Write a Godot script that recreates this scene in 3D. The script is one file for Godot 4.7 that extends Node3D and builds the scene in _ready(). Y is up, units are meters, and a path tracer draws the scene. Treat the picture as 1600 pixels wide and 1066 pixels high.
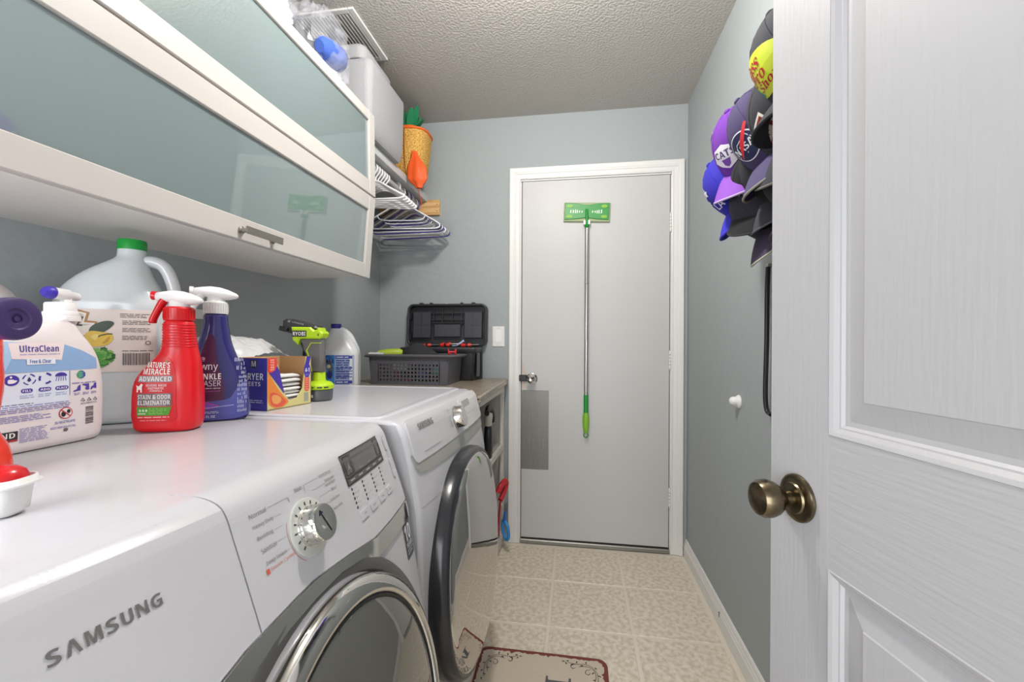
extends Node3D
# Laundry room. World: back wall at z = 0, left wall at x = -0.86, right wall at x = 0.902, floor y = 0, ceiling y = 2.438.

const XL := -0.86
const XR := 0.902
const ZF := 2.52
const CEIL := 2.438
const TOPY := 0.967
const REST := 0.9683   # where things stand on the washing machine
var M := {}
var grp := 0
var F_REG: Font
var F_BOLD: Font
var F_SERIF: Font
var rng := RandomNumberGenerator.new()


func _ready() -> void:
	rng.seed = 7
	F_REG = font_of("Droid Sans", 400)
	F_BOLD = font_of("Droid Sans", 700)
	F_SERIF = font_of("Droid Serif", 700)
	setup_view()
	setup_lights()
	setup_materials()
	build_room()
	build_door_back()
	build_door_open()
	build_wall_fittings()
	build_wall_cabinet()
	build_closet_shelf()
	build_washer()
	build_dryer()
	build_counter_unit()
	build_counter_things()
	build_machine_top_things()
	build_spray_bottles()
	build_detergent_things()
	build_caps()
	build_mop()
	build_mat()


func setup_view() -> void:
	var cam := Camera3D.new()
	cam.name = "camera"
	cam.fov = 2.0 * rad_to_deg(atan(533.0 / 666.0))
	cam.near = 0.02
	cam.far = 50.0
	add_child(cam)
	cam.position = Vector3(0.3149, 1.1506, 2.4191)
	cam.basis = Basis(Vector3.UP, 0.1515) * Basis(Vector3.BACK, 0.005)
	cam.current = true
	var env := Environment.new()
	env.background_mode = Environment.BG_COLOR
	env.background_color = Color(0.55, 0.57, 0.6)
	env.background_energy_multiplier = 0.3
	env.ambient_light_source = Environment.AMBIENT_SOURCE_DISABLED
	env.tonemap_mode = Environment.TONE_MAPPER_LINEAR
	env.tonemap_exposure = EXPO
	env.sdfgi_enabled = true
	env.ssao_enabled = true
	env.ssil_enabled = true
	var we := WorldEnvironment.new()
	we.name = "world"
	we.environment = env
	add_child(we)

const EXPO := 1.4

func area_light(called: String, at: Vector3, size: Vector2, energy: float, col: Color, down := false) -> void:
	var l := AreaLight3D.new()
	l.name = called
	l.area_size = size
	l.area_normalize_energy = true
	l.light_energy = energy
	l.light_color = col
	l.area_range = 8.0
	l.area_attenuation = 2.0
	l.shadow_enabled = true
	l.position = at
	if down:
		l.rotation = Vector3(-PI / 2, 0, 0)
	add_child(l, true)


func setup_lights() -> void:
	# the room's ceiling lamp (just above the frame), and daylight from the hall window behind the camera
	var bulb := OmniLight3D.new()
	bulb.name = "ceiling_lamp_light"
	bulb.light_energy = 0.98
	bulb.light_color = Color(1.0, 0.985, 0.965)
	bulb.light_size = 0.07
	bulb.omni_range = 8.0
	bulb.omni_attenuation = 2.0
	bulb.shadow_enabled = true
	bulb.position = Vector3(0.16, 2.345, 1.40)
	add_child(bulb)
	area_light("low_window_light", Vector3(-0.46, 1.22, ZF + 0.015), Vector2(0.62, 0.34), 0.36, Color(0.97, 0.985, 1.0))
	area_light("window_light", Vector3(0.0, 1.10, 4.19), Vector2(1.6, 1.8), 3.3, Color(0.97, 0.985, 1.0))


# ---------------------------------------------------------------- helpers
func font_of(family: String, weight: int) -> SystemFont:
	var f := SystemFont.new()
	f.font_names = PackedStringArray([family])
	f.font_weight = weight
	return f


func mt(hex: String, rough := 0.5, metal := 0.0, spec := 0.5) -> StandardMaterial3D:
	var m := StandardMaterial3D.new()
	m.albedo_color = Color(hex)
	m.roughness = rough
	m.metallic = metal
	m.metallic_specular = spec
	return m


func noise_tex(freq: float, octaves := 4, size := 512, seed_n := 1, kind := FastNoiseLite.TYPE_SIMPLEX_SMOOTH) -> NoiseTexture2D:
	var n := FastNoiseLite.new()
	n.noise_type = kind
	n.frequency = freq
	n.fractal_octaves = octaves
	n.seed = seed_n
	var t := NoiseTexture2D.new()
	t.width = size
	t.height = size
	t.seamless = true
	t.noise = n
	return t


func ramp(cols: Array, offs: Array) -> Gradient:
	var g := Gradient.new()
	var pc := PackedColorArray()
	for c in cols:
		pc.append(Color(c))
	g.colors = pc
	g.offsets = PackedFloat32Array(offs)
	return g


func tri_map(m: StandardMaterial3D, scale: Vector3, world := true) -> void:
	m.uv1_triplanar = true
	m.uv1_world_triplanar = world
	m.uv1_scale = scale


func relief(m: StandardMaterial3D, t: Texture2D, amount_cm: float) -> void:
	m.heightmap_enabled = true
	m.heightmap_texture = t
	m.heightmap_scale = amount_cm


func S() -> SurfaceTool:
	var s := SurfaceTool.new()
	s.begin(Mesh.PRIMITIVE_TRIANGLES)
	flat(s)
	return s


func soft(s: SurfaceTool) -> void:
	grp += 1
	s.set_smooth_group(grp)


func flat(s: SurfaceTool) -> void:
	s.set_smooth_group(-1)


func tri(s: SurfaceTool, a: Vector3, b: Vector3, c: Vector3) -> void:   # counter-clockwise seen from outside
	s.add_vertex(a)
	s.add_vertex(c)
	s.add_vertex(b)


func quad(s: SurfaceTool, a: Vector3, b: Vector3, c: Vector3, d: Vector3) -> void:
	tri(s, a, b, c)
	tri(s, a, c, d)


func tri_o(s: SurfaceTool, a: Vector3, b: Vector3, c: Vector3, inside: Vector3) -> void:
	if (b - a).cross(c - a).dot((a + b + c) / 3.0 - inside) >= 0:
		tri(s, a, b, c)
	else:
		tri(s, a, c, b)


func quad_o(s: SurfaceTool, a: Vector3, b: Vector3, c: Vector3, d: Vector3, inside: Vector3) -> void:
	tri_o(s, a, b, c, inside)
	tri_o(s, a, c, d, inside)


func mesh_of(s: SurfaceTool) -> ArrayMesh:
	s.generate_normals()
	return s.commit()


func obj(called: String, what, m: Material, parent: Node = self, at := Vector3.ZERO) -> MeshInstance3D:
	var o := MeshInstance3D.new()
	o.name = called if parent != self else numbered(called)
	o.mesh = mesh_of(what) if what is SurfaceTool else what
	o.material_override = m
	o.position = at
	parent.add_child(o, true)
	return o


var used := {}

func numbered(called: String) -> String:
	if not used.has(called):
		used[called] = 0
		return called
	used[called] += 1
	return "%s_%03d" % [called, used[called]]


func thing(called: String, label: String, category: String, at := Vector3.ZERO, turn := 0.0, group := "") -> Node3D:
	var o := Node3D.new()
	o.name = numbered(called)
	add_child(o, true)
	o.position = at
	o.rotation.y = turn
	tag(o, label, category, group)
	return o


func tag(o: Node, label: String, category: String, group := "") -> void:
	o.set_meta("label", label)
	o.set_meta("category", category)
	if group:
		o.set_meta("group", group)


func struct(called: String, what, m: Material, label := "") -> MeshInstance3D:
	var o := obj(called, what, m)
	o.set_meta("kind", "structure")
	if label:
		o.set_meta("label", label)
	return o


func lin(c) -> Color:
	return Color(c).srgb_to_linear()


# a box with chamfered edges
func box(s: SurfaceTool, c: Vector3, size: Vector3, bev := 0.0, b := Basis()) -> void:
	var h := size * 0.5
	flat(s)
	bev = minf(bev, minf(h.x, minf(h.y, h.z)) * 0.98)
	var P := func(sx: float, sy: float, sz: float, ax: int) -> Vector3:
		var v := Vector3(sx * (h.x - (0.0 if ax == 0 else bev)), sy * (h.y - (0.0 if ax == 1 else bev)), sz * (h.z - (0.0 if ax == 2 else bev)))
		return c + b * v
	for g in [-1.0, 1.0]:
		quad_o(s, P.call(g, -1, -1, 0), P.call(g, 1, -1, 0), P.call(g, 1, 1, 0), P.call(g, -1, 1, 0), c)
		quad_o(s, P.call(-1, g, -1, 1), P.call(1, g, -1, 1), P.call(1, g, 1, 1), P.call(-1, g, 1, 1), c)
		quad_o(s, P.call(-1, -1, g, 2), P.call(1, -1, g, 2), P.call(1, 1, g, 2), P.call(-1, 1, g, 2), c)
	if bev <= 0.0:
		return
	for p in [-1.0, 1.0]:
		for q in [-1.0, 1.0]:
			quad_o(s, P.call(p, q, -1, 0), P.call(p, q, 1, 0), P.call(p, q, 1, 1), P.call(p, q, -1, 1), c)
			quad_o(s, P.call(p, -1, q, 0), P.call(p, 1, q, 0), P.call(p, 1, q, 2), P.call(p, -1, q, 2), c)
			quad_o(s, P.call(-1, p, q, 1), P.call(1, p, q, 1), P.call(1, p, q, 2), P.call(-1, p, q, 2), c)
			for r in [-1.0, 1.0]:
				tri_o(s, P.call(p, q, r, 0), P.call(p, q, r, 1), P.call(p, q, r, 2), c)


func boxed(called: String, c: Vector3, size: Vector3, bev: float, m: Material, parent: Node = self) -> MeshInstance3D:
	var s := S()
	box(s, Vector3.ZERO, size, bev)
	return obj(called, s, m, parent, c)


# rings along an axis, each counter-clockwise seen from the far end; new_group: ring numbers where a crease runs
func loft(s: SurfaceTool, rings: Array, cap0 := true, cap1 := true, creases: Array = []) -> void:
	soft(s)
	var n: int = rings[0].size()
	for i in rings.size() - 1:
		if i in creases:
			soft(s)
		var a = rings[i]
		var b = rings[i + 1]
		for j in n:
			var k := (j + 1) % n
			quad(s, a[j], a[k], b[k], b[j])
	for e in 2:
		if (e == 0 and not cap0) or (e == 1 and not cap1):
			continue
		var r = rings[0] if e == 0 else rings[-1]
		var mid := Vector3.ZERO
		for p in r:
			mid += p
		mid /= n
		soft(s)
		for j in n:
			var k := (j + 1) % n
			if e == 0:
				tri(s, mid, r[k], r[j])
			else:
				tri(s, mid, r[j], r[k])


func ring(y: float, hx: float, hz: float, e := 2.0, cx := 0.0, cz := 0.0, n := 40) -> PackedVector3Array:
	var r := PackedVector3Array()
	for i in n:
		var t := TAU * i / n
		var c := cos(t)
		var d := sin(t)
		r.append(Vector3(cx + hx * signf(c) * pow(absf(c), 2.0 / e), y, cz - hz * signf(d) * pow(absf(d), 2.0 / e)))
	return r


func xform(r: PackedVector3Array, x: Transform3D) -> PackedVector3Array:
	var o := PackedVector3Array()
	for p in r:
		o.append(x * p)
	return o


# profile of (radius, height) turned round the y axis of x; creases where the profile bends sharply
func lathe(s: SurfaceTool, prof: Array, x := Transform3D(), n := 32, sharp := 0.6) -> void:
	var rings := []
	var cr := []
	for i in prof.size():
		var p: Vector2 = prof[i]
		rings.append(xform(ring(p.y, maxf(p.x, 0.00001), maxf(p.x, 0.00001), 2.0, 0, 0, n), x))
		if i > 0 and i < prof.size() - 1:
			var u: Vector2 = (prof[i] - prof[i - 1]).normalized()
			var v: Vector2 = (prof[i + 1] - prof[i]).normalized()
			if u.dot(v) < cos(sharp):
				cr.append(i)
	loft(s, rings, prof[0].x > 0.0001, prof[-1].x > 0.0001, cr)


# axis to put a lathe's y axis along a direction
func along(from: Vector3, dir: Vector3, side := Vector3.RIGHT) -> Transform3D:
	var y := dir.normalized()
	if absf(y.dot(side)) > 0.95:
		side = Vector3.UP if absf(y.y) < 0.9 else Vector3.BACK
	var z := side.cross(y).normalized()
	return Transform3D(Basis(y.cross(z), y, z), from)


func tube(s: SurfaceTool, pts: Array, radius, n := 12, flatness := 1.0, caps := true) -> void:
	var rings := []
	var side := Vector3.ZERO
	for i in pts.size():
		var d: Vector3 = (pts[mini(i + 1, pts.size() - 1)] - pts[maxi(i - 1, 0)]).normalized()
		if i == 0:
			side = d.cross(Vector3.UP if absf(d.y) < 0.9 else Vector3.RIGHT).normalized()
		else:
			side = (side - d * side.dot(d)).normalized()
		var up := side.cross(d)
		var r: float = radius[i] if radius is Array else radius
		var rg := PackedVector3Array()
		for k in n:
			var t := TAU * k / n
			rg.append(pts[i] + (side * cos(t) * r * flatness + up * -sin(t) * r))
		rings.append(rg)
	loft(s, rings, caps, caps)


func curve_pts(ctrl: Array, per := 6, closed := false) -> Array:   # smooth line through points (Vector2 or Vector3)
	var out := []
	var n := ctrl.size()
	var segs := n if closed else n - 1
	for i in segs:
		var p0 = ctrl[(i - 1 + n) % n] if closed or i > 0 else ctrl[i]
		var p1 = ctrl[i]
		var p2 = ctrl[(i + 1) % n]
		var p3 = ctrl[(i + 2) % n] if closed or i < n - 2 else p2
		for k in per:
			out.append(p1.cubic_interpolate(p2, p0, p3, float(k) / per))
	if not closed:
		out.append(ctrl[-1])
	return out


func area2(p: PackedVector2Array) -> float:
	var a := 0.0
	for i in p.size():
		a += p[i].cross(p[(i + 1) % p.size()])
	return a * 0.5


func ccw(poly) -> PackedVector2Array:
	var p := PackedVector2Array(poly)
	if area2(p) < 0:
		p.reverse()
	return p


func inset(p: PackedVector2Array, d: float) -> PackedVector2Array:
	var o := PackedVector2Array()
	var n := p.size()
	for i in n:
		var a := (p[i] - p[(i - 1 + n) % n]).normalized()
		var b := (p[(i + 1) % n] - p[i]).normalized()
		var m := (a.orthogonal() + b.orthogonal())   # orthogonal() turns clockwise in y-up axes: points out of a ccw polygon
		var l := maxf(m.length_squared() * 0.5, 0.25)
		o.append(p[i] - m / l * d)
	return o


# polygon in xy pulled out from z0 to z1 (front at z1), edges chamfered by bev on the front
func prism(s: SurfaceTool, poly, z0: float, z1: float, x := Transform3D(), bev := 0.0, round_sides := false, bev_back := 0.0) -> void:
	var p := ccw(poly)
	var n := p.size()
	var q := inset(p, bev) if bev > 0 else p
	var pb := inset(p, bev_back) if bev_back > 0 else p
	var ix := Geometry2D.triangulate_polygon(q)
	flat(s)
	for i in range(0, ix.size(), 3):
		var a := q[ix[i]]
		var b := q[ix[i + 1]]
		var c := q[ix[i + 2]]
		if (b - a).cross(c - a) < 0:
			var t := b
			b = c
			c = t
		tri(s, x * Vector3(a.x, a.y, z1), x * Vector3(b.x, b.y, z1), x * Vector3(c.x, c.y, z1))
	ix = Geometry2D.triangulate_polygon(pb)
	for i in range(0, ix.size(), 3):
		var a := pb[ix[i]]
		var b := pb[ix[i + 1]]
		var c := pb[ix[i + 2]]
		if (b - a).cross(c - a) < 0:
			var t := b
			b = c
			c = t
		tri(s, x * Vector3(a.x, a.y, z0), x * Vector3(c.x, c.y, z0), x * Vector3(b.x, b.y, z0))
	if round_sides:
		soft(s)
	var lv := []
	if bev_back > 0:
		lv.append([pb, z0])
		lv.append([p, z0 + bev_back])
	else:
		lv.append([p, z0])
	lv.append([p, z1 - bev])
	if bev > 0:
		lv.append([q, z1])
	for k in lv.size() - 1:
		var lo: PackedVector2Array = lv[k][0]
		var hi: PackedVector2Array = lv[k + 1][0]
		for i in n:
			var j := (i + 1) % n
			quad(s, x * Vector3(lo[i].x, lo[i].y, lv[k][1]), x * Vector3(lo[j].x, lo[j].y, lv[k][1]), x * Vector3(hi[j].x, hi[j].y, lv[k + 1][1]), x * Vector3(hi[i].x, hi[i].y, lv[k + 1][1]))


func grid(s: SurfaceTool, fn: Callable, nu: int, nv: int, faceted := false) -> void:   # fn(u, v) in 0..1; outside where du x dv points
	soft(s)
	if faceted:
		flat(s)
	var rows := []
	for j in nv + 1:
		var r := PackedVector3Array()
		for i in nu + 1:
			r.append(fn.call(float(i) / nu, float(j) / nv))
		rows.append(r)
	for j in nv:
		for i in nu:
			quad(s, rows[j][i], rows[j][i + 1], rows[j + 1][i + 1], rows[j + 1][i])


func rrect(x0: float, y0: float, x1: float, y1: float, r: float, n := 5) -> PackedVector2Array:
	var p := PackedVector2Array()
	r = minf(r, minf(absf(x1 - x0), absf(y1 - y0)) * 0.499)
	for c in [[x1 - r, y0 + r, -PI / 2], [x1 - r, y1 - r, 0.0], [x0 + r, y1 - r, PI / 2], [x0 + r, y0 + r, PI]]:
		for i in n + 1:
			var t: float = c[2] + PI / 2 * i / n
			p.append(Vector2(c[0] + r * cos(t), c[1] + r * sin(t)))
	return p


func rect2(x0: float, y0: float, x1: float, y1: float) -> PackedVector2Array:
	return PackedVector2Array([Vector2(x0, y0), Vector2(x1, y0), Vector2(x1, y1), Vector2(x0, y1)])


func oval(cx: float, cy: float, rx: float, ry: float, n := 24) -> PackedVector2Array:
	var p := PackedVector2Array()
	for i in n:
		p.append(Vector2(cx + rx * cos(TAU * i / n), cy + ry * sin(TAU * i / n)))
	return p


func poly(a: Array) -> PackedVector2Array:   # flat list of numbers
	var p := PackedVector2Array()
	for i in range(0, a.size(), 2):
		p.append(Vector2(a[i], a[i + 1]))
	return p


func up_from(map: Callable, p: Vector2) -> Vector3:
	var e := 0.0008
	var a: Vector3 = map.call(p + Vector2(e, 0)) - map.call(p - Vector2(e, 0))
	var b: Vector3 = map.call(p + Vector2(0, e)) - map.call(p - Vector2(0, e))
	return a.cross(b).normalized()


func on_map(map: Callable, p: Vector2, h: float) -> Vector3:
	return map.call(p) + up_from(map, p) * h


# a flat shape laid onto a curved surface: map(Vector2) -> Vector3, top at height h1 above it, sides down to h0
func patch(s: SurfaceTool, shape, map: Callable, h1: float, h0 := 99.0, cell := 0.02) -> void:
	var p := ccw(shape)
	var lo := p[0]
	var hi := p[0]
	for v in p:
		lo = lo.min(v)
		hi = hi.max(v)
	soft(s)
	var nx := maxi(1, ceili((hi.x - lo.x) / cell))
	var ny := maxi(1, ceili((hi.y - lo.y) / cell))
	var d := Vector2((hi.x - lo.x) / nx, (hi.y - lo.y) / ny)
	for i in nx:
		for j in ny:
			var a := lo + Vector2(d.x * i, d.y * j)
			var pieces := [p] if nx * ny == 1 else Geometry2D.intersect_polygons(p, rect2(a.x - 1e-6, a.y - 1e-6, a.x + d.x + 1e-6, a.y + d.y + 1e-6))
			for q in pieces:
				var ix := Geometry2D.triangulate_polygon(q)
				for k in range(0, ix.size(), 3):
					var e: Vector2 = q[ix[k]]
					var f: Vector2 = q[ix[k + 1]]
					var g: Vector2 = q[ix[k + 2]]
					if (f - e).cross(g - e) < 0:
						var t := f
						f = g
						g = t
					tri(s, on_map(map, e, h1), on_map(map, f, h1), on_map(map, g, h1))
	if h0 > 1.0:
		return
	soft(s)
	var n := p.size()
	for i in n:
		var a := p[i]
		var b := p[(i + 1) % n]
		var m := maxi(1, ceili(a.distance_to(b) / cell))
		for k in m:
			var e := a.lerp(b, float(k) / m)
			var f := a.lerp(b, float(k + 1) / m)
			quad(s, on_map(map, e, h0), on_map(map, f, h0), on_map(map, f, h1), on_map(map, e, h1))


func paint(s: SurfaceTool, col, shape, map: Callable, h := 0.0003, cell := 0.02) -> void:   # flat print in one colour
	s.set_color(lin(col))
	patch(s, shape, map, h, 99.0, cell)


func line2(s: SurfaceTool, col, pts, w: float, map: Callable, h := 0.0003, cell := 0.03) -> void:
	s.set_color(lin(col))
	for q in Geometry2D.offset_polyline(PackedVector2Array(pts), w * 0.5, Geometry2D.JOIN_MITER, Geometry2D.END_BUTT):
		if area2(q) > 0:
			patch(s, q, map, h, 99.0, cell)


var text_cache := {}

func letters(what: String, font: Font) -> Array:
	var key := [what, font]
	if not text_cache.has(key):
		var t := TextMesh.new()
		t.text = what
		t.font = font
		t.font_size = 48
		t.pixel_size = 1.0 / 48.0
		t.depth = 0.0
		t.curve_step = 1.5
		t.width = 100000.0
		var a := t.get_mesh_arrays()
		var v: PackedVector3Array = a[Mesh.ARRAY_VERTEX]
		var ix: PackedInt32Array = a[Mesh.ARRAY_INDEX] if a[Mesh.ARRAY_INDEX] != null else PackedInt32Array(range(v.size()))
		var out := PackedVector2Array()
		for i in ix:
			out.append(Vector2(v[i].x, v[i].y))
		var lo := Vector2(1e9, 1e9)
		var hi := -lo
		for p in out:
			lo = lo.min(p)
			hi = hi.max(p)
		text_cache[key] = [out, lo, hi]
	return text_cache[key]


# lettering that fits the box from a to b (lower left, upper right) on the map, turned by rot round its middle
func write(s: SurfaceTool, what: String, a: Vector2, b: Vector2, map: Callable, col, font: Font = null, h := 0.0005, rot := 0.0, slant := 0.0) -> void:
	var L := letters(what, font if font else F_BOLD)
	var v: PackedVector2Array = L[0]
	if v.is_empty():
		return
	var lo: Vector2 = L[1]
	var size: Vector2 = L[2] - L[1]
	var mid := (a + b) * 0.5
	soft(s)
	s.set_color(lin(col))
	for i in range(0, v.size(), 3):
		var q := []
		for k in 3:
			var t := (v[i + k] - lo) / size
			var p := Vector2(lerpf(a.x, b.x, t.x) + (t.y - 0.5) * slant * (b.y - a.y), lerpf(a.y, b.y, t.y))
			q.append(mid + (p - mid).rotated(rot))
		if (q[1] - q[0]).cross(q[2] - q[0]) < 0:
			var w = q[1]
			q[1] = q[2]
			q[2] = w
		tri(s, on_map(map, q[0], h), on_map(map, q[1], h), on_map(map, q[2], h))


func flat_map(origin: Vector3, right: Vector3, up: Vector3) -> Callable:
	return func(p: Vector2) -> Vector3: return origin + right * p.x + up * p.y


func small_print(s: SurfaceTool, col, x0: float, y0: float, x1: float, y1: float, rows: int, map: Callable, h := 0.0004, ragged := 0.25) -> void:   # rows of words too small to read
	var d := (y1 - y0) / rows
	for r in rows:
		var x := x0
		var end := x1 - rng.randf() * ragged * (x1 - x0)
		while x < end:
			var w := rng.randf_range(1.2, 4.5) * d
			paint(s, col, rect2(x, y1 - d * (r + 0.72), minf(x + w, end), y1 - d * (r + 0.28)), map, h, 0.05)
			x += w + d * 0.55


# sections of a bottle: [height, half width, half depth, exponent, middle x, middle z]
func sec_at(secs: Array, y: float) -> Array:
	var n := secs.size()
	var i := 0
	while i < n - 2 and secs[i + 1][0] < y:
		i += 1
	var a = secs[i]
	var b = secs[i + 1]
	var t := clampf((y - a[0]) / maxf(b[0] - a[0], 1e-6), 0.0, 1.0)
	var pre = secs[maxi(i - 1, 0)]
	var post = secs[mini(i + 2, n - 1)]
	var o := []
	for k in 6:
		var d: float = b[0] - a[0]
		var m0: float = (b[k] - pre[k]) / maxf(b[0] - pre[0], 1e-6) * d
		var m1: float = (post[k] - a[k]) / maxf(post[0] - a[0], 1e-6) * d
		var v: float = (2 * t * t * t - 3 * t * t + 1) * a[k] + (t * t * t - 2 * t * t + t) * m0 + (-2 * t * t * t + 3 * t * t) * b[k] + (t * t * t - t * t) * m1
		o.append(clampf(v, minf(a[k], b[k]) - 0.002, maxf(a[k], b[k]) + 0.002))
	o[0] = y
	return o


func bottle(s: SurfaceTool, secs: Array, steps := 40, n := 48) -> void:
	var rings := []
	var y0: float = secs[0][0]
	var y1: float = secs[-1][0]
	for i in steps + 1:
		var t := float(i) / steps
		var q := sec_at(secs, lerpf(y0, y1, t))
		rings.append(ring(q[0], q[1], q[2], q[3], q[4], q[5], n))
	loft(s, rings)


func front_of(secs: Array) -> Callable:   # (x, y) on the +z side of a bottle
	return func(p: Vector2) -> Vector3:
		var q := sec_at(secs, p.y)
		var t: float = clampf((p.x - q[4]) / q[1], -0.995, 0.995)
		return Vector3(p.x, p.y, q[5] + q[2] * pow(1.0 - pow(absf(t), q[3]), 1.0 / q[3]))


func setup_materials() -> void:
	var peel := noise_tex(0.03, 3, 512, 3)
	M.wall = mt("a1a7a8", 0.62, 0, 0.4)
	tri_map(M.wall, Vector3(1.2, 1.2, 1.2))
	relief(M.wall, peel, 0.10)
	M.ceiling = mt("c0bbb5", 0.85, 0, 0.3)
	tri_map(M.ceiling, Vector3(3.2, 3.2, 3.2))
	relief(M.ceiling, noise_tex(0.045, 3, 512, 9), 0.22)
	M.trim = mt("e2e0dd", 0.38)
	M.door = mt("c1bfbd", 0.45)
	M.white_door = mt("b3b2b4", 0.42)
	M.grain_v = mt("b3b2b4", 0.42)
	tri_map(M.grain_v, Vector3(7, 0.5, 7), false)
	relief(M.grain_v, noise_tex(0.03, 3, 512, 5), 0.025)
	M.grain_h = mt("b3b2b4", 0.42)
	tri_map(M.grain_h, Vector3(0.5, 7, 7), false)
	relief(M.grain_h, noise_tex(0.03, 3, 512, 6), 0.035)
	M.appliance = mt("c9c8cc", 0.22, 0, 0.5)
	M.appliance_top = mt("cfced4", 0.2, 0, 0.5)
	M.chrome = mt("dcdad6", 0.07, 1.0)
	M.satin = mt("b9b7b3", 0.3, 1.0)
	M.steel = mt("a4a29f", 0.42, 1.0)
	M.black = mt("1b1b1d", 0.4)
	M.dark = mt("2b2b2f", 0.45)
	M.charcoal = mt("4a4a4e", 0.5)
	M.print = StandardMaterial3D.new()
	M.print.vertex_color_use_as_albedo = true
	M.print.roughness = 0.45
	M.brass = mt("6f6450", 0.26, 1.0)
	M.white = mt("ecebea", 0.35)
	M.red = mt("d3121c", 0.3)
	M.clear = mt("eef0f2", 0.12)
	M.clear.transparency = BaseMaterial3D.TRANSPARENCY_ALPHA
	M.clear.albedo_color = Color(0.93, 0.94, 0.96, 0.16)
	M.milky = mt("e3e5e6", 0.3)
	M.milky.subsurf_scatter_enabled = true
	M.milky.subsurf_scatter_strength = 0.25
	M.pine = mt("d3a468", 0.55)
	M.pine.albedo_texture = noise_col(0.02, ["c8945a", "dcae72", "e3bb84"], [0.3, 0.5, 0.7], 11)
	M.pine.albedo_color = Color(1, 1, 1)
	tri_map(M.pine, Vector3(0.4, 5, 5))


func noise_col(freq: float, cols: Array, offs: Array, seed_n: int, size := 512, octaves := 5) -> NoiseTexture2D:
	var t := noise_tex(freq, octaves, size, seed_n)
	t.color_ramp = ramp(cols, offs)
	return t


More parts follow.
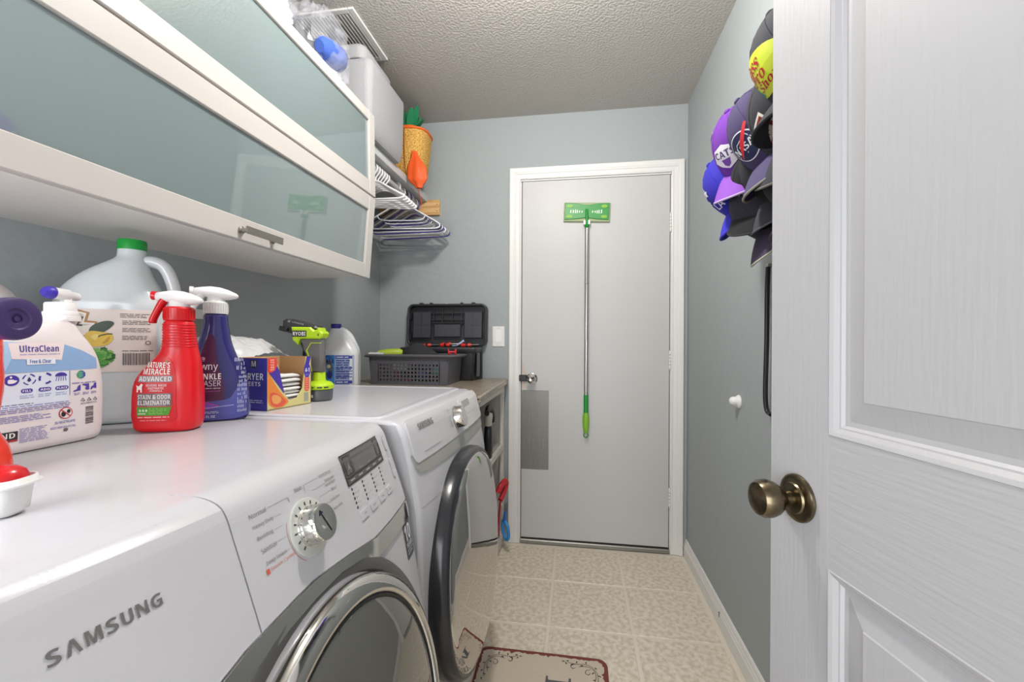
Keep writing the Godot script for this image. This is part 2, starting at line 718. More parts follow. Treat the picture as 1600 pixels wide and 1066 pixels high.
func build_room() -> void:
	# floor: pale grout bed with sheet-vinyl squares laid on it
	var grout := mt("e4dbcc", 0.5)
	var bed := S()
	box(bed, Vector3(0.3, -0.052, 2.0), Vector3(3.6, 0.1, 4.8))
	var fl := struct("floor", bed, grout)
	var tiles := []
	for k in 3:
		var m := mt("ffffff", 0.42)
		m.albedo_texture = noise_col(0.03, ["cfc3af", "dacebb", "e2d7c6", "e9dfd0"], [0.25, 0.42, 0.58, 0.78], 21 + k, 512, 6)
		tri_map(m, Vector3(2.3, 2.3, 2.3))
		m.uv1_offset = Vector3(0.37 * k, 0.0, 0.21 * k)
		relief(m, noise_tex(0.08, 3, 256, 30 + k), 0.05)
		tiles.append(m)
	var ts := S()
	box(ts, Vector3(0, -0.004, 0), Vector3(0.322, 0.008, 0.322), 0.0025)
	var tm := mesh_of(ts)
	for i in range(-3, 3):
		for j in range(-1, 7):
			var c := Vector3(0.2058 + 0.334 * (i + 0.5), 0, 0.3667 + 0.334 * (j + 0.5))
			if j == -1 or i == 2 or i == -3:   # cut pieces along the walls
				var z0 := maxf(c.z - 0.161, 0.004)
				var x1 := minf(c.x + 0.161, XR - 0.016)
				var x0 := maxf(c.x - 0.161, XL + 0.002)
				if x1 - x0 < 0.02:
					continue
				boxed("tile", Vector3((x0 + x1) / 2, -0.004, (z0 + c.z + 0.161) / 2), Vector3(x1 - x0, 0.008, c.z + 0.161 - z0), 0.0025, tiles[(i * 5 + j * 3 + 30) % 3], fl)
			else:
				obj("tile", tm, tiles[(i * 5 + j * 3 + 30) % 3], fl, c)
	# ceiling of the laundry room and of the hall
	var ce := S()
	box(ce, Vector3(0.3, CEIL + 0.05, 2.0), Vector3(3.6, 0.1, 4.8))
	struct("ceiling", ce, M.ceiling)
	# a dark stain spot on the ceiling edge above the back door
	var w := S()
	box(w, Vector3(XL - 0.06, 1.22, 1.2), Vector3(0.12, 2.44, 2.64))
	struct("wall_left", w, M.wall)
	w = S()
	box(w, Vector3(XR + 0.06, 1.22, 1.26), Vector3(0.12, 2.44, 2.52))
	struct("wall_right", w, M.wall)
	# back wall round the door opening
	w = S()
	box(w, Vector3((XL - 0.12 - 0.012) / 2, 1.22, -0.06), Vector3(-0.012 - XL + 0.12, 2.44, 0.12))
	box(w, Vector3((0.825 + XR + 0.12) / 2, 1.22, -0.06), Vector3(XR + 0.12 - 0.825, 2.44, 0.12))
	box(w, Vector3(0.4065, (2.074 + 2.44) / 2, -0.06), Vector3(0.837, 2.44 - 2.074, 0.12))
	struct("wall_back", w, M.wall)
	# front wall round the doorway the camera stands in
	w = S()
	# left of the doorway, with a low window over the machines
	box(w, Vector3((XL - 0.12 - 0.045) / 2, 0.51, ZF + 0.06), Vector3(-0.045 - XL + 0.12, 1.02, 0.12))
	box(w, Vector3((XL - 0.12 - 0.045) / 2, 1.93, ZF + 0.06), Vector3(-0.045 - XL + 0.12, 1.02, 0.12))
	box(w, Vector3((XL - 0.12 - 0.80) / 2, 1.22, ZF + 0.06), Vector3(-0.80 - XL + 0.12, 0.40, 0.12))
	box(w, Vector3((-0.12 - 0.045) / 2, 1.22, ZF + 0.06), Vector3(0.075, 0.40, 0.12))
	box(w, Vector3((0.80 + XR + 0.12) / 2, 1.22, ZF + 0.06), Vector3(XR + 0.12 - 0.80, 2.44, 0.12))
	box(w, Vector3(0.3775, 2.26, ZF + 0.06), Vector3(0.845, 0.37, 0.12))
	struct("wall_front", w, M.wall)
	# hall behind the camera
	w = S()
	box(w, Vector3(-1.42, 1.22, 3.4), Vector3(0.12, 2.44, 1.7))
	box(w, Vector3(2.02, 1.22, 3.4), Vector3(0.12, 2.44, 1.7))
	box(w, Vector3(0.3, 1.22, 4.3), Vector3(3.6, 2.44, 0.12))
	box(w, Vector3(-1.18, 1.22, ZF + 0.06), Vector3(0.4, 2.44, 0.12))
	box(w, Vector3(1.54, 1.22, ZF + 0.06), Vector3(1.04, 2.44, 0.12))
	struct("wall_hall", w, mt("e6e4e0", 0.7))
	# baseboard along the right wall: moulded profile
	var prof := [Vector2(0, 0.0), Vector2(0.015, 0.0), Vector2(0.015, 0.055), Vector2(0.012, 0.060), Vector2(0.0125, 0.066), Vector2(0.009, 0.073), Vector2(0.0085, 0.08), Vector2(0.005, 0.087), Vector2(0.0, 0.088)]
	var bs := S()
	for i in prof.size() - 1:
		var a: Vector2 = prof[i]
		var b: Vector2 = prof[i + 1]
		quad(bs, Vector3(XR - a.x, a.y, 0.003), Vector3(XR - a.x, a.y, ZF - 0.02), Vector3(XR - b.x, b.y, ZF - 0.02), Vector3(XR - b.x, b.y, 0.003))
	for z in [0.003, ZF - 0.02]:
		for i in prof.size() - 2:
			tri_o(bs, Vector3(XR, 0, z), Vector3(XR - prof[i + 1].x, prof[i + 1].y, z), Vector3(XR - prof[i + 2].x, prof[i + 2].y, z), Vector3(XR, 0, 1))
	var bb := struct("baseboard_right", bs, M.trim)
	var hole := S()
	var bm := flat_map(Vector3(XR - 0.0150, 0.05, 0.592), Vector3(0, 0, -1), Vector3.UP)
	patch(hole, oval(0, 0.006, 0.005, 0.006), bm, 0.0006, -0.001, 0.01)
	patch(hole, oval(0.001, -0.004, 0.003, 0.006), bm, 0.0008, -0.001, 0.01)
	obj("dent", hole, mt("2a2622", 0.8), bb)


func build_door_back() -> void:
	var W := 0.813
	var d := S()
	box(d, Vector3(W / 2, 0.03 + 1.016, -0.0225), Vector3(W - 0.004, 2.03, 0.045), 0.002)
	var door := struct("door_1", d, M.door, "flat white slab door with green dust mop on it at the far end")
	# casing swept round the opening, mitred
	var prof := [Vector2(0.006, 0.0), Vector2(0.006, 0.011), Vector2(0.011, 0.013), Vector2(0.016, 0.0105), Vector2(0.032, 0.012), Vector2(0.036, 0.0155), Vector2(0.042, 0.0155), Vector2(0.046, 0.0175), Vector2(0.066, 0.0185), Vector2(0.07, 0.016), Vector2(0.07, 0.0)]
	var cs := S()
	var path := func(p: Vector2) -> Array:
		return [Vector3(-p.x, 0.0, p.y), Vector3(-p.x, 2.066 + p.x, p.y), Vector3(W + p.x, 2.066 + p.x, p.y), Vector3(W + p.x, 0.0, p.y)]
	for i in prof.size() - 1:
		var a: Array = path.call(prof[i])
		var b: Array = path.call(prof[i + 1])
		for k in 3:
			quad_o(cs, a[k], a[k + 1], b[k + 1], b[k], Vector3(a[k].x * 0.5 + a[k + 1].x * 0.5 + (0.035 if k == 2 else -0.035 if k == 0 else 0.0), a[k].y * 0.5 + a[k + 1].y * 0.5 + (0.035 if k == 1 else 0.0), -0.2))
	struct("trim_1", cs, M.trim, "moulded white casing round the flat door")
	# jamb and stop
	var j := S()
	for x in [-0.008, W + 0.008]:
		box(j, Vector3(x, 1.03, -0.055), Vector3(0.012, 2.06, 0.11))
	box(j, Vector3(W / 2, 2.069, -0.055), Vector3(W + 0.028, 0.01, 0.11))
	obj("jamb", j, M.trim, door)
	var th := S()
	box(th, Vector3(W / 2, 0.012, -0.03), Vector3(W + 0.002, 0.024, 0.085), 0.004)
	obj("threshold", th, mt("96948f", 0.4, 0.8), door)
	var back := S()
	box(back, Vector3(W / 2, 1.03, -0.115), Vector3(W + 0.02, 2.07, 0.01))
	obj("door_backing", back, M.black, door)
	for y in [1.80, 1.052, 0.305]:
		var h := MeshInstance3D.new()
		var hs := S()
		lathe(hs, [Vector2(0.0, -0.054), Vector2(0.004, -0.052), Vector2(0.0045, -0.046), Vector2(0.0058, -0.045), Vector2(0.0058, 0.045), Vector2(0.0045, 0.046), Vector2(0.004, 0.052), Vector2(0.0, 0.054)], Transform3D(Basis(), Vector3(0, 0, 0.005)), 14)
		h.mesh = mesh_of(hs)
		h.material_override = M.trim
		h.name = "hinge"
		h.position = Vector3(W + 0.001, y, 0.0)
		door.add_child(h, true)
		for k in 4:
			var g := S()
			lathe(g, [Vector2(0.0059, 0), Vector2(0.0062, 0.0004), Vector2(0.0062, 0.0012), Vector2(0.0059, 0.0016)], Transform3D(Basis(), Vector3(0, -0.027 + 0.018 * k, 0.005)), 14)
			obj("knuckle_joint", g, M.charcoal, h)
	# knob, its rose, and the dark guard round the latch
	var kx := 0.062
	var ks := S()
	lathe(ks, [Vector2(0.0, 0.0), Vector2(0.031, 0.0), Vector2(0.033, 0.002), Vector2(0.032, 0.007), Vector2(0.024, 0.011), Vector2(0.016, 0.0125)], along(Vector3(kx, 0.937, 0.0), Vector3.BACK), 28)
	var rose := obj("rose", ks, M.chrome, door)
	ks = S()
	lathe(ks, [Vector2(0.012, 0.011), Vector2(0.0115, 0.024), Vector2(0.016, 0.03), Vector2(0.0245, 0.036), Vector2(0.0255, 0.046), Vector2(0.022, 0.056), Vector2(0.013, 0.0595), Vector2(0.0085, 0.058), Vector2(0.0, 0.0575)], along(Vector3(kx, 0.937, 0.0), Vector3.BACK), 28)
	obj("knob", ks, M.chrome, rose)
	ks = S()
	box(ks, Vector3(kx, 0.937, 0.0585), Vector3(0.003, 0.011, 0.004), 0.0008)
	obj("lock_button", ks, M.satin, rose)
	ks = S()
	box(ks, Vector3(0.0115, 0.94, 0.0085), Vector3(0.045, 0.036, 0.017), 0.003)
	obj("latch_guard", ks, M.black, door)
	# brushed kick sheet under the knob
	var pl := mt("84837f", 0.42, 0.5)
	pl.albedo_texture = noise_col(0.02, ["f2f0ec", "f8f7f5", "ffffff"], [0.25, 0.55, 0.85], 41, 256)
	tri_map(pl, Vector3(18, 0.7, 1))
	ks = S()
	box(ks, Vector3(0.0795, 0.646, 0.0008), Vector3(0.157, 0.450, 0.0016), 0.0004)
	obj("guard_sheet", ks, pl, door)
	# scuffs near the latch
	var sc := S()
	var sm := flat_map(Vector3(0, 0, 0.0001), Vector3.RIGHT, Vector3.UP)
	for k in 26:
		var p := Vector2(rng.randf_range(0.004, 0.05), rng.randf_range(0.98, 1.2))
		paint(sc, "b9a79a", oval(p.x, p.y, rng.randf_range(0.001, 0.003), rng.randf_range(0.0006, 0.003), 7), sm, 0.0002)
	paint(sc, "c7b7ac", poly([0.004, 0.88, 0.028, 0.885, 0.03, 0.96, 0.02, 1.0, 0.004, 1.02]), sm, 0.0001)
	obj("scuff", sc, M.print, door)


func rect_loops(s: SurfaceTool, x0: float, y0: float, x1: float, y1: float, prof: Array) -> void:   # prof: (inset, height); closes with a flat field
	soft(s)
	for i in prof.size():
		var d: Vector2 = prof[i]
		var p := [Vector3(x0 + d.x, y0 + d.x, d.y), Vector3(x1 - d.x, y0 + d.x, d.y), Vector3(x1 - d.x, y1 - d.x, d.y), Vector3(x0 + d.x, y1 - d.x, d.y)]
		if i < prof.size() - 1:
			var e: Vector2 = prof[i + 1]
			var q := [Vector3(x0 + e.x, y0 + e.x, e.y), Vector3(x1 - e.x, y0 + e.x, e.y), Vector3(x1 - e.x, y1 - e.x, e.y), Vector3(x0 + e.x, y1 - e.x, e.y)]
			for k in 4:
				flat(s)
				quad(s, p[k], p[(k + 1) % 4], q[(k + 1) % 4], q[k])
		else:
			quad(s, p[0], p[1], p[2], p[3])


func build_door_open() -> void:
	var T := 0.035
	var door := Node3D.new()
	door.name = "door_2"
	add_child(door)
	door.position = Vector3(0.615, 0.012, 1.70)
	door.rotation.y = atan2(-0.979, 0.203)
	door.set_meta("kind", "structure")
	door.set_meta("label", "open white panelled door with an antique brass knob on the right")
	var xs := [0.0, 0.113, 0.363, 0.45, 0.70, 0.813]
	var ys := [0.0, 0.235, 0.845, 1.018, 1.98, 2.03]   # bottom panel, lock rail, tall upper panel
	for k in [0, 2, 4]:
		boxed("stile", Vector3((xs[k] + xs[k + 1]) / 2, 1.015, -T / 2), Vector3(xs[k + 1] - xs[k], 2.03, T), 0.0006, M.grain_v, door)
	for k in [0, 2, 4]:
		for c in [1, 3]:
			boxed("rail", Vector3((xs[c] + xs[c + 1]) / 2, (ys[k] + ys[k + 1]) / 2, -T / 2), Vector3(xs[c + 1] - xs[c], ys[k + 1] - ys[k], T), 0.0, M.grain_h, door)
	var prof := [Vector2(0, 0.0), Vector2(0.0015, 0.0012), Vector2(0.006, -0.001), Vector2(0.011, -0.0052), Vector2(0.013, -0.0056), Vector2(0.016, -0.009), Vector2(0.022, -0.0095), Vector2(0.048, -0.0038), Vector2(0.0495, -0.0022)]
	for c in [1, 3]:
		for k in [1, 3]:
			var s := S()
			rect_loops(s, xs[c], ys[k], xs[c + 1], ys[k + 1], prof)
			quad(s, Vector3(xs[c + 1], ys[k], -T), Vector3(xs[c], ys[k], -T), Vector3(xs[c], ys[k + 1], -T), Vector3(xs[c + 1], ys[k + 1], -T))
			obj("panel", s, M.grain_v, door)
	# knob with round rose
	var at := Vector3(0.0605, 0.918, 0.0)
	var s := S()
	lathe(s, [Vector2(0.0325, 0.0), Vector2(0.0335, 0.002), Vector2(0.033, 0.005), Vector2(0.030, 0.0075), Vector2(0.022, 0.0085), Vector2(0.0205, 0.011), Vector2(0.015, 0.013), Vector2(0.0, 0.0135)], along(at, Vector3.BACK), 40)
	var rose := obj("rose", s, M.brass, door)
	s = S()
	lathe(s, [Vector2(0.0105, 0.012), Vector2(0.0115, 0.018), Vector2(0.0108, 0.021), Vector2(0.0125, 0.0255), Vector2(0.018, 0.0305), Vector2(0.0235, 0.0375), Vector2(0.0262, 0.046), Vector2(0.0258, 0.0545), Vector2(0.022, 0.0615), Vector2(0.014, 0.0655), Vector2(0.0, 0.067)], along(at, Vector3.BACK), 40)
	obj("knob", s, M.brass, rose)
	s = S()
	box(s, Vector3(0.001, 0.918, -T / 2), Vector3(0.003, 0.056, 0.025), 0.0005)
	obj("latch_plate", s, M.brass, door)


func build_wall_fittings() -> void:
	# ceiling air vent: frame and louvres
	var t := thing("air_vent", "white slatted air vent in the ceiling above the wall cabinet", "vent", Vector3(-0.69, CEIL, 0.735))
	var hx := 0.145
	var hz := 0.155
	var s := S()
	for k in [-1.0, 1.0]:
		box(s, Vector3(k * (hx - 0.0125), -0.004, 0), Vector3(0.025, 0.008, hz * 2), 0.003)
		box(s, Vector3(0, -0.004, k * (hz - 0.0125)), Vector3(hx * 2 - 0.05, 0.008, 0.025), 0.003)
	obj("frame", s, M.trim, t)
	s = S()
	box(s, Vector3(0, -0.0005, 0), Vector3(hx * 2 - 0.05, 0.001, hz * 2 - 0.05))
	obj("duct_back", s, mt("b5b2ad", 0.8), t)
	var ls := S()
	box(ls, Vector3.ZERO, Vector3(0.0015, 0.014, hz * 2 - 0.05), 0.0, Basis(Vector3.BACK, 0.95))
	var lm := mesh_of(ls)
	for k in 17:
		obj("slat", lm, M.trim, t, Vector3(-hx + 0.032 + k * 0.0142, -0.006, 0))
	# light switch beside the door
	t = thing("light_switch", "white rocker light switch on the wall beside the flat door", "switch", Vector3(-0.133, 1.176, 0.0))
	s = S()
	prism(s, rrect(-0.036, -0.059, 0.036, 0.059, 0.004), 0.0, 0.006, Transform3D(), 0.003)
	obj("plate", s, M.trim, t)
	s = S()
	prism(s, rrect(-0.0165, -0.0335, 0.0165, 0.0335, 0.002), 0.005, 0.0085, Transform3D(), 0.001)
	obj("rocker", s, M.white, t)
	for y in [-0.047, 0.047]:
		s = S()
		lathe(s, [Vector2(0.003, 0.0), Vector2(0.0028, 0.001), Vector2(0.0, 0.0012)], along(Vector3(0, y, 0.006), Vector3.BACK), 10)
		obj("screw", s, M.satin, t)
	# white round hook on the right wall
	t = thing("wall_stop", "small white round knob stuck on the right-hand wall", "door stop", Vector3(XR, 0.933, 0.753))
	s = S()
	lathe(s, [Vector2(0.024, 0.0), Vector2(0.0245, 0.003), Vector2(0.021, 0.009), Vector2(0.012, 0.014), Vector2(0.0, 0.016)], along(Vector3.ZERO, Vector3.LEFT), 28)
	obj("base", s, M.trim, t)
	s = S()
	lathe(s, [Vector2(0.015, 0.0), Vector2(0.0165, 0.012), Vector2(0.014, 0.02), Vector2(0.008, 0.0245), Vector2(0.0, 0.0255)], along(Vector3(-0.008, 0.002, 0), Vector3.LEFT), 28)
	obj("bumper", s, M.white, t)
	# washer supply box recessed in the left wall, behind the spray bottles
	t = thing("outlet_box", "white framed supply box in the left wall behind the dark blue spray bottle", "outlet box", Vector3(XL, 1.14, 1.275), PI / 2)
	s = S()
	var a := rrect(-0.115, -0.105, 0.115, 0.105, 0.006)
	for k in 4:
		var x0: float = [-0.115, 0.085, -0.085, -0.085][k]
		var x1: float = [-0.085, 0.115, 0.085, 0.085][k]
		var y0: float = [-0.105, -0.105, 0.075, -0.105][k]
		var y1: float = [0.105, 0.105, 0.105, -0.075][k]
		prism(s, rect2(x0, y0, x1, y1), 0.0, 0.006, Transform3D(), 0.001)
	obj("frame", s, M.trim, t)
	s = S()
	box(s, Vector3(0, 0, 0.0015), Vector3(0.17, 0.15, 0.003))
	obj("recess", s, mt("8d8d83", 0.7), t)
	# black strap hanging on the right wall, mostly behind the open door
	t = thing("strap", "long black strap hanging down the right-hand wall beside the open door", "strap", Vector3(XR - 0.012, 1.30, 1.02))
	s = S()
	tube(s, curve_pts([Vector3(0, 0.08, -0.004), Vector3(-0.004, 0.0, 0.0), Vector3(-0.006, -0.15, 0.003), Vector3(-0.007, -0.3, -0.002), Vector3(-0.005, -0.355, 0.004), Vector3(-0.004, -0.365, 0.03)], 5), 0.007, 10, 0.8)
	obj("webbing", s, M.black, t)
	s = S()
	lathe(s, [Vector2(0.0, 0.0), Vector2(0.006, 0.001), Vector2(0.006, 0.014), Vector2(0.0, 0.016)], along(Vector3(0.012, 0.085, -0.004), Vector3.LEFT), 12)
	obj("hook", s, M.satin, t)
	# the lamp on the ceiling that lights the room
	t = thing("ceiling_lamp", "round white ceiling lamp with a shallow glass bowl", "lamp", Vector3(0.16, CEIL, 1.40))
	s = S()
	lathe(s, [Vector2(0.0, -0.022), Vector2(0.155, -0.022), Vector2(0.165, -0.018), Vector2(0.165, 0.0)], Transform3D(), 32)
	obj("base", s, M.trim, t)
	s = S()
	lathe(s, [Vector2(0.0, -0.145), Vector2(0.05, -0.140), Vector2(0.1, -0.120), Vector2(0.138, -0.078), Vector2(0.15, -0.022)], Transform3D(), 32)
	var glow := mt("fff4e4", 0.4)
	glow.emission_enabled = true
	glow.emission = Color(1.0, 0.97, 0.93)
	glow.emission_energy_multiplier = 1.5
	obj("glass_bowl", s, glow, t)
	# low window in the front wall, left of the camera
	var f2 := S()
	for x in [-0.79, -0.46, -0.13]:
		box(f2, Vector3(x, 1.22, ZF + 0.03), Vector3(0.025, 0.40, 0.05), 0.003)
	for y in [1.033, 1.407]:
		box(f2, Vector3(-0.46, y, ZF + 0.03), Vector3(0.68, 0.026, 0.05), 0.003)
	var win2 := struct("window_2", f2, M.trim)
	# hall window behind the camera: frame, bars, bright daylight panes
	var fr := S()
	for k in 3:
		box(fr, Vector3(0.0 + (k - 1) * 0.82, 1.10, 4.225), Vector3(0.05, 1.94, 0.04), 0.004)
		box(fr, Vector3(0.0, 1.10 + (k - 1) * 0.935, 4.225), Vector3(1.69, 0.05, 0.04), 0.004)
	var win := struct("window_1", fr, M.trim)
	var sky := mt("eef3fa", 0.3)   # bright daylight in the panes
	sky.emission_enabled = true
	sky.emission = Color(0.93, 0.96, 1.0)
	sky.emission_energy_multiplier = 1.0
	for x in [-0.625, -0.295]:
		boxed("pane", Vector3(x, 1.22, ZF + 0.045), Vector3(0.305, 0.35, 0.006), 0.0, sky, win2)
	for k in 4:
		boxed("pane", Vector3(0.0 + (0.41 if k % 2 else -0.41), 1.10 + (0.4675 if k < 2 else -0.4675), 4.232), Vector3(0.78, 0.90, 0.006), 0.0, sky, win)


func lift_door(parent: Node, at: Vector3, height: float, tilt: float, glass: Material, length: float, lower: bool) -> Node3D:
	var d := Node3D.new()
	d.name = "lift_door"
	parent.add_child(d, true)
	d.position = at
	d.basis = Basis(Vector3.UP, PI / 2) * Basis(Vector3.RIGHT, tilt)
	var t := 0.02
	var st := 0.047
	var b := 0.055
	var tp := 0.056 if lower else 0.038
	boxed("stile", Vector3(-st / 2, height / 2, -t / 2), Vector3(st, height, t), 0.002, M.cab, d)
	boxed("stile", Vector3(-length + st / 2, height / 2, -t / 2), Vector3(st, height, t), 0.002, M.cab, d)
	boxed("rail", Vector3(-length / 2, b / 2, -t / 2), Vector3(length - 2 * st, b, t), 0.002, M.cab, d)
	boxed("rail", Vector3(-length / 2, height - tp / 2, -t / 2), Vector3(length - 2 * st, tp, t), 0.002, M.cab, d)
	boxed("glass_pane", Vector3(-length / 2, (b + height - tp) / 2, -0.011), Vector3(length - 2 * st + 0.004, height - b - tp + 0.004, 0.005), 0.0, glass, d)
	return d


func build_wall_cabinet() -> void:
	M.cab = mt("c6c1bc", 0.38)
	var glass := mt("778687", 0.03, 0, 0.85)
	glass.clearcoat_enabled = true
	glass.clearcoat = 0.7
	glass.clearcoat_roughness = 0.02
	var L := 1.45
	var t := thing("wall_cabinet", "long white wall cabinet with two frosted glass lift-up doors above the washing machine", "cabinet", Vector3(XL, 1.40, 0.80))
	var s := S()
	var D := 0.322
	box(s, Vector3(D / 2, 0.009, 0.035 + L / 2), Vector3(D, 0.018, L), 0.001)
	box(s, Vector3(D / 2, 0.646, 0.035 + L / 2), Vector3(D, 0.018, L), 0.001)
	box(s, Vector3(D / 2, 0.3275, 0.044), Vector3(D, 0.62, 0.018), 0.001)
	box(s, Vector3(D / 2, 0.3275, 0.035 + L - 0.009), Vector3(D, 0.62, 0.018), 0.001)
	box(s, Vector3(0.004, 0.3275, 0.035 + L / 2), Vector3(0.008, 0.62, L - 0.036))
	obj("carcass", s, mt("e6e2dd", 0.4), t)
	var dl := lift_door(t, Vector3(0.344, 0.0, 0.0), 0.322, 0.072, glass, L + 0.035, true)
	lift_door(t, Vector3(0.3675, 0.327, 0.0), 0.33, -0.02, glass, L + 0.035, false)
	# bar handle low on the lower door: round posts and a flat bar
	var h := S()
	box(h, Vector3(-0.617, 0.0235, 0.025), Vector3(0.132, 0.0185, 0.0045), 0.0012)
	var hm := mt("a8a39b", 0.25, 1.0)
	obj("handle", h, hm, dl)
	for x in [-0.672, -0.562]:
		h = S()
		lathe(h, [Vector2(0.0095, 0.0), Vector2(0.0095, 0.004), Vector2(0.006, 0.006), Vector2(0.006, 0.024)], along(Vector3(x, 0.0235, 0), Vector3.BACK), 18)
		obj("handle_post", h, hm, dl)
	# clear garment bags on top of the cabinet, one with a blue folded cloth in it
	s = S()
	var fn := FastNoiseLite.new()
	fn.seed = 5
	fn.frequency = 7.0
	var crumple := func(c: Vector3, r: Vector3, amp: float, sharp: float) -> Callable:
		return func(u: float, v: float) -> Vector3:
			var th := TAU * u
			var ph := PI * (v - 0.5)
			var d := Vector3(cos(th) * cos(ph), sin(ph), -sin(th) * cos(ph))
			var n := fn.get_noise_3dv(d * sharp * 0.12 + c) + 0.7 * absf(fn.get_noise_3dv(d * sharp * 0.16 + c * 2.0))
			return c + d * r * (1.0 + amp * n)
	M.film = mt("ffffff", 0.06, 0, 0.9)
	M.film.transparency = BaseMaterial3D.TRANSPARENCY_ALPHA
	M.film.albedo_color = Color(0.95, 0.96, 1.0, 0.12)
	t = thing("garment_bag", "crumpled clear plastic bag with a rolled blue cloth on the wall cabinet", "plastic bag", Vector3(-0.64, 2.056, 0.98))
	grid(s, crumple.call(Vector3(0.0, 0.15, 0.0), Vector3(0.11, 0.15, 0.122), 0.3, 4.0), 30, 18, true)
	obj("clear_film", s, M.film, t)
	s = S()
	tube(s, [Vector3(0.08, 0.10, 0.10), Vector3(0.075, 0.112, 0.075), Vector3(0.07, 0.13, 0.03), Vector3(0.065, 0.15, -0.045), Vector3(0.06, 0.15, -0.06)], [0.02, 0.036, 0.042, 0.044, 0.03], 16, 0.8)
	obj("blue_cloth", s, mt("3f60b4", 0.8), t)
	s = S()
	grid(s, crumple.call(Vector3(0.0, 0.045, 0.0), Vector3(0.085, 0.045, 0.115), 0.3, 5.0), 40, 24)
	obj("folded_cloth", s, mt("c9c8cc", 0.7), t)
	t = thing("garment_bag", "shiny clear plastic bag of blue and white cloth, nearest the camera on the wall cabinet", "plastic bag", Vector3(-0.62, 2.056, 1.30))
	s = S()
	grid(s, crumple.call(Vector3(0.0, 0.16, 0.0), Vector3(0.085, 0.16, 0.13), 0.35, 5.0), 30, 18, true)
	obj("clear_film", s, M.film, t)
	s = S()
	grid(s, crumple.call(Vector3(-0.01, 0.10, 0.0), Vector3(0.066, 0.10, 0.12), 0.5, 6.0), 40, 24)
	obj("white_cloth", s, mt("d8dbea", 0.5), t)
	s = S()
	tube(s, [Vector3(0.065, 0.02, 0.13), Vector3(0.06, 0.03, 0.05), Vector3(0.055, 0.03, -0.03), Vector3(0.05, 0.02, -0.1)], [0.015, 0.026, 0.026, 0.016], 14, 0.6)
	obj("blue_cloth", s, mt("5b78c6", 0.8), t)
	s = S()
	tube(s, [Vector3(0.03, 0.20, 0.1), Vector3(0.045, 0.21, 0.03), Vector3(0.04, 0.2, -0.04)], [0.02, 0.035, 0.022], 14)
	obj("blue_cloth", s, mt("5b78c6", 0.8), t)


func hanger(called: String, label: String, at: Vector3, turn: float, m: Material, r: float, half: float, grp_name: String, drop := 1.0) -> void:
	var t := thing(called, label, "hanger", at, turn, grp_name)
	var s := S()
	var hook := []
	for i in 12:
		var a := lerpf(-0.5, PI + 0.35, i / 11.0)
		hook.append(Vector3(0.0215 * cos(a), 0.0215 * sin(a) - 0.002, 0))
	hook.reverse()
	hook = [hook[0] + Vector3(0, -0.006, 0)] + hook
	hook.append_array([Vector3(0.008, -0.027, 0), Vector3(0.0, -0.04, 0), Vector3(0.0, -0.065, 0)])
	tube(s, curve_pts(hook, 2), r * 0.8, 8)
	obj("hook", s, m, t)
	s = S()
	var c := [Vector3(0, -0.062, 0), Vector3(0.03, -0.070, 0), Vector3(half * 0.55, -0.118, 0), Vector3(half - 0.02, -0.160, 0), Vector3(half, -0.178, 0), Vector3(half - 0.018, -0.194, 0), Vector3(half * 0.5, -0.196, 0)]
	for i in c.size():
		c[i].y = -0.062 + (c[i].y + 0.062) * drop
	var all := c.duplicate()
	all.append(Vector3(0, -0.062 - 0.134 * drop, 0))
	for i in range(c.size() - 1, 0, -1):
		all.append(Vector3(-c[i].x, c[i].y, 0))
	all.append(Vector3(0, -0.062, 0))
	tube(s, curve_pts(all, 4), r, 8)
	obj("frame", s, m, t)
	if drop < 0.9:
		return
	s = S()
	tube(s, curve_pts([Vector3(-half * 0.62, -0.128, 0), Vector3(-half * 0.5, -0.15, 0), Vector3(0, -0.153, 0), Vector3(half * 0.5, -0.15, 0), Vector3(half * 0.62, -0.128, 0)], 4), r * 0.7, 8)
	obj("inner_bar", s, m, t)


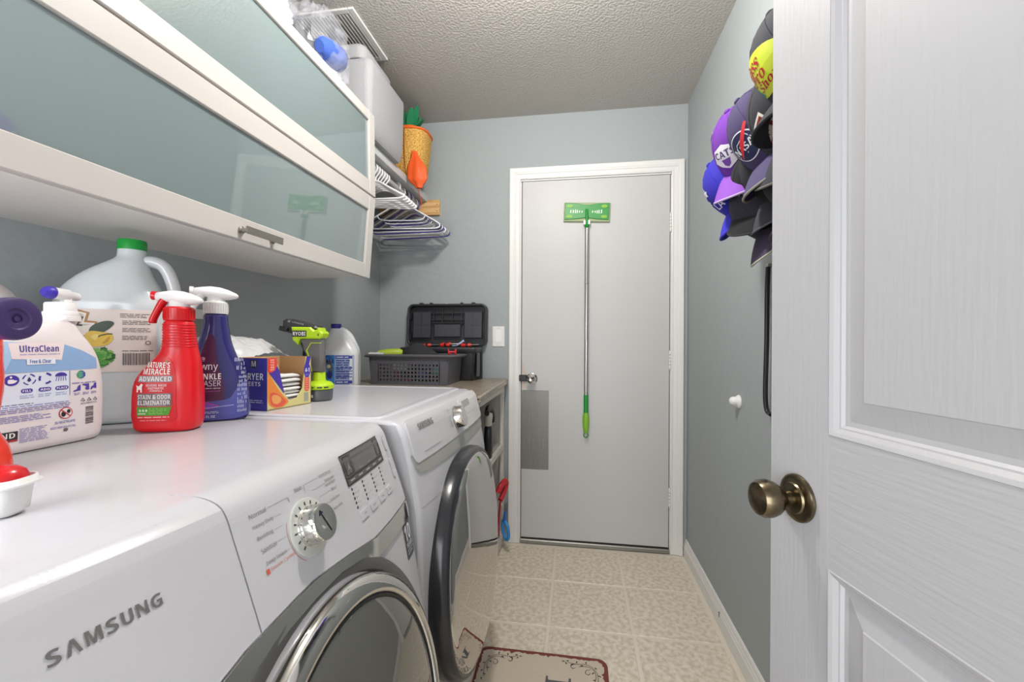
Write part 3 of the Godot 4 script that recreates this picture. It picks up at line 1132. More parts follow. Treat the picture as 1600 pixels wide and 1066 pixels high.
func build_closet_shelf() -> void:
	var grey := mt("c3c5c6", 0.45)
	var t := thing("closet_shelf", "pale grey shelf board on the left wall beyond the wall cabinet", "shelf", Vector3(XL, 1.965, 0.0))
	boxed("board", Vector3(0.15, 0.02, 0.412), Vector3(0.30, 0.039, 0.82), 0.002, grey, t)
	var s := S()
	box(s, Vector3(0.187, -0.033, 0.0095), Vector3(0.374, 0.088, 0.019), 0.002)
	obj("cleat", s, M.pine, t)
	for p in [Vector2(0.36, -0.015), Vector2(0.36, -0.055)]:
		s = S()
		lathe(s, [Vector2(0.003, 0), Vector2(0.0, 0.0006)], along(Vector3(p.x, p.y, 0.019), Vector3.BACK), 8)
		obj("screw", s, M.black, t)
	s = S()
	tube(s, [Vector3(0.25, -0.026, 0.019), Vector3(0.25, -0.026, 0.83)], 0.0145, 18)
	obj("rod", s, mt("c9cbcc", 0.35, 0.3), t)
	for z in [0.33, 0.66]:
		s = S()
		box(s, Vector3(0.25, -0.006, z), Vector3(0.028, 0.02, 0.016), 0.003)
		box(s, Vector3(0.268, -0.02, z), Vector3(0.005, 0.034, 0.014), 0.002)
		obj("rod_bracket", s, M.trim, t)
	# hangers on the rod, nearest first
	var white := mt("e2e2e4", 0.35)
	var navy := mt("2b2a55", 0.3)
	var purple := mt("56499c", 0.3)
	var grey_h := mt("9b9b98", 0.4)
	var hs := [
		[0.275, white, "white plastic hanger, nearest of the hangers over the back wall", 0.10], [0.245, navy, "dark navy plastic hanger right behind the nearest white hanger", 0.06],
		[0.215, white, "white plastic hanger between the navy and the purple hanger", 0.0], [0.185, purple, "purple plastic hanger in the middle of the back bunch of hangers", -0.05],
		[0.155, white, "white plastic hanger just behind the purple hanger", -0.02], [0.125, grey_h, "grey plastic hanger in the back bunch of hangers", 0.04],
		[0.095, white, "white plastic hanger between the grey and the violet hanger", -0.06], [0.065, purple, "violet plastic hanger closest to the pine cleat on the back wall", -0.08]]
	for k in hs.size():
		var h: Array = hs[k]
		hanger("clothes_hanger", h[2], Vector3(XL + 0.25, 1.9395, h[0]), h[3], h[1], 0.0042, 0.207, "hangers on the closet rod near the back wall")
	for k in 6:
		hanger("clothes_hanger", "white plastic hanger in the bunch beside the end of the wall cabinet", Vector3(XL + 0.25, 1.9395, 0.47 + 0.024 * k), 0.25 - 0.05 * k, white, 0.0055, 0.150, "white hangers beside the wall cabinet", 0.62)
	# foam cooler box with its lid set on top
	var foam := mt("a3a3a6", 0.75)
	tri_map(foam, Vector3(6, 6, 6), false)
	relief(foam, noise_tex(0.09, 2, 256, 15), 0.08)
	t = thing("foam_cooler", "large white foam cooler box standing on the closet shelf", "cooler", Vector3(-0.68, 2.004, 0.625))
	s = S()
	var body := rrect(-0.165, -0.178, 0.165, 0.178, 0.03)
	var rings := []
	for q in [[0.0, -0.022], [0.012, -0.012], [0.06, -0.006], [0.27, 0.0], [0.29, -0.002], [0.297, -0.008]]:
		var rg := PackedVector3Array()
		for p in inset(ccw(body), -q[1]):
			rg.append(Vector3(p.x, q[0], -p.y))
		rings.append(rg)
	loft(s, rings)
	obj("box_body", s, foam, t)
	t = thing("foam_slab", "white foam slab lying on top of the foam cooler box", "foam", Vector3(-0.70, 2.302, 0.665))
	s = S()
	var lidp := rrect(-0.125, -0.14, 0.155, 0.135, 0.035)
	rings = []
	for q in [[0.0, 0.004], [0.004, 0.0], [0.045, 0.0], [0.058, 0.006], [0.062, 0.02]]:
		var rg := PackedVector3Array()
		for p in inset(ccw(lidp), q[1]):
			rg.append(Vector3(p.x, q[0], -p.y))
		rings.append(rg)
	loft(s, rings)
	obj("block", s, foam, t)
	build_pineapple_bag()


func build_pineapple_bag() -> void:
	var t := thing("pineapple_bag", "yellow pineapple-shaped bag with green leaves and an orange pouch on the closet shelf", "bag", Vector3(-0.60, 2.004, 0.235))
	var yellow := mt("ffffff", 0.8)
	yellow.albedo_texture = noise_col(0.05, ["9c6a24", "c8923c", "d9ab55", "e3bd6c"], [0.3, 0.45, 0.55, 0.7], 52, 256)
	tri_map(yellow, Vector3(9, 9, 9), false)
	relief(yellow, noise_tex(0.06, 2, 256, 53), 0.25)
	var orange := mt("e0661e", 0.7)
	var s := S()
	var rings := []
	for q in [[0.002, 0.075, 0.06], [0.02, 0.095, 0.078], [0.10, 0.108, 0.088], [0.18, 0.116, 0.094], [0.235, 0.12, 0.098], [0.245, 0.118, 0.097]]:
		rings.append(ring(q[0], q[1], q[2], 3.0, 0.01, 0))
	loft(s, rings)
	obj("bag_body", s, yellow, t)
	s = S()
	rings = []
	for q in [[0.247, 0.115, 0.094], [0.262, 0.10, 0.08], [0.275, 0.07, 0.055], [0.282, 0.03, 0.025]]:
		rings.append(ring(q[0], q[1], q[2], 3.0, 0.01, 0))
	loft(s, rings)
	obj("bag_top", s, yellow, t)
	for q in [[0.246, 0.12, 0.0985, 0.0065], [0.281, 0.055, 0.042, 0.006]]:
		s = S()
		var rg := ring(q[0], q[1], q[2], 3.0, 0.01, 0, 36)
		var pts := Array(rg)
		pts.append(rg[0])
		tube(s, pts, q[3], 8, 1.0, false)
		obj("piping", s, orange, t)
	s = S()
	tube(s, [Vector3(0.03, 0.24, 0.1), Vector3(0.03, 0.13, 0.098), Vector3(0.03, 0.02, 0.082)], 0.003, 6)
	obj("seam", s, mt("a06c28", 0.8), t)
	# leaf crown: upright pointed leaves
	for k in 11:
		var a := TAU * k / 11.0
		var lean := 0.35 + 0.35 * (k % 2)
		s = S()
		var w := 0.021
		var ln := 0.085 + 0.02 * ((k * 7) % 3)
		var lf := PackedVector2Array()
		for p in [Vector2(-w * 0.7, 0), Vector2(w * 0.7, 0), Vector2(w, ln * 0.45), Vector2(w * 0.75, ln * 0.75), Vector2(w * 0.25, ln * 0.97), Vector2(-w * 0.25, ln * 0.97), Vector2(-w * 0.75, ln * 0.75), Vector2(-w, ln * 0.45)]:
			lf.append(p)
		prism(s, lf, -0.003, 0.003, Transform3D(Basis(Vector3.UP, a) * Basis(Vector3.RIGHT, lean), Vector3(0.01 + 0.03 * sin(a), 0.275, 0.03 * cos(a))), 0.002)
		obj("leaf", s, mt("0f7a4c" if k % 3 else "0b6640", 0.7), t)
	# orange drawstring pouch hanging in front of the shelf edge
	s = S()
	var fold := func(u: float, v: float) -> Vector3:
		var y := lerpf(0.115, -0.075, v)
		var w: float = lerpf(0.012, 0.042, smoothstep(0.0, 0.55, v)) * (1.0 - 0.65 * smoothstep(0.75, 1.0, v))
		var a := TAU * u
		var rip := 1.0 + 0.13 * sin(a * 5.0 + v * 4.0)
		return Vector3(0.085 + 0.03 * v + w * 1.15 * cos(a) * rip, y, 0.105 - w * 0.55 * sin(a) * rip)
	grid(s, fold, 36, 22)
	obj("orange_pouch", s, mt("e2571c", 0.6), t)
	s = S()
	tube(s, curve_pts([Vector3(0.10, -0.06, 0.10), Vector3(0.135, -0.035, 0.10), Vector3(0.152, -0.015, 0.10), Vector3(0.148, -0.04, 0.102), Vector3(0.12, -0.065, 0.104)], 5), 0.0022, 6)
	tube(s, curve_pts([Vector3(0.10, -0.06, 0.105), Vector3(0.118, -0.11, 0.105), Vector3(0.125, -0.15, 0.102), Vector3(0.12, -0.165, 0.1)], 5), 0.0022, 6)
	obj("drawstring", s, mt("b5451d", 0.7), t)


# front of a machine: t runs up the face and round onto the top; returns (x, y) for the side edges
func face_xy(prof: Array, t: float) -> Vector2:
	var i := 0
	while i < prof.size() - 2 and prof[i + 1].x < t:
		i += 1
	var a: Vector3 = prof[i]
	var b: Vector3 = prof[i + 1]
	var k := clampf((t - a.x) / (b.x - a.x), 0.0, 1.0)
	return Vector2(lerpf(a.y, b.y, k), lerpf(a.z, b.z, k))


func smooth_prof(p: Array) -> Array:   # points (t, x, y), eased
	var o := curve_pts(p, 14)
	return o


# map(u, t): u to the right seen from the front (towards -z), zc the middle of the machine
func face_map(prof: Array, zc: float, bow: float, t_end: float) -> Callable:
	return func(p: Vector2) -> Vector3:
		var q := face_xy(prof, p.y)
		var edge := maxf(0.0, absf(p.x) - (0.343 - 0.012))
		var rnd := 0.012 - sqrt(maxf(0.0, 0.012 * 0.012 - edge * edge))
		var fade := clampf((t_end - p.y) / 0.05, 0.0, 1.0)
		var b := bow * (1.0 - (p.x / 0.343) * (p.x / 0.343)) * fade - rnd
		return Vector3(q.x + b, q.y - rnd * (1.0 - fade) * 0.4, zc - p.x)


func machine_body(prof: Array, map: Callable, zc: float, t_end: float, back: float) -> SurfaceTool:
	var s := S()
	var us := []
	for k in 29:
		us.append(lerpf(-0.3429, 0.3429, k / 28.0))
	us = [-0.3425, -0.340, -0.336, -0.33] + us.slice(1, 28) + [0.33, 0.336, 0.340, 0.3425]
	var rings := []
	for u in us:
		var r := PackedVector3Array()
		var edge := maxf(0.0, absf(u) - (0.343 - 0.012))
		var drop := 0.012 - sqrt(maxf(0.0, 0.012 * 0.012 - edge * edge))
		r.append(Vector3(back, 0.02, zc - u))
		for k in 44:
			var t: float = lerpf(0.02, t_end, k / 43.0)
			var q: Vector3 = map.call(Vector2(u, t))
			q.y = minf(q.y, TOPY - drop)
			r.append(q)
		r.append(Vector3(back, TOPY - drop, zc - u))
		rings.append(r)
	loft(s, rings)
	return s


func build_washer() -> void:
	var zc := 1.872
	var prof := smooth_prof([Vector3(0.0, 0.012, 0.02), Vector3(0.02, 0.014, 0.02), Vector3(0.1, 0.018, 0.1), Vector3(0.3, 0.018, 0.3), Vector3(0.4, 0.014, 0.4), Vector3(0.5, 0.003, 0.5), Vector3(0.6, -0.014, 0.6), Vector3(0.7, -0.033, 0.7), Vector3(0.764, -0.046, 0.764), Vector3(0.808, -0.056, 0.808), Vector3(0.88, -0.081, 0.88), Vector3(0.925, -0.0975, 0.925), Vector3(0.943, -0.104, 0.943), Vector3(0.957, -0.112, 0.9565), Vector3(0.967, -0.121, 0.9635), Vector3(0.98, -0.134, 0.967), Vector3(1.007, -0.159, 0.9672), Vector3(1.25, -0.402, 0.967)])
	var map := face_map(prof, zc, 0.028, 1.007)
	var t := thing("washing_machine", "white front-loading washing machine with a chrome-ringed door, nearest the camera", "washing machine", Vector3.ZERO)
	obj("body", machine_body(prof, map, zc, 1.24, -0.83), M.appliance, t)
	for x in [-0.76, -0.08]:
		for u in [-0.28, 0.28]:
			var f := S()
			lathe(f, [Vector2(0.024, 0.0), Vector2(0.026, 0.004), Vector2(0.016, 0.008), Vector2(0.016, 0.024)], Transform3D(Basis(), Vector3(x, 0.0, zc + u)), 14)
			obj("foot", f, M.dark, t)
	# detergent drawer front on the left, control panel on the right; a fine seam between them
	var s := S()
	patch(s, poly([-0.339, 0.70, -0.28, 0.718, -0.25, 0.759, -0.21, 0.792, -0.17, 0.8105, -0.14, 0.818, -0.1175, 0.821, -0.1172, 0.962, -0.1175, 1.004, -0.339, 1.004]), map, 0.0022, -0.002, 0.0055)
	var dr := obj("drawer", s, M.appliance, t)
	s = S()
	var lx := -0.2825
	for q in [["S", 0.0085], ["Λ", 0.0100], ["M", 0.0112], ["S", 0.0085], ["U", 0.0090], ["N", 0.0095], ["G", 0.0090]]:
		write(s, q[0], Vector2(lx, 0.9010), Vector2(lx + q[1], 0.9120), map, "6f6d6b", F_BOLD, 0.003)
		lx += q[1] + 0.0027
	obj("lettering", s, M.print, dr)
	s = S()
	patch(s, poly([-0.1150, 0.821, -0.09, 0.8235, -0.058, 0.8265, -0.022, 0.8285, 0.018, 0.8255, 0.07, 0.82, 0.15, 0.8075, 0.233, 0.806, 0.339, 0.806, 0.339, 1.004, -0.1150, 1.004, -0.1150, 0.962]), map, 0.0022, -0.002, 0.0055)
	var cp := obj("control_panel", s, M.appliance, t)
	# chrome band under the control panel, sweeping down round the door
	s = S()
	patch(s, poly([0.3405, 0.8045, 0.233, 0.8045, 0.15, 0.806, 0.07, 0.8187, 0.018, 0.824, -0.022, 0.827, -0.058, 0.825, -0.09, 0.822, -0.116, 0.819, -0.14, 0.8165, -0.17, 0.809, -0.21, 0.7905, -0.25, 0.7575, -0.28, 0.7165, -0.305, 0.66, -0.318, 0.60, -0.300, 0.60, -0.285, 0.66, -0.262, 0.707, -0.235, 0.741, -0.20, 0.766, -0.17, 0.7785, -0.141, 0.788, -0.11, 0.796, -0.08, 0.803, -0.03, 0.808, 0.0345, 0.809, 0.093, 0.799, 0.12, 0.788, 0.143, 0.7756, 0.18, 0.774, 0.23, 0.7735, 0.3405, 0.7735]), map, 0.0052, -0.004, 0.014)
	obj("chrome_band", s, M.chrome, t)
	# selector dial
	var dial := Vector2(0.0, 0.889)
	var up := up_from(map, dial)
	var c: Vector3 = on_map(map, dial, 0.002)
	var x := along(c, up, Vector3(0, 0, -1))
	s = S()
	lathe(s, [Vector2(0.0395, 0.0), Vector2(0.0395, 0.0022), Vector2(0.037, 0.0035), Vector2(0.0, 0.0035)], x, 44)
	var plate := mt("d9dbd4", 0.25, 0.35)
	var dp := obj("dial_plate", s, plate, cp)
	s = S()
	lathe(s, [Vector2(0.0275, 0.003), Vector2(0.0275, 0.006), Vector2(0.0262, 0.007), Vector2(0.0255, 0.024), Vector2(0.024, 0.0268), Vector2(0.0215, 0.0272), Vector2(0.0, 0.0265)], x, 44)
	obj("dial", s, M.chrome, dp)
	var dm := func(p: Vector2) -> Vector3:
		return x * Vector3(p.x, 0.0, -p.y)
	# x's own axes: x to the right along the face, -z up the face
	s = S()
	for k in 13:
		var a := deg_to_rad(-130.0 + 260.0 * k / 12.0)
		var q := Vector2(sin(a), cos(a))
		var n := q.orthogonal()
		paint(s, "3a3733", [q * 0.0295 + n * 0.0011, q * 0.0345 + n * 0.0011, q * 0.0345 - n * 0.0011, q * 0.0295 - n * 0.0011], dm, 0.0040)
	line2(s, "26211f", [Vector2(0.006, -0.016), Vector2(0.001, -0.001), Vector2(-0.005, 0.013)], 0.0016, dm, 0.0274)
	paint(s, "1d1d3a", poly([-0.0098, 0.0105, -0.0005, 0.0132, -0.0068, 0.0185]), dm, 0.0275)
	prnt("dial_marks", s, dp)
	# cycle names with leader lines, steam arc
	s = S()
	var g := "8a8785"
	var left := [["Normal", -0.0895, -0.063, 0.9365], ["Heavy Duty", -0.0885, -0.055, 0.9228], ["Bedding", -0.0870, -0.0615, 0.9093], ["Sanitize", -0.0870, -0.062, 0.8952], ["Deep Steam", -0.085, -0.051, 0.8796]]
	var ends := [Vector2(-0.0235, 0.9365), Vector2(-0.0415, 0.9228), Vector2(-0.045, 0.9093), Vector2(-0.0455, 0.8952), Vector2(-0.044, 0.8796)]
	for k in left.size():
		var w: Array = left[k]
		write(s, w[0], Vector2(w[1], w[3] - 0.0028), Vector2(w[2], w[3] + 0.0028), map, g, F_REG, 0.0027)
		line2(s, "a5a3a1", [Vector2(w[2] + 0.003, w[3]), ends[k]], 0.0005, map, 0.0026)
	line2(s, "a5a3a1", [Vector2(-0.0235, 0.9365), Vector2(-0.0215, 0.9355), Vector2(-0.0215, 0.930)], 0.0005, map, 0.0026)
	write(s, "Steam Cycles", Vector2(-0.0815, 0.8688), Vector2(-0.040, 0.8742), map, "d68f7c", F_REG, 0.0027)
	paint(s, "d0674f", rect2(-0.0885, 0.8685, -0.0835, 0.8745), map, 0.0027)
	var arc := []
	for k in 15:
		var a := deg_to_rad(152.0 + 84.0 * k / 14.0)
		arc.append(dial + Vector2(cos(a), sin(a)) * 0.0425)
	line2(s, "c98a80", arc, 0.0007, map, 0.0026)
	write(s, "Wash", Vector2(-0.008, 0.9372), Vector2(0.0075, 0.9425), map, g, F_REG, 0.0027)
	var right := [["Perm Press", 0.051, 0.083, 0.9408], ["Delicates", 0.062, 0.088, 0.9315], ["Hand Wash", 0.060, 0.088, 0.9255], ["Wool", 0.070, 0.0845, 0.9155], ["Quick Wash", 0.060, 0.087, 0.902], ["Spin Only", 0.062, 0.088, 0.889]]
	var from := [Vector2(0.0135, 0.9408), Vector2(0.028, 0.9285), Vector2(0.0, 0.0), Vector2(0.038, 0.9155), Vector2(0.041, 0.902), Vector2(0.0425, 0.889)]
	for k in right.size():
		var w: Array = right[k]
		write(s, w[0], Vector2(w[1], w[3] - 0.0025), Vector2(w[2], w[3] + 0.0025), map, "9b9896", F_REG, 0.0027)
		if k != 2:
			line2(s, "a5a3a1", [from[k], Vector2(w[1] - 0.003, from[k].y)], 0.0005, map, 0.0026)
	line2(s, "a5a3a1", [Vector2(0.0135, 0.9408), Vector2(0.0125, 0.9395), Vector2(0.0125, 0.931)], 0.0005, map, 0.0026)
	prnt("cycle_print", s, cp)
	# display
	s = S()
	patch(s, rrect(0.117, 0.9035, 0.278, 0.9525, 0.003), map, 0.0036, 0.0, 0.012)
	var disp := obj("display", s, mt("5b5957", 0.22), cp)
	s = S()
	for r in [rect2(0.117, 0.9035, 0.278, 0.905), rect2(0.117, 0.951, 0.278, 0.9525), rect2(0.117, 0.9035, 0.1195, 0.9525), rect2(0.2755, 0.9035, 0.278, 0.9525), rect2(0.12, 0.9145, 0.2755, 0.9165)]:
		paint(s, "33312f", r, map, 0.0039)
	paint(s, "6d6b69", rect2(0.152, 0.9185, 0.250, 0.949), map, 0.0039)
	for k in 2:
		var x0: float = [0.123, 0.254][k]
		var x1: float = [0.147, 0.273][k]
		for r in [rect2(x0, 0.9185, x1, 0.9200), rect2(x0, 0.9475, x1, 0.949), rect2(x0, 0.9185, x0 + 0.0018, 0.949), rect2(x1 - 0.0012, 0.9185, x1, 0.949)]:
			paint(s, "2b2927", r, map, 0.0040)
	paint(s, "8a8886", poly([0.130, 0.927, 0.1405, 0.927, 0.1355, 0.938]), map, 0.0040)
	for k in 5:
		var x0 := 0.1215 + 0.0312 * k
		for r in [rect2(x0, 0.9055, x0 + 0.0285, 0.9062), rect2(x0, 0.9133, x0 + 0.0285, 0.914), rect2(x0 + 0.0278, 0.9055, x0 + 0.0285, 0.914)]:
			paint(s, "434140", r, map, 0.0040)
		paint(s, "a3a19f", rect2(x0 + 0.006, 0.9085, x0 + 0.022, 0.9112), map, 0.0041)
	paint(s, "8f8d8b", rect2(0.168, 0.9195, 0.186, 0.9212), map, 0.0041)
	paint(s, "8f8d8b", rect2(0.205, 0.9195, 0.218, 0.9212), map, 0.0041)
	prnt("display_marks", s, disp)
	# power and start buttons
	for q in [[0.3135, 0.9285, 0.0066, 0.0135], [0.3115, 0.880, 0.0060, 0.0205]]:
		s = S()
		patch(s, rrect(q[0] - q[2] - 0.0012, q[1] - q[3] - 0.0012, q[0] + q[2] + 0.0012, q[1] + q[3] + 0.0012, 0.0075, 8), map, 0.0026, 0.001, 0.02)
		obj("button_gap", s, mt("8b8987", 0.6), cp)
		s = S()
		patch(s, rrect(q[0] - q[2], q[1] - q[3], q[0] + q[2], q[1] + q[3], 0.0065, 8), map, 0.0050, 0.001, 0.02)
		obj("button", s, M.appliance, cp)
	s = S()
	paint(s, "b0aeac", rect2(0.309, 0.9455, 0.3175, 0.9475), map, 0.0027)
	paint(s, "b0aeac", rect2(0.307, 0.9065, 0.3175, 0.9085), map, 0.0027)
	paint(s, "b0aeac", rect2(0.308, 0.9035, 0.3155, 0.905), map, 0.0027)
	# indicator dots and their words
	for k in 4:
		var x0: float = 0.1255 + 0.0405 * k
		for r in 5:
			var y0 := 0.8972 - 0.0075 * r
			paint(s, "2f2d2b", oval(x0, y0, 0.0022, 0.0024, 12), map, 0.0027)
			paint(s, "c3c1bf", rect2(x0 + 0.006, y0 - 0.0010, x0 + 0.010 + 0.011 * absf(sin(k * 3.0 + r * 1.7)), y0 + 0.0010), map, 0.0027)
	prnt("indicator_print", s, cp)
	for k in 4:
		var x0: float = 0.126 + 0.0408 * k
		s = S()
		patch(s, rrect(x0, 0.8450, x0 + 0.0275, 0.8585, 0.0015), map, 0.0046, 0.001, 0.03)
		var key := obj("key", s, M.appliance, cp)
		s = S()
		paint(s, "a8a6a4", rect2(x0 + 0.009, 0.8510, x0 + 0.019, 0.8535), map, 0.0049)
		paint(s, "b7b5b3", rect2(x0 + 0.0, 0.8450, x0 + 0.0275, 0.8455), map, 0.0049)
		prnt("key_print", s, key)
	# warranty sticker by the right edge
	s = S()
	patch(s, poly([0.283, 0.700, 0.327, 0.700, 0.327, 0.770, 0.283, 0.770]), map, 0.0010, -0.001, 0.012)
	var stk := obj("sticker", s, mt("4f5255", 0.35), t)
	s = S()
	write(s, "10", Vector2(0.287, 0.733), Vector2(0.323, 0.764), map, "e8e8e8", F_BOLD, 0.0013)
	write(s, "YEAR", Vector2(0.288, 0.720), Vector2(0.322, 0.730), map, "d8d8d8", F_BOLD, 0.0013)
	paint(s, "b9bbbc", rect2(0.288, 0.714, 0.322, 0.7165), map, 0.0013)
	paint(s, "b9bbbc", rect2(0.288, 0.708, 0.318, 0.7105), map, 0.0013)
	prnt("sticker_print", s, stk)
	# door: grey recess, chrome ring, convex dark glass; tilted with the front
	var nrm := Vector3(1.0, 0.20, 0.0).normalized()
	var mid := Vector3(0.026, 0.537, zc)
	var X := along(mid, nrm, Vector3(0, 0, -1))
	s = S()
	lathe(s, [Vector2(0.292, -0.02), Vector2(0.292, 0.001), Vector2(0.288, 0.0035), Vector2(0.272, 0.004), Vector2(0.266, -0.004), Vector2(0.256, -0.006)], along(mid + Vector3(0, 0, 0.012), nrm, Vector3(0, 0, -1)), 72)
	obj("door_recess", s, mt("6f6d6a", 0.3, 0.6), t)
	s = S()
	lathe(s, [Vector2(0.262, -0.012), Vector2(0.262, 0.008), Vector2(0.2605, 0.013), Vector2(0.2565, 0.0175), Vector2(0.249, 0.0215), Vector2(0.240, 0.0235), Vector2(0.2345, 0.0235), Vector2(0.2315, 0.021), Vector2(0.2305, 0.016)], X, 80, 1.0)
	var ringo := obj("door_ring", s, M.chrome, t)
	s = S()
	lathe(s, [Vector2(0.2305, 0.012), Vector2(0.2305, 0.0195), Vector2(0.228, 0.0205), Vector2(0.226, 0.0185)], X, 72)
	obj("door_gasket", s, M.black, ringo)
	s = S()
	lathe(s, [Vector2(0.2265, 0.0175), Vector2(0.215, 0.022), Vector2(0.19, 0.0285), Vector2(0.15, 0.036), Vector2(0.10, 0.0425), Vector2(0.05, 0.046), Vector2(0.0, 0.047)], X, 72)
	var dg := mt("8e8c86", 0.035, 0.75)
	obj("door_glass", s, dg, ringo)


func build_dryer() -> void:
	var zc := 1.1625
	var prof := smooth_prof([Vector3(0.0, -0.036, 0.02), Vector3(0.02, -0.034, 0.02), Vector3(0.1, -0.028, 0.1), Vector3(0.62, -0.028, 0.62), Vector3(0.72, -0.030, 0.72), Vector3(0.766, -0.034, 0.766), Vector3(0.80, -0.0405, 0.80), Vector3(0.864, -0.0520, 0.864), Vector3(0.925, -0.0675, 0.925), Vector3(0.945, -0.0745, 0.945), Vector3(0.957, -0.082, 0.9575), Vector3(0.967, -0.092, 0.9642), Vector3(0.98, -0.106, 0.967), Vector3(1.01, -0.136, 0.967), Vector3(1.25, -0.402, 0.967)])
	var map := face_map(prof, zc, 0.012, 1.01)
	var t := thing("tumble_dryer", "white tumble dryer with a round black-rimmed mirror door, beside the washing machine", "dryer", Vector3.ZERO)
	obj("body", machine_body(prof, map, zc, 1.24, -0.83), M.appliance, t)
	for x in [-0.76, -0.08]:
		for u in [-0.28, 0.28]:
			var f := S()
			lathe(f, [Vector2(0.024, 0.0), Vector2(0.026, 0.004), Vector2(0.016, 0.008), Vector2(0.016, 0.024)], Transform3D(Basis(), Vector3(x, 0.0, zc + u)), 14)
			obj("foot", f, M.dark, t)
	# top sheet with a raised rim
	var s := S()
	var rim := rrect(-0.82, -0.335, -0.125, 0.335, 0.04)
	var rim2 := inset(ccw(rim), 0.022)
	var rim3 := inset(ccw(rim), 0.03)
	var rings := []
	for q in [[rim, 0.9655], [rim, 0.9695], [inset(ccw(rim), 0.004), 0.9715], [rim2, 0.9715], [rim3, 0.9695]]:
		var rg := PackedVector3Array()
		for p in ccw(q[0]):
			rg.append(Vector3(p.x, q[1], zc - p.y))
		rings.append(rg)
	loft(s, rings)
	obj("top_rim", s, M.appliance_top, t)
	# control panel, raised
	s = S()
	patch(s, rrect(-0.326, 0.866, 0.334, 0.9605, 0.018, 6), map, 0.005, -0.004, 0.0075)
	var cp := obj("control_panel", s, M.appliance, t)
	# grey grip band under it
	s = S()
	patch(s, poly([-0.334, 0.888, -0.322, 0.872, -0.30, 0.868, -0.2, 0.868, 0.0, 0.868, 0.2, 0.868, 0.340, 0.868, 0.340, 0.833, 0.2, 0.830, 0.0, 0.8295, -0.2, 0.833, -0.285, 0.838, -0.310, 0.845, -0.324, 0.858]), map, 0.0030, -0.003, 0.014)
	obj("grip_band", s, mt("a4a49f", 0.35), t)
	# seam between front panels
	s = S()
	line2(s, "a2a09e", [Vector2(-0.342, 0.7685), Vector2(-0.3, 0.7655), Vector2(-0.1, 0.7625), Vector2(0.1, 0.7625), Vector2(0.3, 0.7655), Vector2(0.342, 0.7685)], 0.0014, map, 0.0005, 0.02)
	obj("panel_seam", s, M.print, t)
	s = S()
	write(s, "SΛMSUNG", Vector2(-0.276, 0.9325), Vector2(-0.184, 0.9475), map, "777573", F_BOLD, 0.0066)
	small_print(s, "8f8d8b", -0.272, 0.8795, -0.168, 0.8835, 1, map, 0.0064, 0.05)
	for k in 6:
		paint(s, "b4b2b0", rect2(-0.062 + 0.004 * k * (1 if k < 3 else 0), 0.9445 - 0.0085 * k, -0.044, 0.9468 - 0.0085 * k), map, 0.0064)
	prnt("lettering", s, cp)
	# dial
	var dial := Vector2(0.006, 0.915)
	var x := along(on_map(map, dial, 0.006), up_from(map, dial), Vector3(0, 0, -1))
	s = S()
	lathe(s, [Vector2(0.036, 0.0), Vector2(0.036, 0.0015), Vector2(0.034, 0.0025), Vector2(0.033, 0.006), Vector2(0.0315, 0.021), Vector2(0.030, 0.0235), Vector2(0.027, 0.024)], x, 40)
	var dl := obj("dial", s, M.chrome, cp)
	s = S()
	lathe(s, [Vector2(0.0275, 0.0225), Vector2(0.0265, 0.0245), Vector2(0.0, 0.0245)], x, 36)
	obj("dial_cap", s, mt("c9c8c4", 0.3, 0.4), dl)
	# display field to the right of the dial
	s = S()
	patch(s, rrect(0.062, 0.866, 0.326, 0.9555, 0.010, 5), map, 0.0073, 0.004, 0.014)
	var df := obj("display_field", s, mt("dedddb", 0.2), cp)
	s = S()
	patch(s, rrect(0.090, 0.930, 0.185, 0.949, 0.002), map, 0.0078, 0.006, 0.03)
	obj("display", s, mt("a3a3a2", 0.25), df)
	s = S()
	for k in 5:
		paint(s, "b3b2b0", rect2(0.09 + 0.04 * k, 0.905, 0.112 + 0.04 * k, 0.908), map, 0.0077)
		paint(s, "c0bfbd", rect2(0.09 + 0.04 * k, 0.888, 0.108 + 0.04 * k, 0.8905), map, 0.0077)
	paint(s, "8c8b89", oval(0.305, 0.889, 0.004, 0.004, 10), map, 0.0077)
	prnt("field_print", s, df)
	# door: black rim, mirror-dark domed glass, grip notch
	var nrm := Vector3(1.0, 0.05, 0.0).normalized()
	var X := along(Vector3(-0.018, 0.517, zc), nrm, Vector3(0, 0, -1))
	var disc := func(r: float, h: float) -> PackedVector3Array:
		return xform(ring(h, r * 1.0, r * 1.0, 2.25, 0, 0, 72), X)
	s = S()
	rings = []
	for q in [[0.304, -0.01], [0.306, 0.010], [0.304, 0.024], [0.299, 0.036], [0.294, 0.041], [0.289, 0.042], [0.286, 0.039]]:
		rings.append(disc.call(q[0], q[1]))
	loft(s, rings, false, false, [1])
	var rimo := obj("door_rim", s, mt("2b2c30", 0.22), t)
	s = S()
	rings = []
	for q in [[0.287, 0.038], [0.283, 0.045], [0.268, 0.0495], [0.235, 0.0565], [0.185, 0.064], [0.12, 0.070], [0.06, 0.0725], [0.0001, 0.073]]:
		rings.append(disc.call(q[0], q[1]))
	loft(s, rings, false, false)
	obj("door_glass", s, mt("c9c6c4", 0.025, 1.0), rimo)


func prnt(called: String, s: SurfaceTool, parent: Node) -> MeshInstance3D:   # flat print of many small marks
	var o := obj(called, s, M.print, parent)
	o.set_meta("kind", "stuff")
	return o


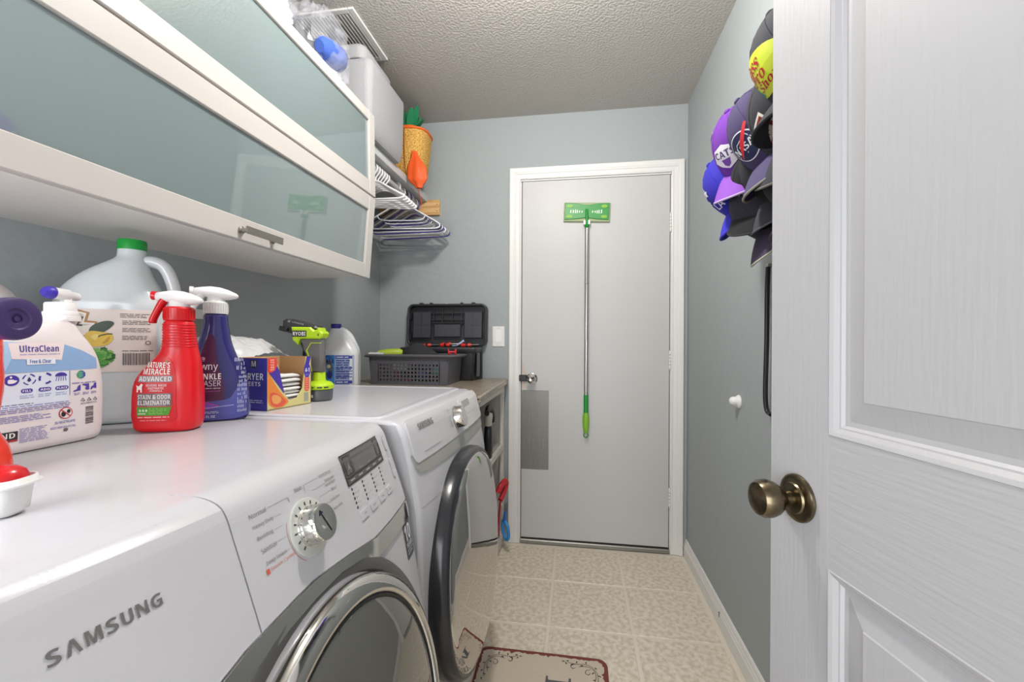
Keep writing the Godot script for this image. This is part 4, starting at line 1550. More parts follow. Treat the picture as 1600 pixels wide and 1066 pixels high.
func build_counter_unit() -> void:
	var w := mt("d2cec7", 0.45)
	var t := thing("shelf_unit", "open white shelf unit under the granite top between dryer and back wall", "shelf unit", Vector3(XL + 0.005, 0.0, 0.0))
	var D := 0.765
	boxed("side_panel", Vector3(D / 2 - 0.01, 0.453, 0.033), Vector3(D - 0.02, 0.906, 0.018), 0.001, w, t)
	boxed("side_panel", Vector3(D / 2 - 0.01, 0.453, 0.786), Vector3(D - 0.02, 0.906, 0.018), 0.001, w, t)
	boxed("back_panel", Vector3(0.006, 0.49, 0.41), Vector3(0.006, 0.82, 0.732), 0.0, w, t)
	boxed("shelf", Vector3(D / 2 - 0.01, 0.562, 0.41), Vector3(D - 0.03, 0.018, 0.735), 0.001, w, t)
	boxed("shelf", Vector3(D / 2 - 0.01, 0.085, 0.41), Vector3(D - 0.03, 0.018, 0.735), 0.001, w, t)
	boxed("kick_board", Vector3(D - 0.018, 0.035, 0.41), Vector3(0.018, 0.07, 0.77), 0.001, w, t)
	boxed("face_stile", Vector3(D - 0.009, 0.478, 0.060), Vector3(0.018, 0.856, 0.04), 0.001, w, t)
	boxed("face_stile", Vector3(D - 0.009, 0.478, 0.775), Vector3(0.018, 0.856, 0.04), 0.001, w, t)
	boxed("face_rail", Vector3(D - 0.009, 0.887, 0.4175), Vector3(0.018, 0.038, 0.675), 0.001, w, t)
	boxed("face_rail", Vector3(D - 0.009, 0.560, 0.4175), Vector3(0.018, 0.032, 0.675), 0.001, w, t)
	boxed("face_rail", Vector3(D - 0.009, 0.072, 0.4175), Vector3(0.018, 0.044, 0.675), 0.001, w, t)
	var g := mt("ffffff", 0.3)
	g.albedo_texture = noise_col(0.05, ["4c4038", "8a7458", "b9a98c", "d6cfbf", "c8c3b6", "77695a"], [0.36, 0.43, 0.48, 0.54, 0.60, 0.66], 61, 512, 5)
	tri_map(g, Vector3(5, 5, 5))
	t = thing("granite_countertop", "speckled beige granite top lying on the white shelf unit", "countertop", Vector3(XL, 0.906, 0.0))
	var s := S()
	prism(s, poly([0.0, -0.002, 0.765, -0.002, 0.785, -0.022, 0.792, -0.40, 0.806, -0.805, 0.0, -0.805]), 0.0, 0.03, Transform3D(Basis(Vector3.RIGHT, -PI / 2), Vector3.ZERO), 0.006, false, 0.002)
	obj("slab", s, g, t)


func build_counter_things() -> void:
	# ---- bleach jug
	var secs := [[0.0, 0.070, 0.052, 4.0, 0.0, 0.0], [0.008, 0.078, 0.060, 4.0, 0.0, 0.0], [0.02, 0.080, 0.062, 4.0, 0.0, 0.0], [0.15, 0.080, 0.062, 4.0, 0, 0], [0.165, 0.078, 0.060, 3.6, 0, 0], [0.19, 0.070, 0.054, 3.0, -0.003, 0], [0.22, 0.056, 0.044, 2.6, -0.010, 0], [0.245, 0.040, 0.034, 2.2, -0.017, 0], [0.26, 0.026, 0.025, 2.0, -0.022, 0], [0.268, 0.021, 0.021, 2.0, -0.024, 0], [0.275, 0.019, 0.019, 2.0, -0.024, 0]]
	var t := thing("bleach_jug", "translucent white bleach jug with a dark blue cap at the back left corner", "jug", Vector3(-0.755, 0.936, 0.60), 0.35)
	var s := S()
	bottle(s, secs, 40, 48)
	obj("jug_body", s, M.milky, t)
	s = S()
	tube(s, curve_pts([Vector3(-0.012, 0.262, 0.0), Vector3(0.012, 0.255, 0.0), Vector3(0.036, 0.232, 0.0), Vector3(0.052, 0.20, 0.0), Vector3(0.064, 0.172, 0.0), Vector3(0.066, 0.158, 0.0)], 5), 0.0145, 14)
	obj("handle", s, M.milky, t)
	s = S()
	lathe(s, [Vector2(0.0225, 0.268), Vector2(0.0228, 0.286), Vector2(0.021, 0.289), Vector2(0.0, 0.2895)], Transform3D(Basis(), Vector3(-0.024, 0, 0)), 28)
	obj("cap", s, mt("2c2388", 0.4), t)
	var map := front_of(secs)
	s = S()
	paint(s, "8fa3c8", rect2(-0.0795, 0.016, 0.0795, 0.148), map, 0.0004)
	paint(s, "3b7fc0", rect2(-0.0795, 0.016, -0.018, 0.148), map, 0.0006)
	paint(s, "2d64ad", oval(-0.05, 0.125, 0.028, 0.02), map, 0.0007)
	paint(s, "55585e", oval(-0.05, 0.085, 0.026, 0.04), map, 0.0008)
	for k in 5:
		paint(s, "2c2d33", poly([-0.072 + 0.011 * k, 0.112, -0.066 + 0.011 * k, 0.112, -0.07 + 0.011 * k, 0.128, -0.074 + 0.011 * k, 0.126]), map, 0.0009)
	paint(s, "c9b98c", oval(-0.042, 0.098, 0.008, 0.008), map, 0.001)
	paint(s, "22306b", oval(-0.038, 0.06, 0.012, 0.018), map, 0.001)
	paint(s, "3c3ea0", rect2(-0.014, 0.132, 0.056, 0.145), map, 0.0007)
	paint(s, "3c3ea0", rect2(-0.014, 0.02, 0.056, 0.034), map, 0.0007)
	paint(s, "49599f", rect2(0.062, 0.016, 0.0795, 0.148), map, 0.0007)
	small_print(s, "dfe4ef", -0.010, 0.134, 0.05, 0.143, 1, map, 0.0009)
	small_print(s, "e0e4ef", -0.010, 0.022, 0.05, 0.032, 1, map, 0.0009)
	small_print(s, "3a3d8a", -0.012, 0.040, 0.055, 0.128, 9, map, 0.0008)
	for k in 4:
		paint(s, "5a63a8", rect2(-0.014, 0.048 + 0.013 * k, 0.056, 0.0525 + 0.013 * k), map, 0.0007)
	prnt("label_print", s, t)
	# ---- laundry basket: real square holes between crossing ribs
	var bm := mt("55545a", 0.45)
	t = thing("plastic_basket", "dark grey plastic basket with rows of square holes on the granite top", "basket", Vector3(-0.49, 0.936, 0.345))
	var X := 0.19
	var Z := 0.105
	var H := 0.135
	var wall := func(y: float, e: float) -> Vector2:
		return Vector2(X + 0.012 * y / H + e, Z + 0.012 * y / H + e)
	s = S()
	box(s, Vector3(0, 0.003, 0), Vector3(2 * X, 0.006, 2 * Z), 0.002)
	obj("bottom", s, bm, t)
	# front wall: frame pieces and lattice
	s = S()
	var zf := Z + 0.006
	var hx := 0.152
	box(s, Vector3(-(X + hx) / 2 - 0.003, H / 2, zf), Vector3(X + 0.006 - hx, H, 0.004), 0.001)
	box(s, Vector3((X + hx) / 2 + 0.003, H / 2, zf), Vector3(X + 0.006 - hx, H, 0.004), 0.001)
	box(s, Vector3(0, 0.007, zf), Vector3(2 * hx, 0.014, 0.004))
	box(s, Vector3(0, 0.1195, zf), Vector3(2 * hx, 0.031, 0.004))
	for k in 18:
		box(s, Vector3(-hx + 2 * hx * k / 17.0, 0.059, zf), Vector3(0.0088, 0.09, 0.004))
	for k in 6:
		box(s, Vector3(0, 0.014 + 0.018 * k, zf - 0.0003), Vector3(2 * hx, 0.0085, 0.0034))
	obj("front_wall", s, bm, t)
	s = S()
	prism(s, poly([-X, 0, X, 0, X + 0.012, H, -X - 0.012, H]), -0.002, 0.002, Transform3D(Basis(), Vector3(0, 0, -zf)), 0.0)
	obj("back_wall", s, bm, t)
	for k in [-1.0, 1.0]:
		s = S()
		prism(s, poly([-Z - 0.006, 0, Z + 0.006, 0, Z + 0.010, H, -Z - 0.010, H]), -0.002, 0.002, Transform3D(Basis(Vector3.FORWARD, 0.085 * k) * Basis(Vector3.UP, PI / 2), Vector3(k * (X + 0.0), 0, 0)), 0.0)
		obj("side_wall", s, bm, t)
	s = S()
	var ro := rrect(-0.232, -0.126, 0.232, 0.126, 0.03)
	var ri := rrect(-0.196, -0.105, 0.196, 0.105, 0.02)
	var rings := []
	for q in [[ri, 0.134], [rrect(-0.205, -0.113, 0.205, 0.113, 0.02), 0.130], [ro, 0.1325], [rrect(-0.234, -0.128, 0.234, 0.128, 0.03), 0.14], [rrect(-0.229, -0.123, 0.229, 0.123, 0.03), 0.1455], [ri, 0.147], [ri, 0.134]]:
		var rg := PackedVector3Array()
		for p in ccw(q[0]):
			rg.append(Vector3(p.x, q[1], -p.y))
		rings.append(rg)
	loft(s, rings, false, false, [3, 5])
	obj("rim", s, mt("5d5c62", 0.4), t)
	var base := Vector3(-0.49, 0.936, 0.345)
	# what is in the basket
	t = thing("black_cloth", "crumpled black cloth heaped in the grey basket", "cloth", base + Vector3(0.0, 0.012, -0.02))
	var fn := FastNoiseLite.new()
	fn.seed = 12
	fn.frequency = 9.0
	s = S()
	grid(s, func(u: float, v: float) -> Vector3:
		var a := TAU * u
		var q := PI * (v - 0.5)
		var d := Vector3(cos(a) * cos(q), sin(q), -sin(a) * cos(q))
		var p := Vector3(0.03, 0.085, 0) + d * Vector3(0.128, 0.078, 0.075)
		p.y += 0.028 * exp(-pow((p.x + 0.03) * 14.0, 2)) * maxf(d.y, 0) - 0.16 * maxf(p.x - 0.02, 0.0) * maxf(d.y, 0)
		return p + d * 0.013 * fn.get_noise_3dv(p), 44, 28)
	obj("fabric", s, mt("2a292d", 0.85), t)
	t = thing("lime_drill", "lime green and black cordless drill lying in the grey basket", "drill", base + Vector3(-0.125, 0.118, 0.045), 0.2)
	s = S()
	tube(s, [Vector3(-0.062, 0.018, 0.005), Vector3(-0.05, 0.024, 0.004), Vector3(-0.01, 0.032, 0.0), Vector3(0.045, 0.034, -0.005), Vector3(0.06, 0.032, -0.006)], [0.018, 0.023, 0.022, 0.022, 0.016], 18)
	obj("motor_housing", s, mt("a9bd2f", 0.45), t)
	s = S()
	lathe(s, [Vector2(0.0, 0.0), Vector2(0.008, 0.0), Vector2(0.016, 0.01), Vector2(0.019, 0.02), Vector2(0.019, 0.034), Vector2(0.0, 0.036)], along(Vector3(-0.093, 0.008, 0.008), Vector3(1, 0.35, -0.1)), 20)
	obj("chuck", s, M.black, t)
	t = thing("white_card", "small white plastic card on the left rim of the grey basket", "card", base + Vector3(-0.165, 0.147, 0.115), 0.1)
	s = S()
	prism(s, rrect(-0.037, -0.012, 0.037, 0.012, 0.004), 0.0, 0.005, Transform3D(Basis(Vector3.RIGHT, -PI / 2 + 0.2), Vector3(0, 0.002, 0)), 0.001)
	obj("plate", s, mt("d4d3d3", 0.4), t)
	var odd := [["white_packet", "white packet seen through the holes of the grey basket, upper row", "e4e3e2", Vector3(-0.05, 0.085, 0.085), Vector3(0.075, 0.03, 0.028)], ["red_packet", "red packet seen through the holes of the grey basket", "b42a35", Vector3(-0.07, 0.05, 0.088), Vector3(0.04, 0.032, 0.026)], ["teal_packet", "teal green packet seen through the right holes of the grey basket", "4aa896", Vector3(0.125, 0.065, 0.088), Vector3(0.04, 0.03, 0.024)], ["blue_packet", "small blue packet low in the grey basket", "4a5aa0", Vector3(0.06, 0.05, 0.085), Vector3(0.045, 0.028, 0.026)], ["rose_packet", "rose red packet lying at the bottom of the grey basket", "a83848", Vector3(-0.02, 0.021, 0.088), Vector3(0.06, 0.026, 0.026)]]
	for q in odd:
		t = thing(q[0], q[1], "packet", base + q[3])
		s = S()
		box(s, Vector3.ZERO, q[4], 0.006)
		obj("wrapper", s, mt(q[2], 0.5), t)
	# red-handled pliers on the right rim
	t = thing("pliers", "red-handled pliers hooked over the right rim of the grey basket", "pliers", base + Vector3(0.205, 0.148, 0.065), 0.15)
	for k in [-1.0, 1.0]:
		s = S()
		tube(s, curve_pts([Vector3(k * 0.018, 0.026, 0.012), Vector3(k * 0.016, 0.010, 0.013), Vector3(k * 0.017, 0.001, 0.012), Vector3(k * 0.011, 0.003, -0.02)], 4), 0.0042, 8)
		obj("grip", s, M.red, t)
	s = S()
	tube(s, [Vector3(-0.017, 0.012, 0.012), Vector3(0.017, 0.012, 0.012)], 0.0045, 8)
	obj("pivot", s, mt("c23039", 0.4), t)
	# ---- toolbox with open lid against the back wall
	var blk := mt("2d2d31", 0.42)
	var base2 := Vector3(-0.43, 0.936, 0.128)
	t = thing("toolbox", "black plastic toolbox with its lid open against the back wall", "toolbox", base2)
	s = S()
	rings = []
	for q in [[0.0, 0.190, 0.070, 0.0], [0.006, 0.196, 0.074, 0], [0.15, 0.205, 0.078, 0], [0.158, 0.206, 0.079, 0]]:
		var rg := PackedVector3Array()
		for p in rrect(-q[1], -q[2], q[1], q[2], 0.02):
			rg.append(Vector3(p.x, q[0], -p.y))
		rings.append(rg)
	loft(s, rings, true, false)
	for q in [0.156, 0.02]:
		pass
	obj("box_body", s, blk, t)
	s = S()
	rings = []
	for q in [[0.150, 0.205, 0.078], [0.152, 0.214, 0.085], [0.172, 0.216, 0.087], [0.178, 0.213, 0.085], [0.178, 0.200, 0.074], [0.150, 0.196, 0.071]]:
		var rg := PackedVector3Array()
		for p in rrect(-q[1], -q[2], q[1], q[2], 0.02):
			rg.append(Vector3(p.x, q[0], -p.y))
		rings.append(rg)
	loft(s, rings, false, true, [2, 3, 4])
	obj("rim", s, mt("3b3b40", 0.4), t)
	s = S()
	box(s, Vector3(0.2125, 0.085, 0.02), Vector3(0.006, 0.13, 0.06), 0.003)
	obj("side_rib", s, mt("55555a", 0.45), t)
	s = S()
	box(s, Vector3(0.2115, 0.08, -0.055), Vector3(0.012, 0.16, 0.03), 0.003)
	obj("corner_post", s, M.black, t)
	# lid: shallow tray standing up, leaning on the wall
	var lid := Node3D.new()
	lid.name = "lid"
	t.add_child(lid)
	lid.position = Vector3(0.0, 0.184, -0.086)
	lid.rotation.x = -0.06
	s = S()
	var lo := rrect(-0.237, 0.0, 0.237, 0.243, 0.035)
	prism(s, lo, -0.030, -0.022, Transform3D(), 0.0, true, 0.006)
	obj("lid_panel", s, blk, lid)
	s = S()
	rings = []
	for q in [[0.0, -0.022], [0.0, 0.016], [0.003, 0.020], [0.010, 0.020], [0.013, 0.016], [0.013, -0.022]]:
		var rg := PackedVector3Array()
		for p in inset(ccw(lo), q[0]):
			rg.append(Vector3(p.x, p.y, q[1]))
		rings.append(rg)
	loft(s, rings, false, false, [1, 4])
	obj("lid_rim", s, blk, lid)
	for x in [-0.152, 0.156]:
		s = S()
		prism(s, rect2(x - 0.053, 0.045, x + 0.053, 0.198), -0.022, 0.008, Transform3D(), 0.004)
		var pn := obj("organizer_cover", s, mt("3f3f46", 0.4), lid)
		s = S()
		box(s, Vector3(x, 0.12, 0.0085), Vector3(0.104, 0.0015, 0.001))
		box(s, Vector3(x, 0.12, 0.0085), Vector3(0.0015, 0.15, 0.001))
		obj("cover_ridge", s, M.black, pn)
	s = S()
	prism(s, rect2(-0.076, 0.052, 0.080, 0.125), -0.022, 0.004, Transform3D(), 0.003)
	obj("center_plate", s, mt("434349", 0.4), lid)
	for y in [0.134, 0.152, 0.19]:
		boxed("rib", Vector3(0.0, y, -0.012), Vector3(0.20, 0.006, 0.02), 0.001, blk, lid)
	for x in [-0.082, -0.03, 0.03, 0.085]:
		boxed("rib", Vector3(x, 0.165, -0.013), Vector3(0.006, 0.085, 0.018), 0.001, blk, lid)
	for q in [[-0.158, 0.022], [-0.098, 0.016], [0.085, 0.016], [0.155, 0.022]]:
		boxed("hinge_lug", Vector3(q[0], 0.243, -0.002), Vector3(q[1], 0.018, 0.022), 0.003, blk, lid)
	boxed("lid_catch", Vector3(-0.004, 0.2425, 0.004), Vector3(0.018, 0.012, 0.012), 0.002, mt("c9c9cb", 0.4), lid)
	for y in [0.055, 0.175]:
		for x in [-0.222, 0.222]:
			boxed("lid_clip", Vector3(x, y, -0.004), Vector3(0.012, 0.045, 0.016), 0.002, M.black, lid)
	# tools lying in the toolbox
	var tools := [["screwdriver", "red and black screwdriver lying on the left in the open toolbox", Vector3(-0.07, 0.178, 0.05), 0.1, "d0372f"], ["screwdriver", "bright red screwdriver lying in the middle of the open toolbox", Vector3(0.035, 0.180, 0.045), -0.15, "e2332f"], ["screwdriver", "red and grey screwdriver at the back of the open toolbox", Vector3(0.02, 0.184, -0.03), 0.25, "cf3a3a"], ["screwdriver", "red-handled screwdriver at the right end of the open toolbox", Vector3(0.15, 0.180, 0.03), 0.05, "d9352f"]]
	for q in tools:
		var w := thing(q[0], q[1], "screwdriver", base2 + q[2], q[3], "screwdrivers in the toolbox")
		s = S()
		lathe(s, [Vector2(0.0, -0.032), Vector2(0.008, -0.031), Vector2(0.0105, -0.024), Vector2(0.0085, 0.0), Vector2(0.011, 0.016), Vector2(0.0075, 0.024), Vector2(0.0, 0.025)], along(Vector3(0, 0.011, 0), Vector3(1, 0.05, 0)), 12)
		obj("handle", s, mt(q[4], 0.35), w)
		s = S()
		lathe(s, [Vector2(0.0112, -0.004), Vector2(0.0118, 0.0), Vector2(0.0112, 0.006)], along(Vector3(0, 0.011, 0), Vector3(1, 0.05, 0)), 12)
		obj("grip_band", s, M.black, w)
		s = S()
		tube(s, [Vector3(0.024, 0.012, 0), Vector3(0.068, 0.014, 0)], 0.0028, 8)
		obj("shaft", s, M.satin, w)
	var bp := thing("blue_pliers", "blue and white handled pliers poking up in the open toolbox", "pliers", base2 + Vector3(0.10, 0.178, 0.02), 0.0)
	for k in [0.0, 1.0]:
		s = S()
		tube(s, curve_pts([Vector3(-0.03, 0.006 + k * 0.004, k * 0.012), Vector3(0.0, 0.014, k * 0.016), Vector3(0.035, 0.032 + k * 0.006, k * 0.012)], 4), 0.006, 8)
		obj("grip", s, mt("4456a8" if k < 0.5 else "b9bfd8", 0.4), bp)
	# ---- things in the shelf unit
	t = thing("nozzle_bottle", "black trigger tool with a white neck on the middle shelf of the shelf unit", "hand vacuum", Vector3(-0.115, 0.571, 0.36), 0.1)
	s = S()
	rings = []
	for q in [[0.0, 0.012, 0.02, 0.0], [0.008, 0.018, 0.03, 0.0], [0.06, 0.022, 0.036, 0.0], [0.15, 0.019, 0.032, -0.004], [0.165, 0.016, 0.028, -0.006], [0.172, 0.010, 0.02, -0.006]]:
		rings.append(ring(q[0], q[1], q[2], 3.2, 0, q[3]))
	loft(s, rings)
	obj("tank", s, mt("222528", 0.3), t)
	s = S()
	tube(s, curve_pts([Vector3(0, 0.165, 0.01), Vector3(0.0, 0.195, 0.012), Vector3(0.002, 0.222, 0.0)], 4), [0.017, 0.018, 0.019, 0.02, 0.021, 0.021, 0.021, 0.02, 0.018], 14)
	obj("neck", s, mt("cfcabf", 0.4), t)
	s = S()
	tube(s, curve_pts([Vector3(0.0, 0.235, 0.075), Vector3(0.0, 0.25, 0.03), Vector3(0.004, 0.245, -0.025), Vector3(0.010, 0.215, -0.07), Vector3(0.012, 0.185, -0.085), Vector3(0.011, 0.172, -0.075)], 5), 0.016, 12, 0.75)
	obj("handle", s, M.black, t)
	# red lead with hand grip, and blue ring, hung on the front of the shelf unit
	t = thing("pet_lead", "red hand grip on a red cord hanging on the front of the shelf unit", "lead", Vector3(-0.086, 0.0, 0.15))
	s = S()
	tube(s, curve_pts([Vector3(-0.012, 0.345, 0.045), Vector3(0.004, 0.377, 0.03), Vector3(0.018, 0.392, -0.005), Vector3(0.022, 0.375, -0.03), Vector3(0.014, 0.335, -0.012), Vector3(0.0, 0.300, 0.03)], 5), 0.0155, 12, 0.9)
	obj("grip", s, mt("c3242f", 0.35), t)
	s = S()
	tube(s, curve_pts([Vector3(0.0, 0.302, 0.03), Vector3(-0.002, 0.27, 0.028), Vector3(-0.006, 0.22, 0.03), Vector3(-0.008, 0.16, 0.034), Vector3(-0.008, 0.11, 0.034)], 4), 0.006, 8)
	obj("cord", s, mt("a5232f", 0.6), t)
	s = S()
	tube(s, [Vector3(-0.004, 0.30, 0.028), Vector3(0.002, 0.285, 0.022), Vector3(0.004, 0.268, 0.02)], 0.0075, 8)
	obj("swivel", s, mt("b9c3c2", 0.4), t)
	t = thing("blue_ring", "bright blue plastic loop hanging low on the front of the shelf unit", "loop", Vector3(-0.062, 0.0, 0.150))
	s = S()
	var lp := []
	for k in 19:
		var a := TAU * k / 18.0
		lp.append(Vector3(0.006 * cos(a) + 0.020 * sin(a), 0.130 - 0.050 * cos(a), 0.022 * sin(a)))
	tube(s, lp, 0.0085, 10, 1.0, false)
	obj("loop", s, mt("2f8fd8", 0.35), t)
	s = S()
	tube(s, [Vector3(0.0, 0.235, 0.012), Vector3(-0.003, 0.205, 0.008), Vector3(-0.005, 0.185, 0.002)], [0.006, 0.009, 0.0085], 10)
	obj("tab", s, mt("2a6fc0", 0.35), t)


func trigger_head(t: Node3D, at: Vector3, head: Material, trig: Material, collar: Material, collar_r: float, k: float) -> void:   # spray head pointing to -x
	var s := S()
	lathe(s, [Vector2(collar_r, 0.0), Vector2(collar_r * 1.02, 0.004), Vector2(collar_r * 1.02, 0.024 * k), Vector2(collar_r * 0.9, 0.0275 * k), Vector2(0.0, 0.028 * k)], Transform3D(Basis(), at), 30)
	for i in 30:
		var a := TAU * i / 30.0
		box(s, at + Vector3(cos(a) * collar_r * 1.02, 0.013 * k, sin(a) * collar_r * 1.02), Vector3(0.0012, 0.018 * k, 0.0018), 0.0, Basis(Vector3.UP, -a))
	obj("collar", s, collar, t)
	s = S()
	var rings := []
	for q in [[-0.046, 0.048, 0.006, 0.005], [-0.0445, 0.048, 0.0085, 0.0075], [-0.030, 0.049, 0.010, 0.011], [-0.012, 0.048, 0.0135, 0.016], [0.008, 0.0455, 0.0145, 0.019], [0.026, 0.0435, 0.0115, 0.017], [0.042, 0.0415, 0.0065, 0.011], [0.047, 0.041, 0.003, 0.005]]:
		var r := PackedVector3Array()
		for i in 24:
			var a := TAU * i / 24.0
			r.append(at + Vector3(q[0] * k * 0.9, q[1] * k + sin(a) * q[2] * k, -cos(a) * -q[3] * k))
		r.reverse()
		rings.append(r)
	rings.reverse()
	for r in rings:
		pass
	rings.reverse()
	loft(s, rings)
	var r2 := []
	for q in [[0.026, 0.018, 0.016, 0.001], [0.036, 0.016, 0.0145, 0.0], [0.046, 0.012, 0.012, -0.002]]:
		r2.append(ring(at.y + q[0] * k, q[1] * k, q[2] * k, 2.5, at.x + q[3], at.z))
	loft(s, r2)
	obj("spray_head", s, head, t)
	s = S()
	tube(s, [at + Vector3(-0.0405, 0.050, 0) * k, at + Vector3(-0.0475, 0.050, 0) * k], [0.0085 * k, 0.009 * k], 18)
	obj("nozzle", s, trig, t)
	s = S()
	tube(s, curve_pts([at + Vector3(-0.026, 0.042, 0) * k, at + Vector3(-0.033, 0.030, 0) * k, at + Vector3(-0.040, 0.016, 0) * k, at + Vector3(-0.046, 0.002, 0) * k, at + Vector3(-0.0465, -0.006, 0) * k], 4), [0.008 * k, 0.0078 * k, 0.0076 * k, 0.0074 * k, 0.0072 * k, 0.007 * k, 0.0068 * k, 0.0066 * k, 0.0064 * k, 0.0064 * k, 0.0064 * k, 0.0064 * k, 0.0064 * k, 0.0064 * k, 0.0064 * k, 0.006 * k, 0.005 * k], 14, 1.25)
	obj("trigger", s, trig, t)


func build_spray_bottles() -> void:
	var s: SurfaceTool
	# ---- red spray bottle
	var secs := [[0.0, 0.048, 0.027, 3.5, 0, 0], [0.005, 0.054, 0.032, 3.5, 0, 0], [0.03, 0.0575, 0.035, 3.4, 0, 0], [0.08, 0.0575, 0.035, 3.3, 0, 0], [0.105, 0.054, 0.034, 3.0, 0.002, 0], [0.128, 0.046, 0.031, 2.6, 0.009, 0], [0.148, 0.036, 0.028, 2.3, 0.016, 0], [0.165, 0.0305, 0.0255, 2.2, 0.0185, 0], [0.190, 0.0275, 0.0245, 2.1, 0.0175, 0], [0.214, 0.0265, 0.024, 2.0, 0.0165, 0], [0.2205, 0.022, 0.022, 2.0, 0.0165, 0]]
	var t := thing("red_spray_bottle", "red spray bottle with a white trigger head on the washing machine", "spray bottle", Vector3(-0.504, REST, 1.667), 0.36)
	s = S()
	bottle(s, secs, 56, 56)
	var rm := mt("df1320", 0.28)
	rm.subsurf_scatter_enabled = true
	rm.subsurf_scatter_strength = 0.1
	obj("bottle_body", s, rm, t)
	s = S()
	for k in 9:
		var q := sec_at(secs, 0.168 + 0.0055 * k)
		var rg := Array(ring(q[0], q[1] + 0.0004, q[2] + 0.0004, q[3], q[4], q[5], 40))
		rg.append(rg[0])
		tube(s, rg, 0.0011, 6, 1.0, false)
	var gr := obj("grip_rings", s, rm, t)
	gr.set_meta("kind", "stuff")
	trigger_head(t, Vector3(0.0165, 0.2205, 0), M.white, mt("d0131d", 0.3), mt("cf121b", 0.35), 0.0255, 1.0)
	var map := front_of(secs)
	s = S()
	patch(s, PackedVector2Array(curve_pts([Vector2(-0.046, 0.022), Vector2(0.024, 0.022), Vector2(0.028, 0.06), Vector2(0.027, 0.11), Vector2(0.016, 0.142), Vector2(-0.002, 0.146), Vector2(-0.020, 0.136), Vector2(-0.040, 0.105), Vector2(-0.047, 0.06)], 5, true)), map, 0.0012, -0.001, 0.008)
	var lp := obj("label_panel", s, mt("d41521", 0.35), t)
	s = S()
	write(s, "NATURE'S", Vector2(-0.027, 0.1255), Vector2(0.017, 0.1365), map, "f4efe8", F_BOLD, 0.0022)
	write(s, "MIRACLE", Vector2(-0.029, 0.1130), Vector2(0.018, 0.1240), map, "f4efe8", F_BOLD, 0.0022)
	paint(s, "5d9e3a", oval(0.0105, 0.1385, 0.0022, 0.0015), map, 0.0024)
	paint(s, "9b8f90", poly([-0.037, 0.0985, 0.0225, 0.0985, 0.0225, 0.1105, -0.037, 0.1105]), map, 0.0018, 0.01)
	write(s, "ADVANCED", Vector2(-0.035, 0.1000), Vector2(0.021, 0.1090), map, "f2f0f0", F_BOLD, 0.0024)
	write(s, "SEVERE MESS", Vector2(-0.022, 0.0900), Vector2(0.013, 0.0945), map, "f0dada", F_BOLD, 0.0022)
	write(s, "ENZYMATIC", Vector2(-0.018, 0.0845), Vector2(0.009, 0.0888), map, "f0dada", F_BOLD, 0.0022)
	write(s, "FORMULA", Vector2(-0.015, 0.0800), Vector2(0.006, 0.0832), map, "f0dada", F_BOLD, 0.0022)
	# small white dog
	paint(s, "f4efe8", poly([-0.038, 0.079, -0.0355, 0.079, -0.035, 0.084, -0.0315, 0.084, -0.031, 0.0785, -0.0285, 0.0785, -0.0285, 0.0895, -0.0270, 0.0935, -0.0300, 0.0960, -0.0330, 0.0915, -0.0365, 0.0905, -0.0385, 0.0925, -0.0395, 0.0915, -0.0378, 0.0885]), map, 0.0023, 0.02)
	paint(s, "6f6668", poly([-0.037, 0.0515, 0.0215, 0.0515, 0.0215, 0.0765, -0.037, 0.0765]), map, 0.0018, 0.01)
	paint(s, "8d8284", poly([-0.020, 0.0515, 0.012, 0.0515, 0.018, 0.0765, -0.006, 0.0765]), map, 0.0020, 0.01)
	write(s, "STAIN & ODOR", Vector2(-0.0355, 0.0655), Vector2(0.0205, 0.0740), map, "e9e4e4", F_BOLD, 0.0024)
	write(s, "ELIMINATOR", Vector2(-0.0355, 0.0545), Vector2(0.0195, 0.0630), map, "e9e4e4", F_BOLD, 0.0024)
	paint(s, "4e9a2c", poly([-0.0375, 0.0335, 0.0165, 0.0335, 0.0215, 0.0500, -0.0375, 0.0500]), map, 0.0018, 0.01)
	for k in 3:
		paint(s, "c4d8b4", oval(-0.0315 + 0.0055 * k, 0.0435, 0.002, 0.0028, 10), map, 0.0022)
	small_print(s, "c4d8b4", -0.0355, 0.0350, -0.0205, 0.0400, 1, map, 0.0022)
	small_print(s, "7fbf58", -0.017, 0.0355, 0.014, 0.0485, 4, map, 0.0022)
	small_print(s, "f0c8c8", -0.036, 0.0285, 0.020, 0.0320, 1, map, 0.0018, 0.05)
	small_print(s, "e8a0a0", -0.032, 0.0225, 0.014, 0.0255, 1, map, 0.0018, 0.05)
	prnt("label_print", s, lp)
	# ---- dark blue spray bottle
	var sd := [[0.0, 0.054, 0.029, 3.0, 0, 0], [0.005, 0.0595, 0.033, 3.0, 0, 0], [0.03, 0.0615, 0.034, 3.0, 0, 0], [0.075, 0.060, 0.033, 2.9, -0.001, 0], [0.105, 0.0555, 0.031, 2.7, -0.004, 0], [0.140, 0.0445, 0.028, 2.5, -0.007, 0], [0.175, 0.0325, 0.0255, 2.2, -0.007, 0], [0.205, 0.0265, 0.0235, 2.0, -0.006, 0], [0.228, 0.0235, 0.0225, 2.0, -0.006, 0], [0.236, 0.0235, 0.0225, 2, -0.006, 0], [0.241, 0.020, 0.020, 2, -0.006, 0]]
	t = thing("blue_spray_bottle", "dark blue purple spray bottle with a white trigger head behind the red spray bottle", "spray bottle", Vector3(-0.499, REST, 1.552), 0.68)
	s = S()
	bottle(s, sd, 56, 56)
	obj("bottle_body", s, mt("34326e", 0.12), t)
	trigger_head(t, Vector3(-0.006, 0.241, 0), M.white, M.white, mt("dedcda", 0.4), 0.0235, 1.02)
	map = front_of(sd)
	s = S()
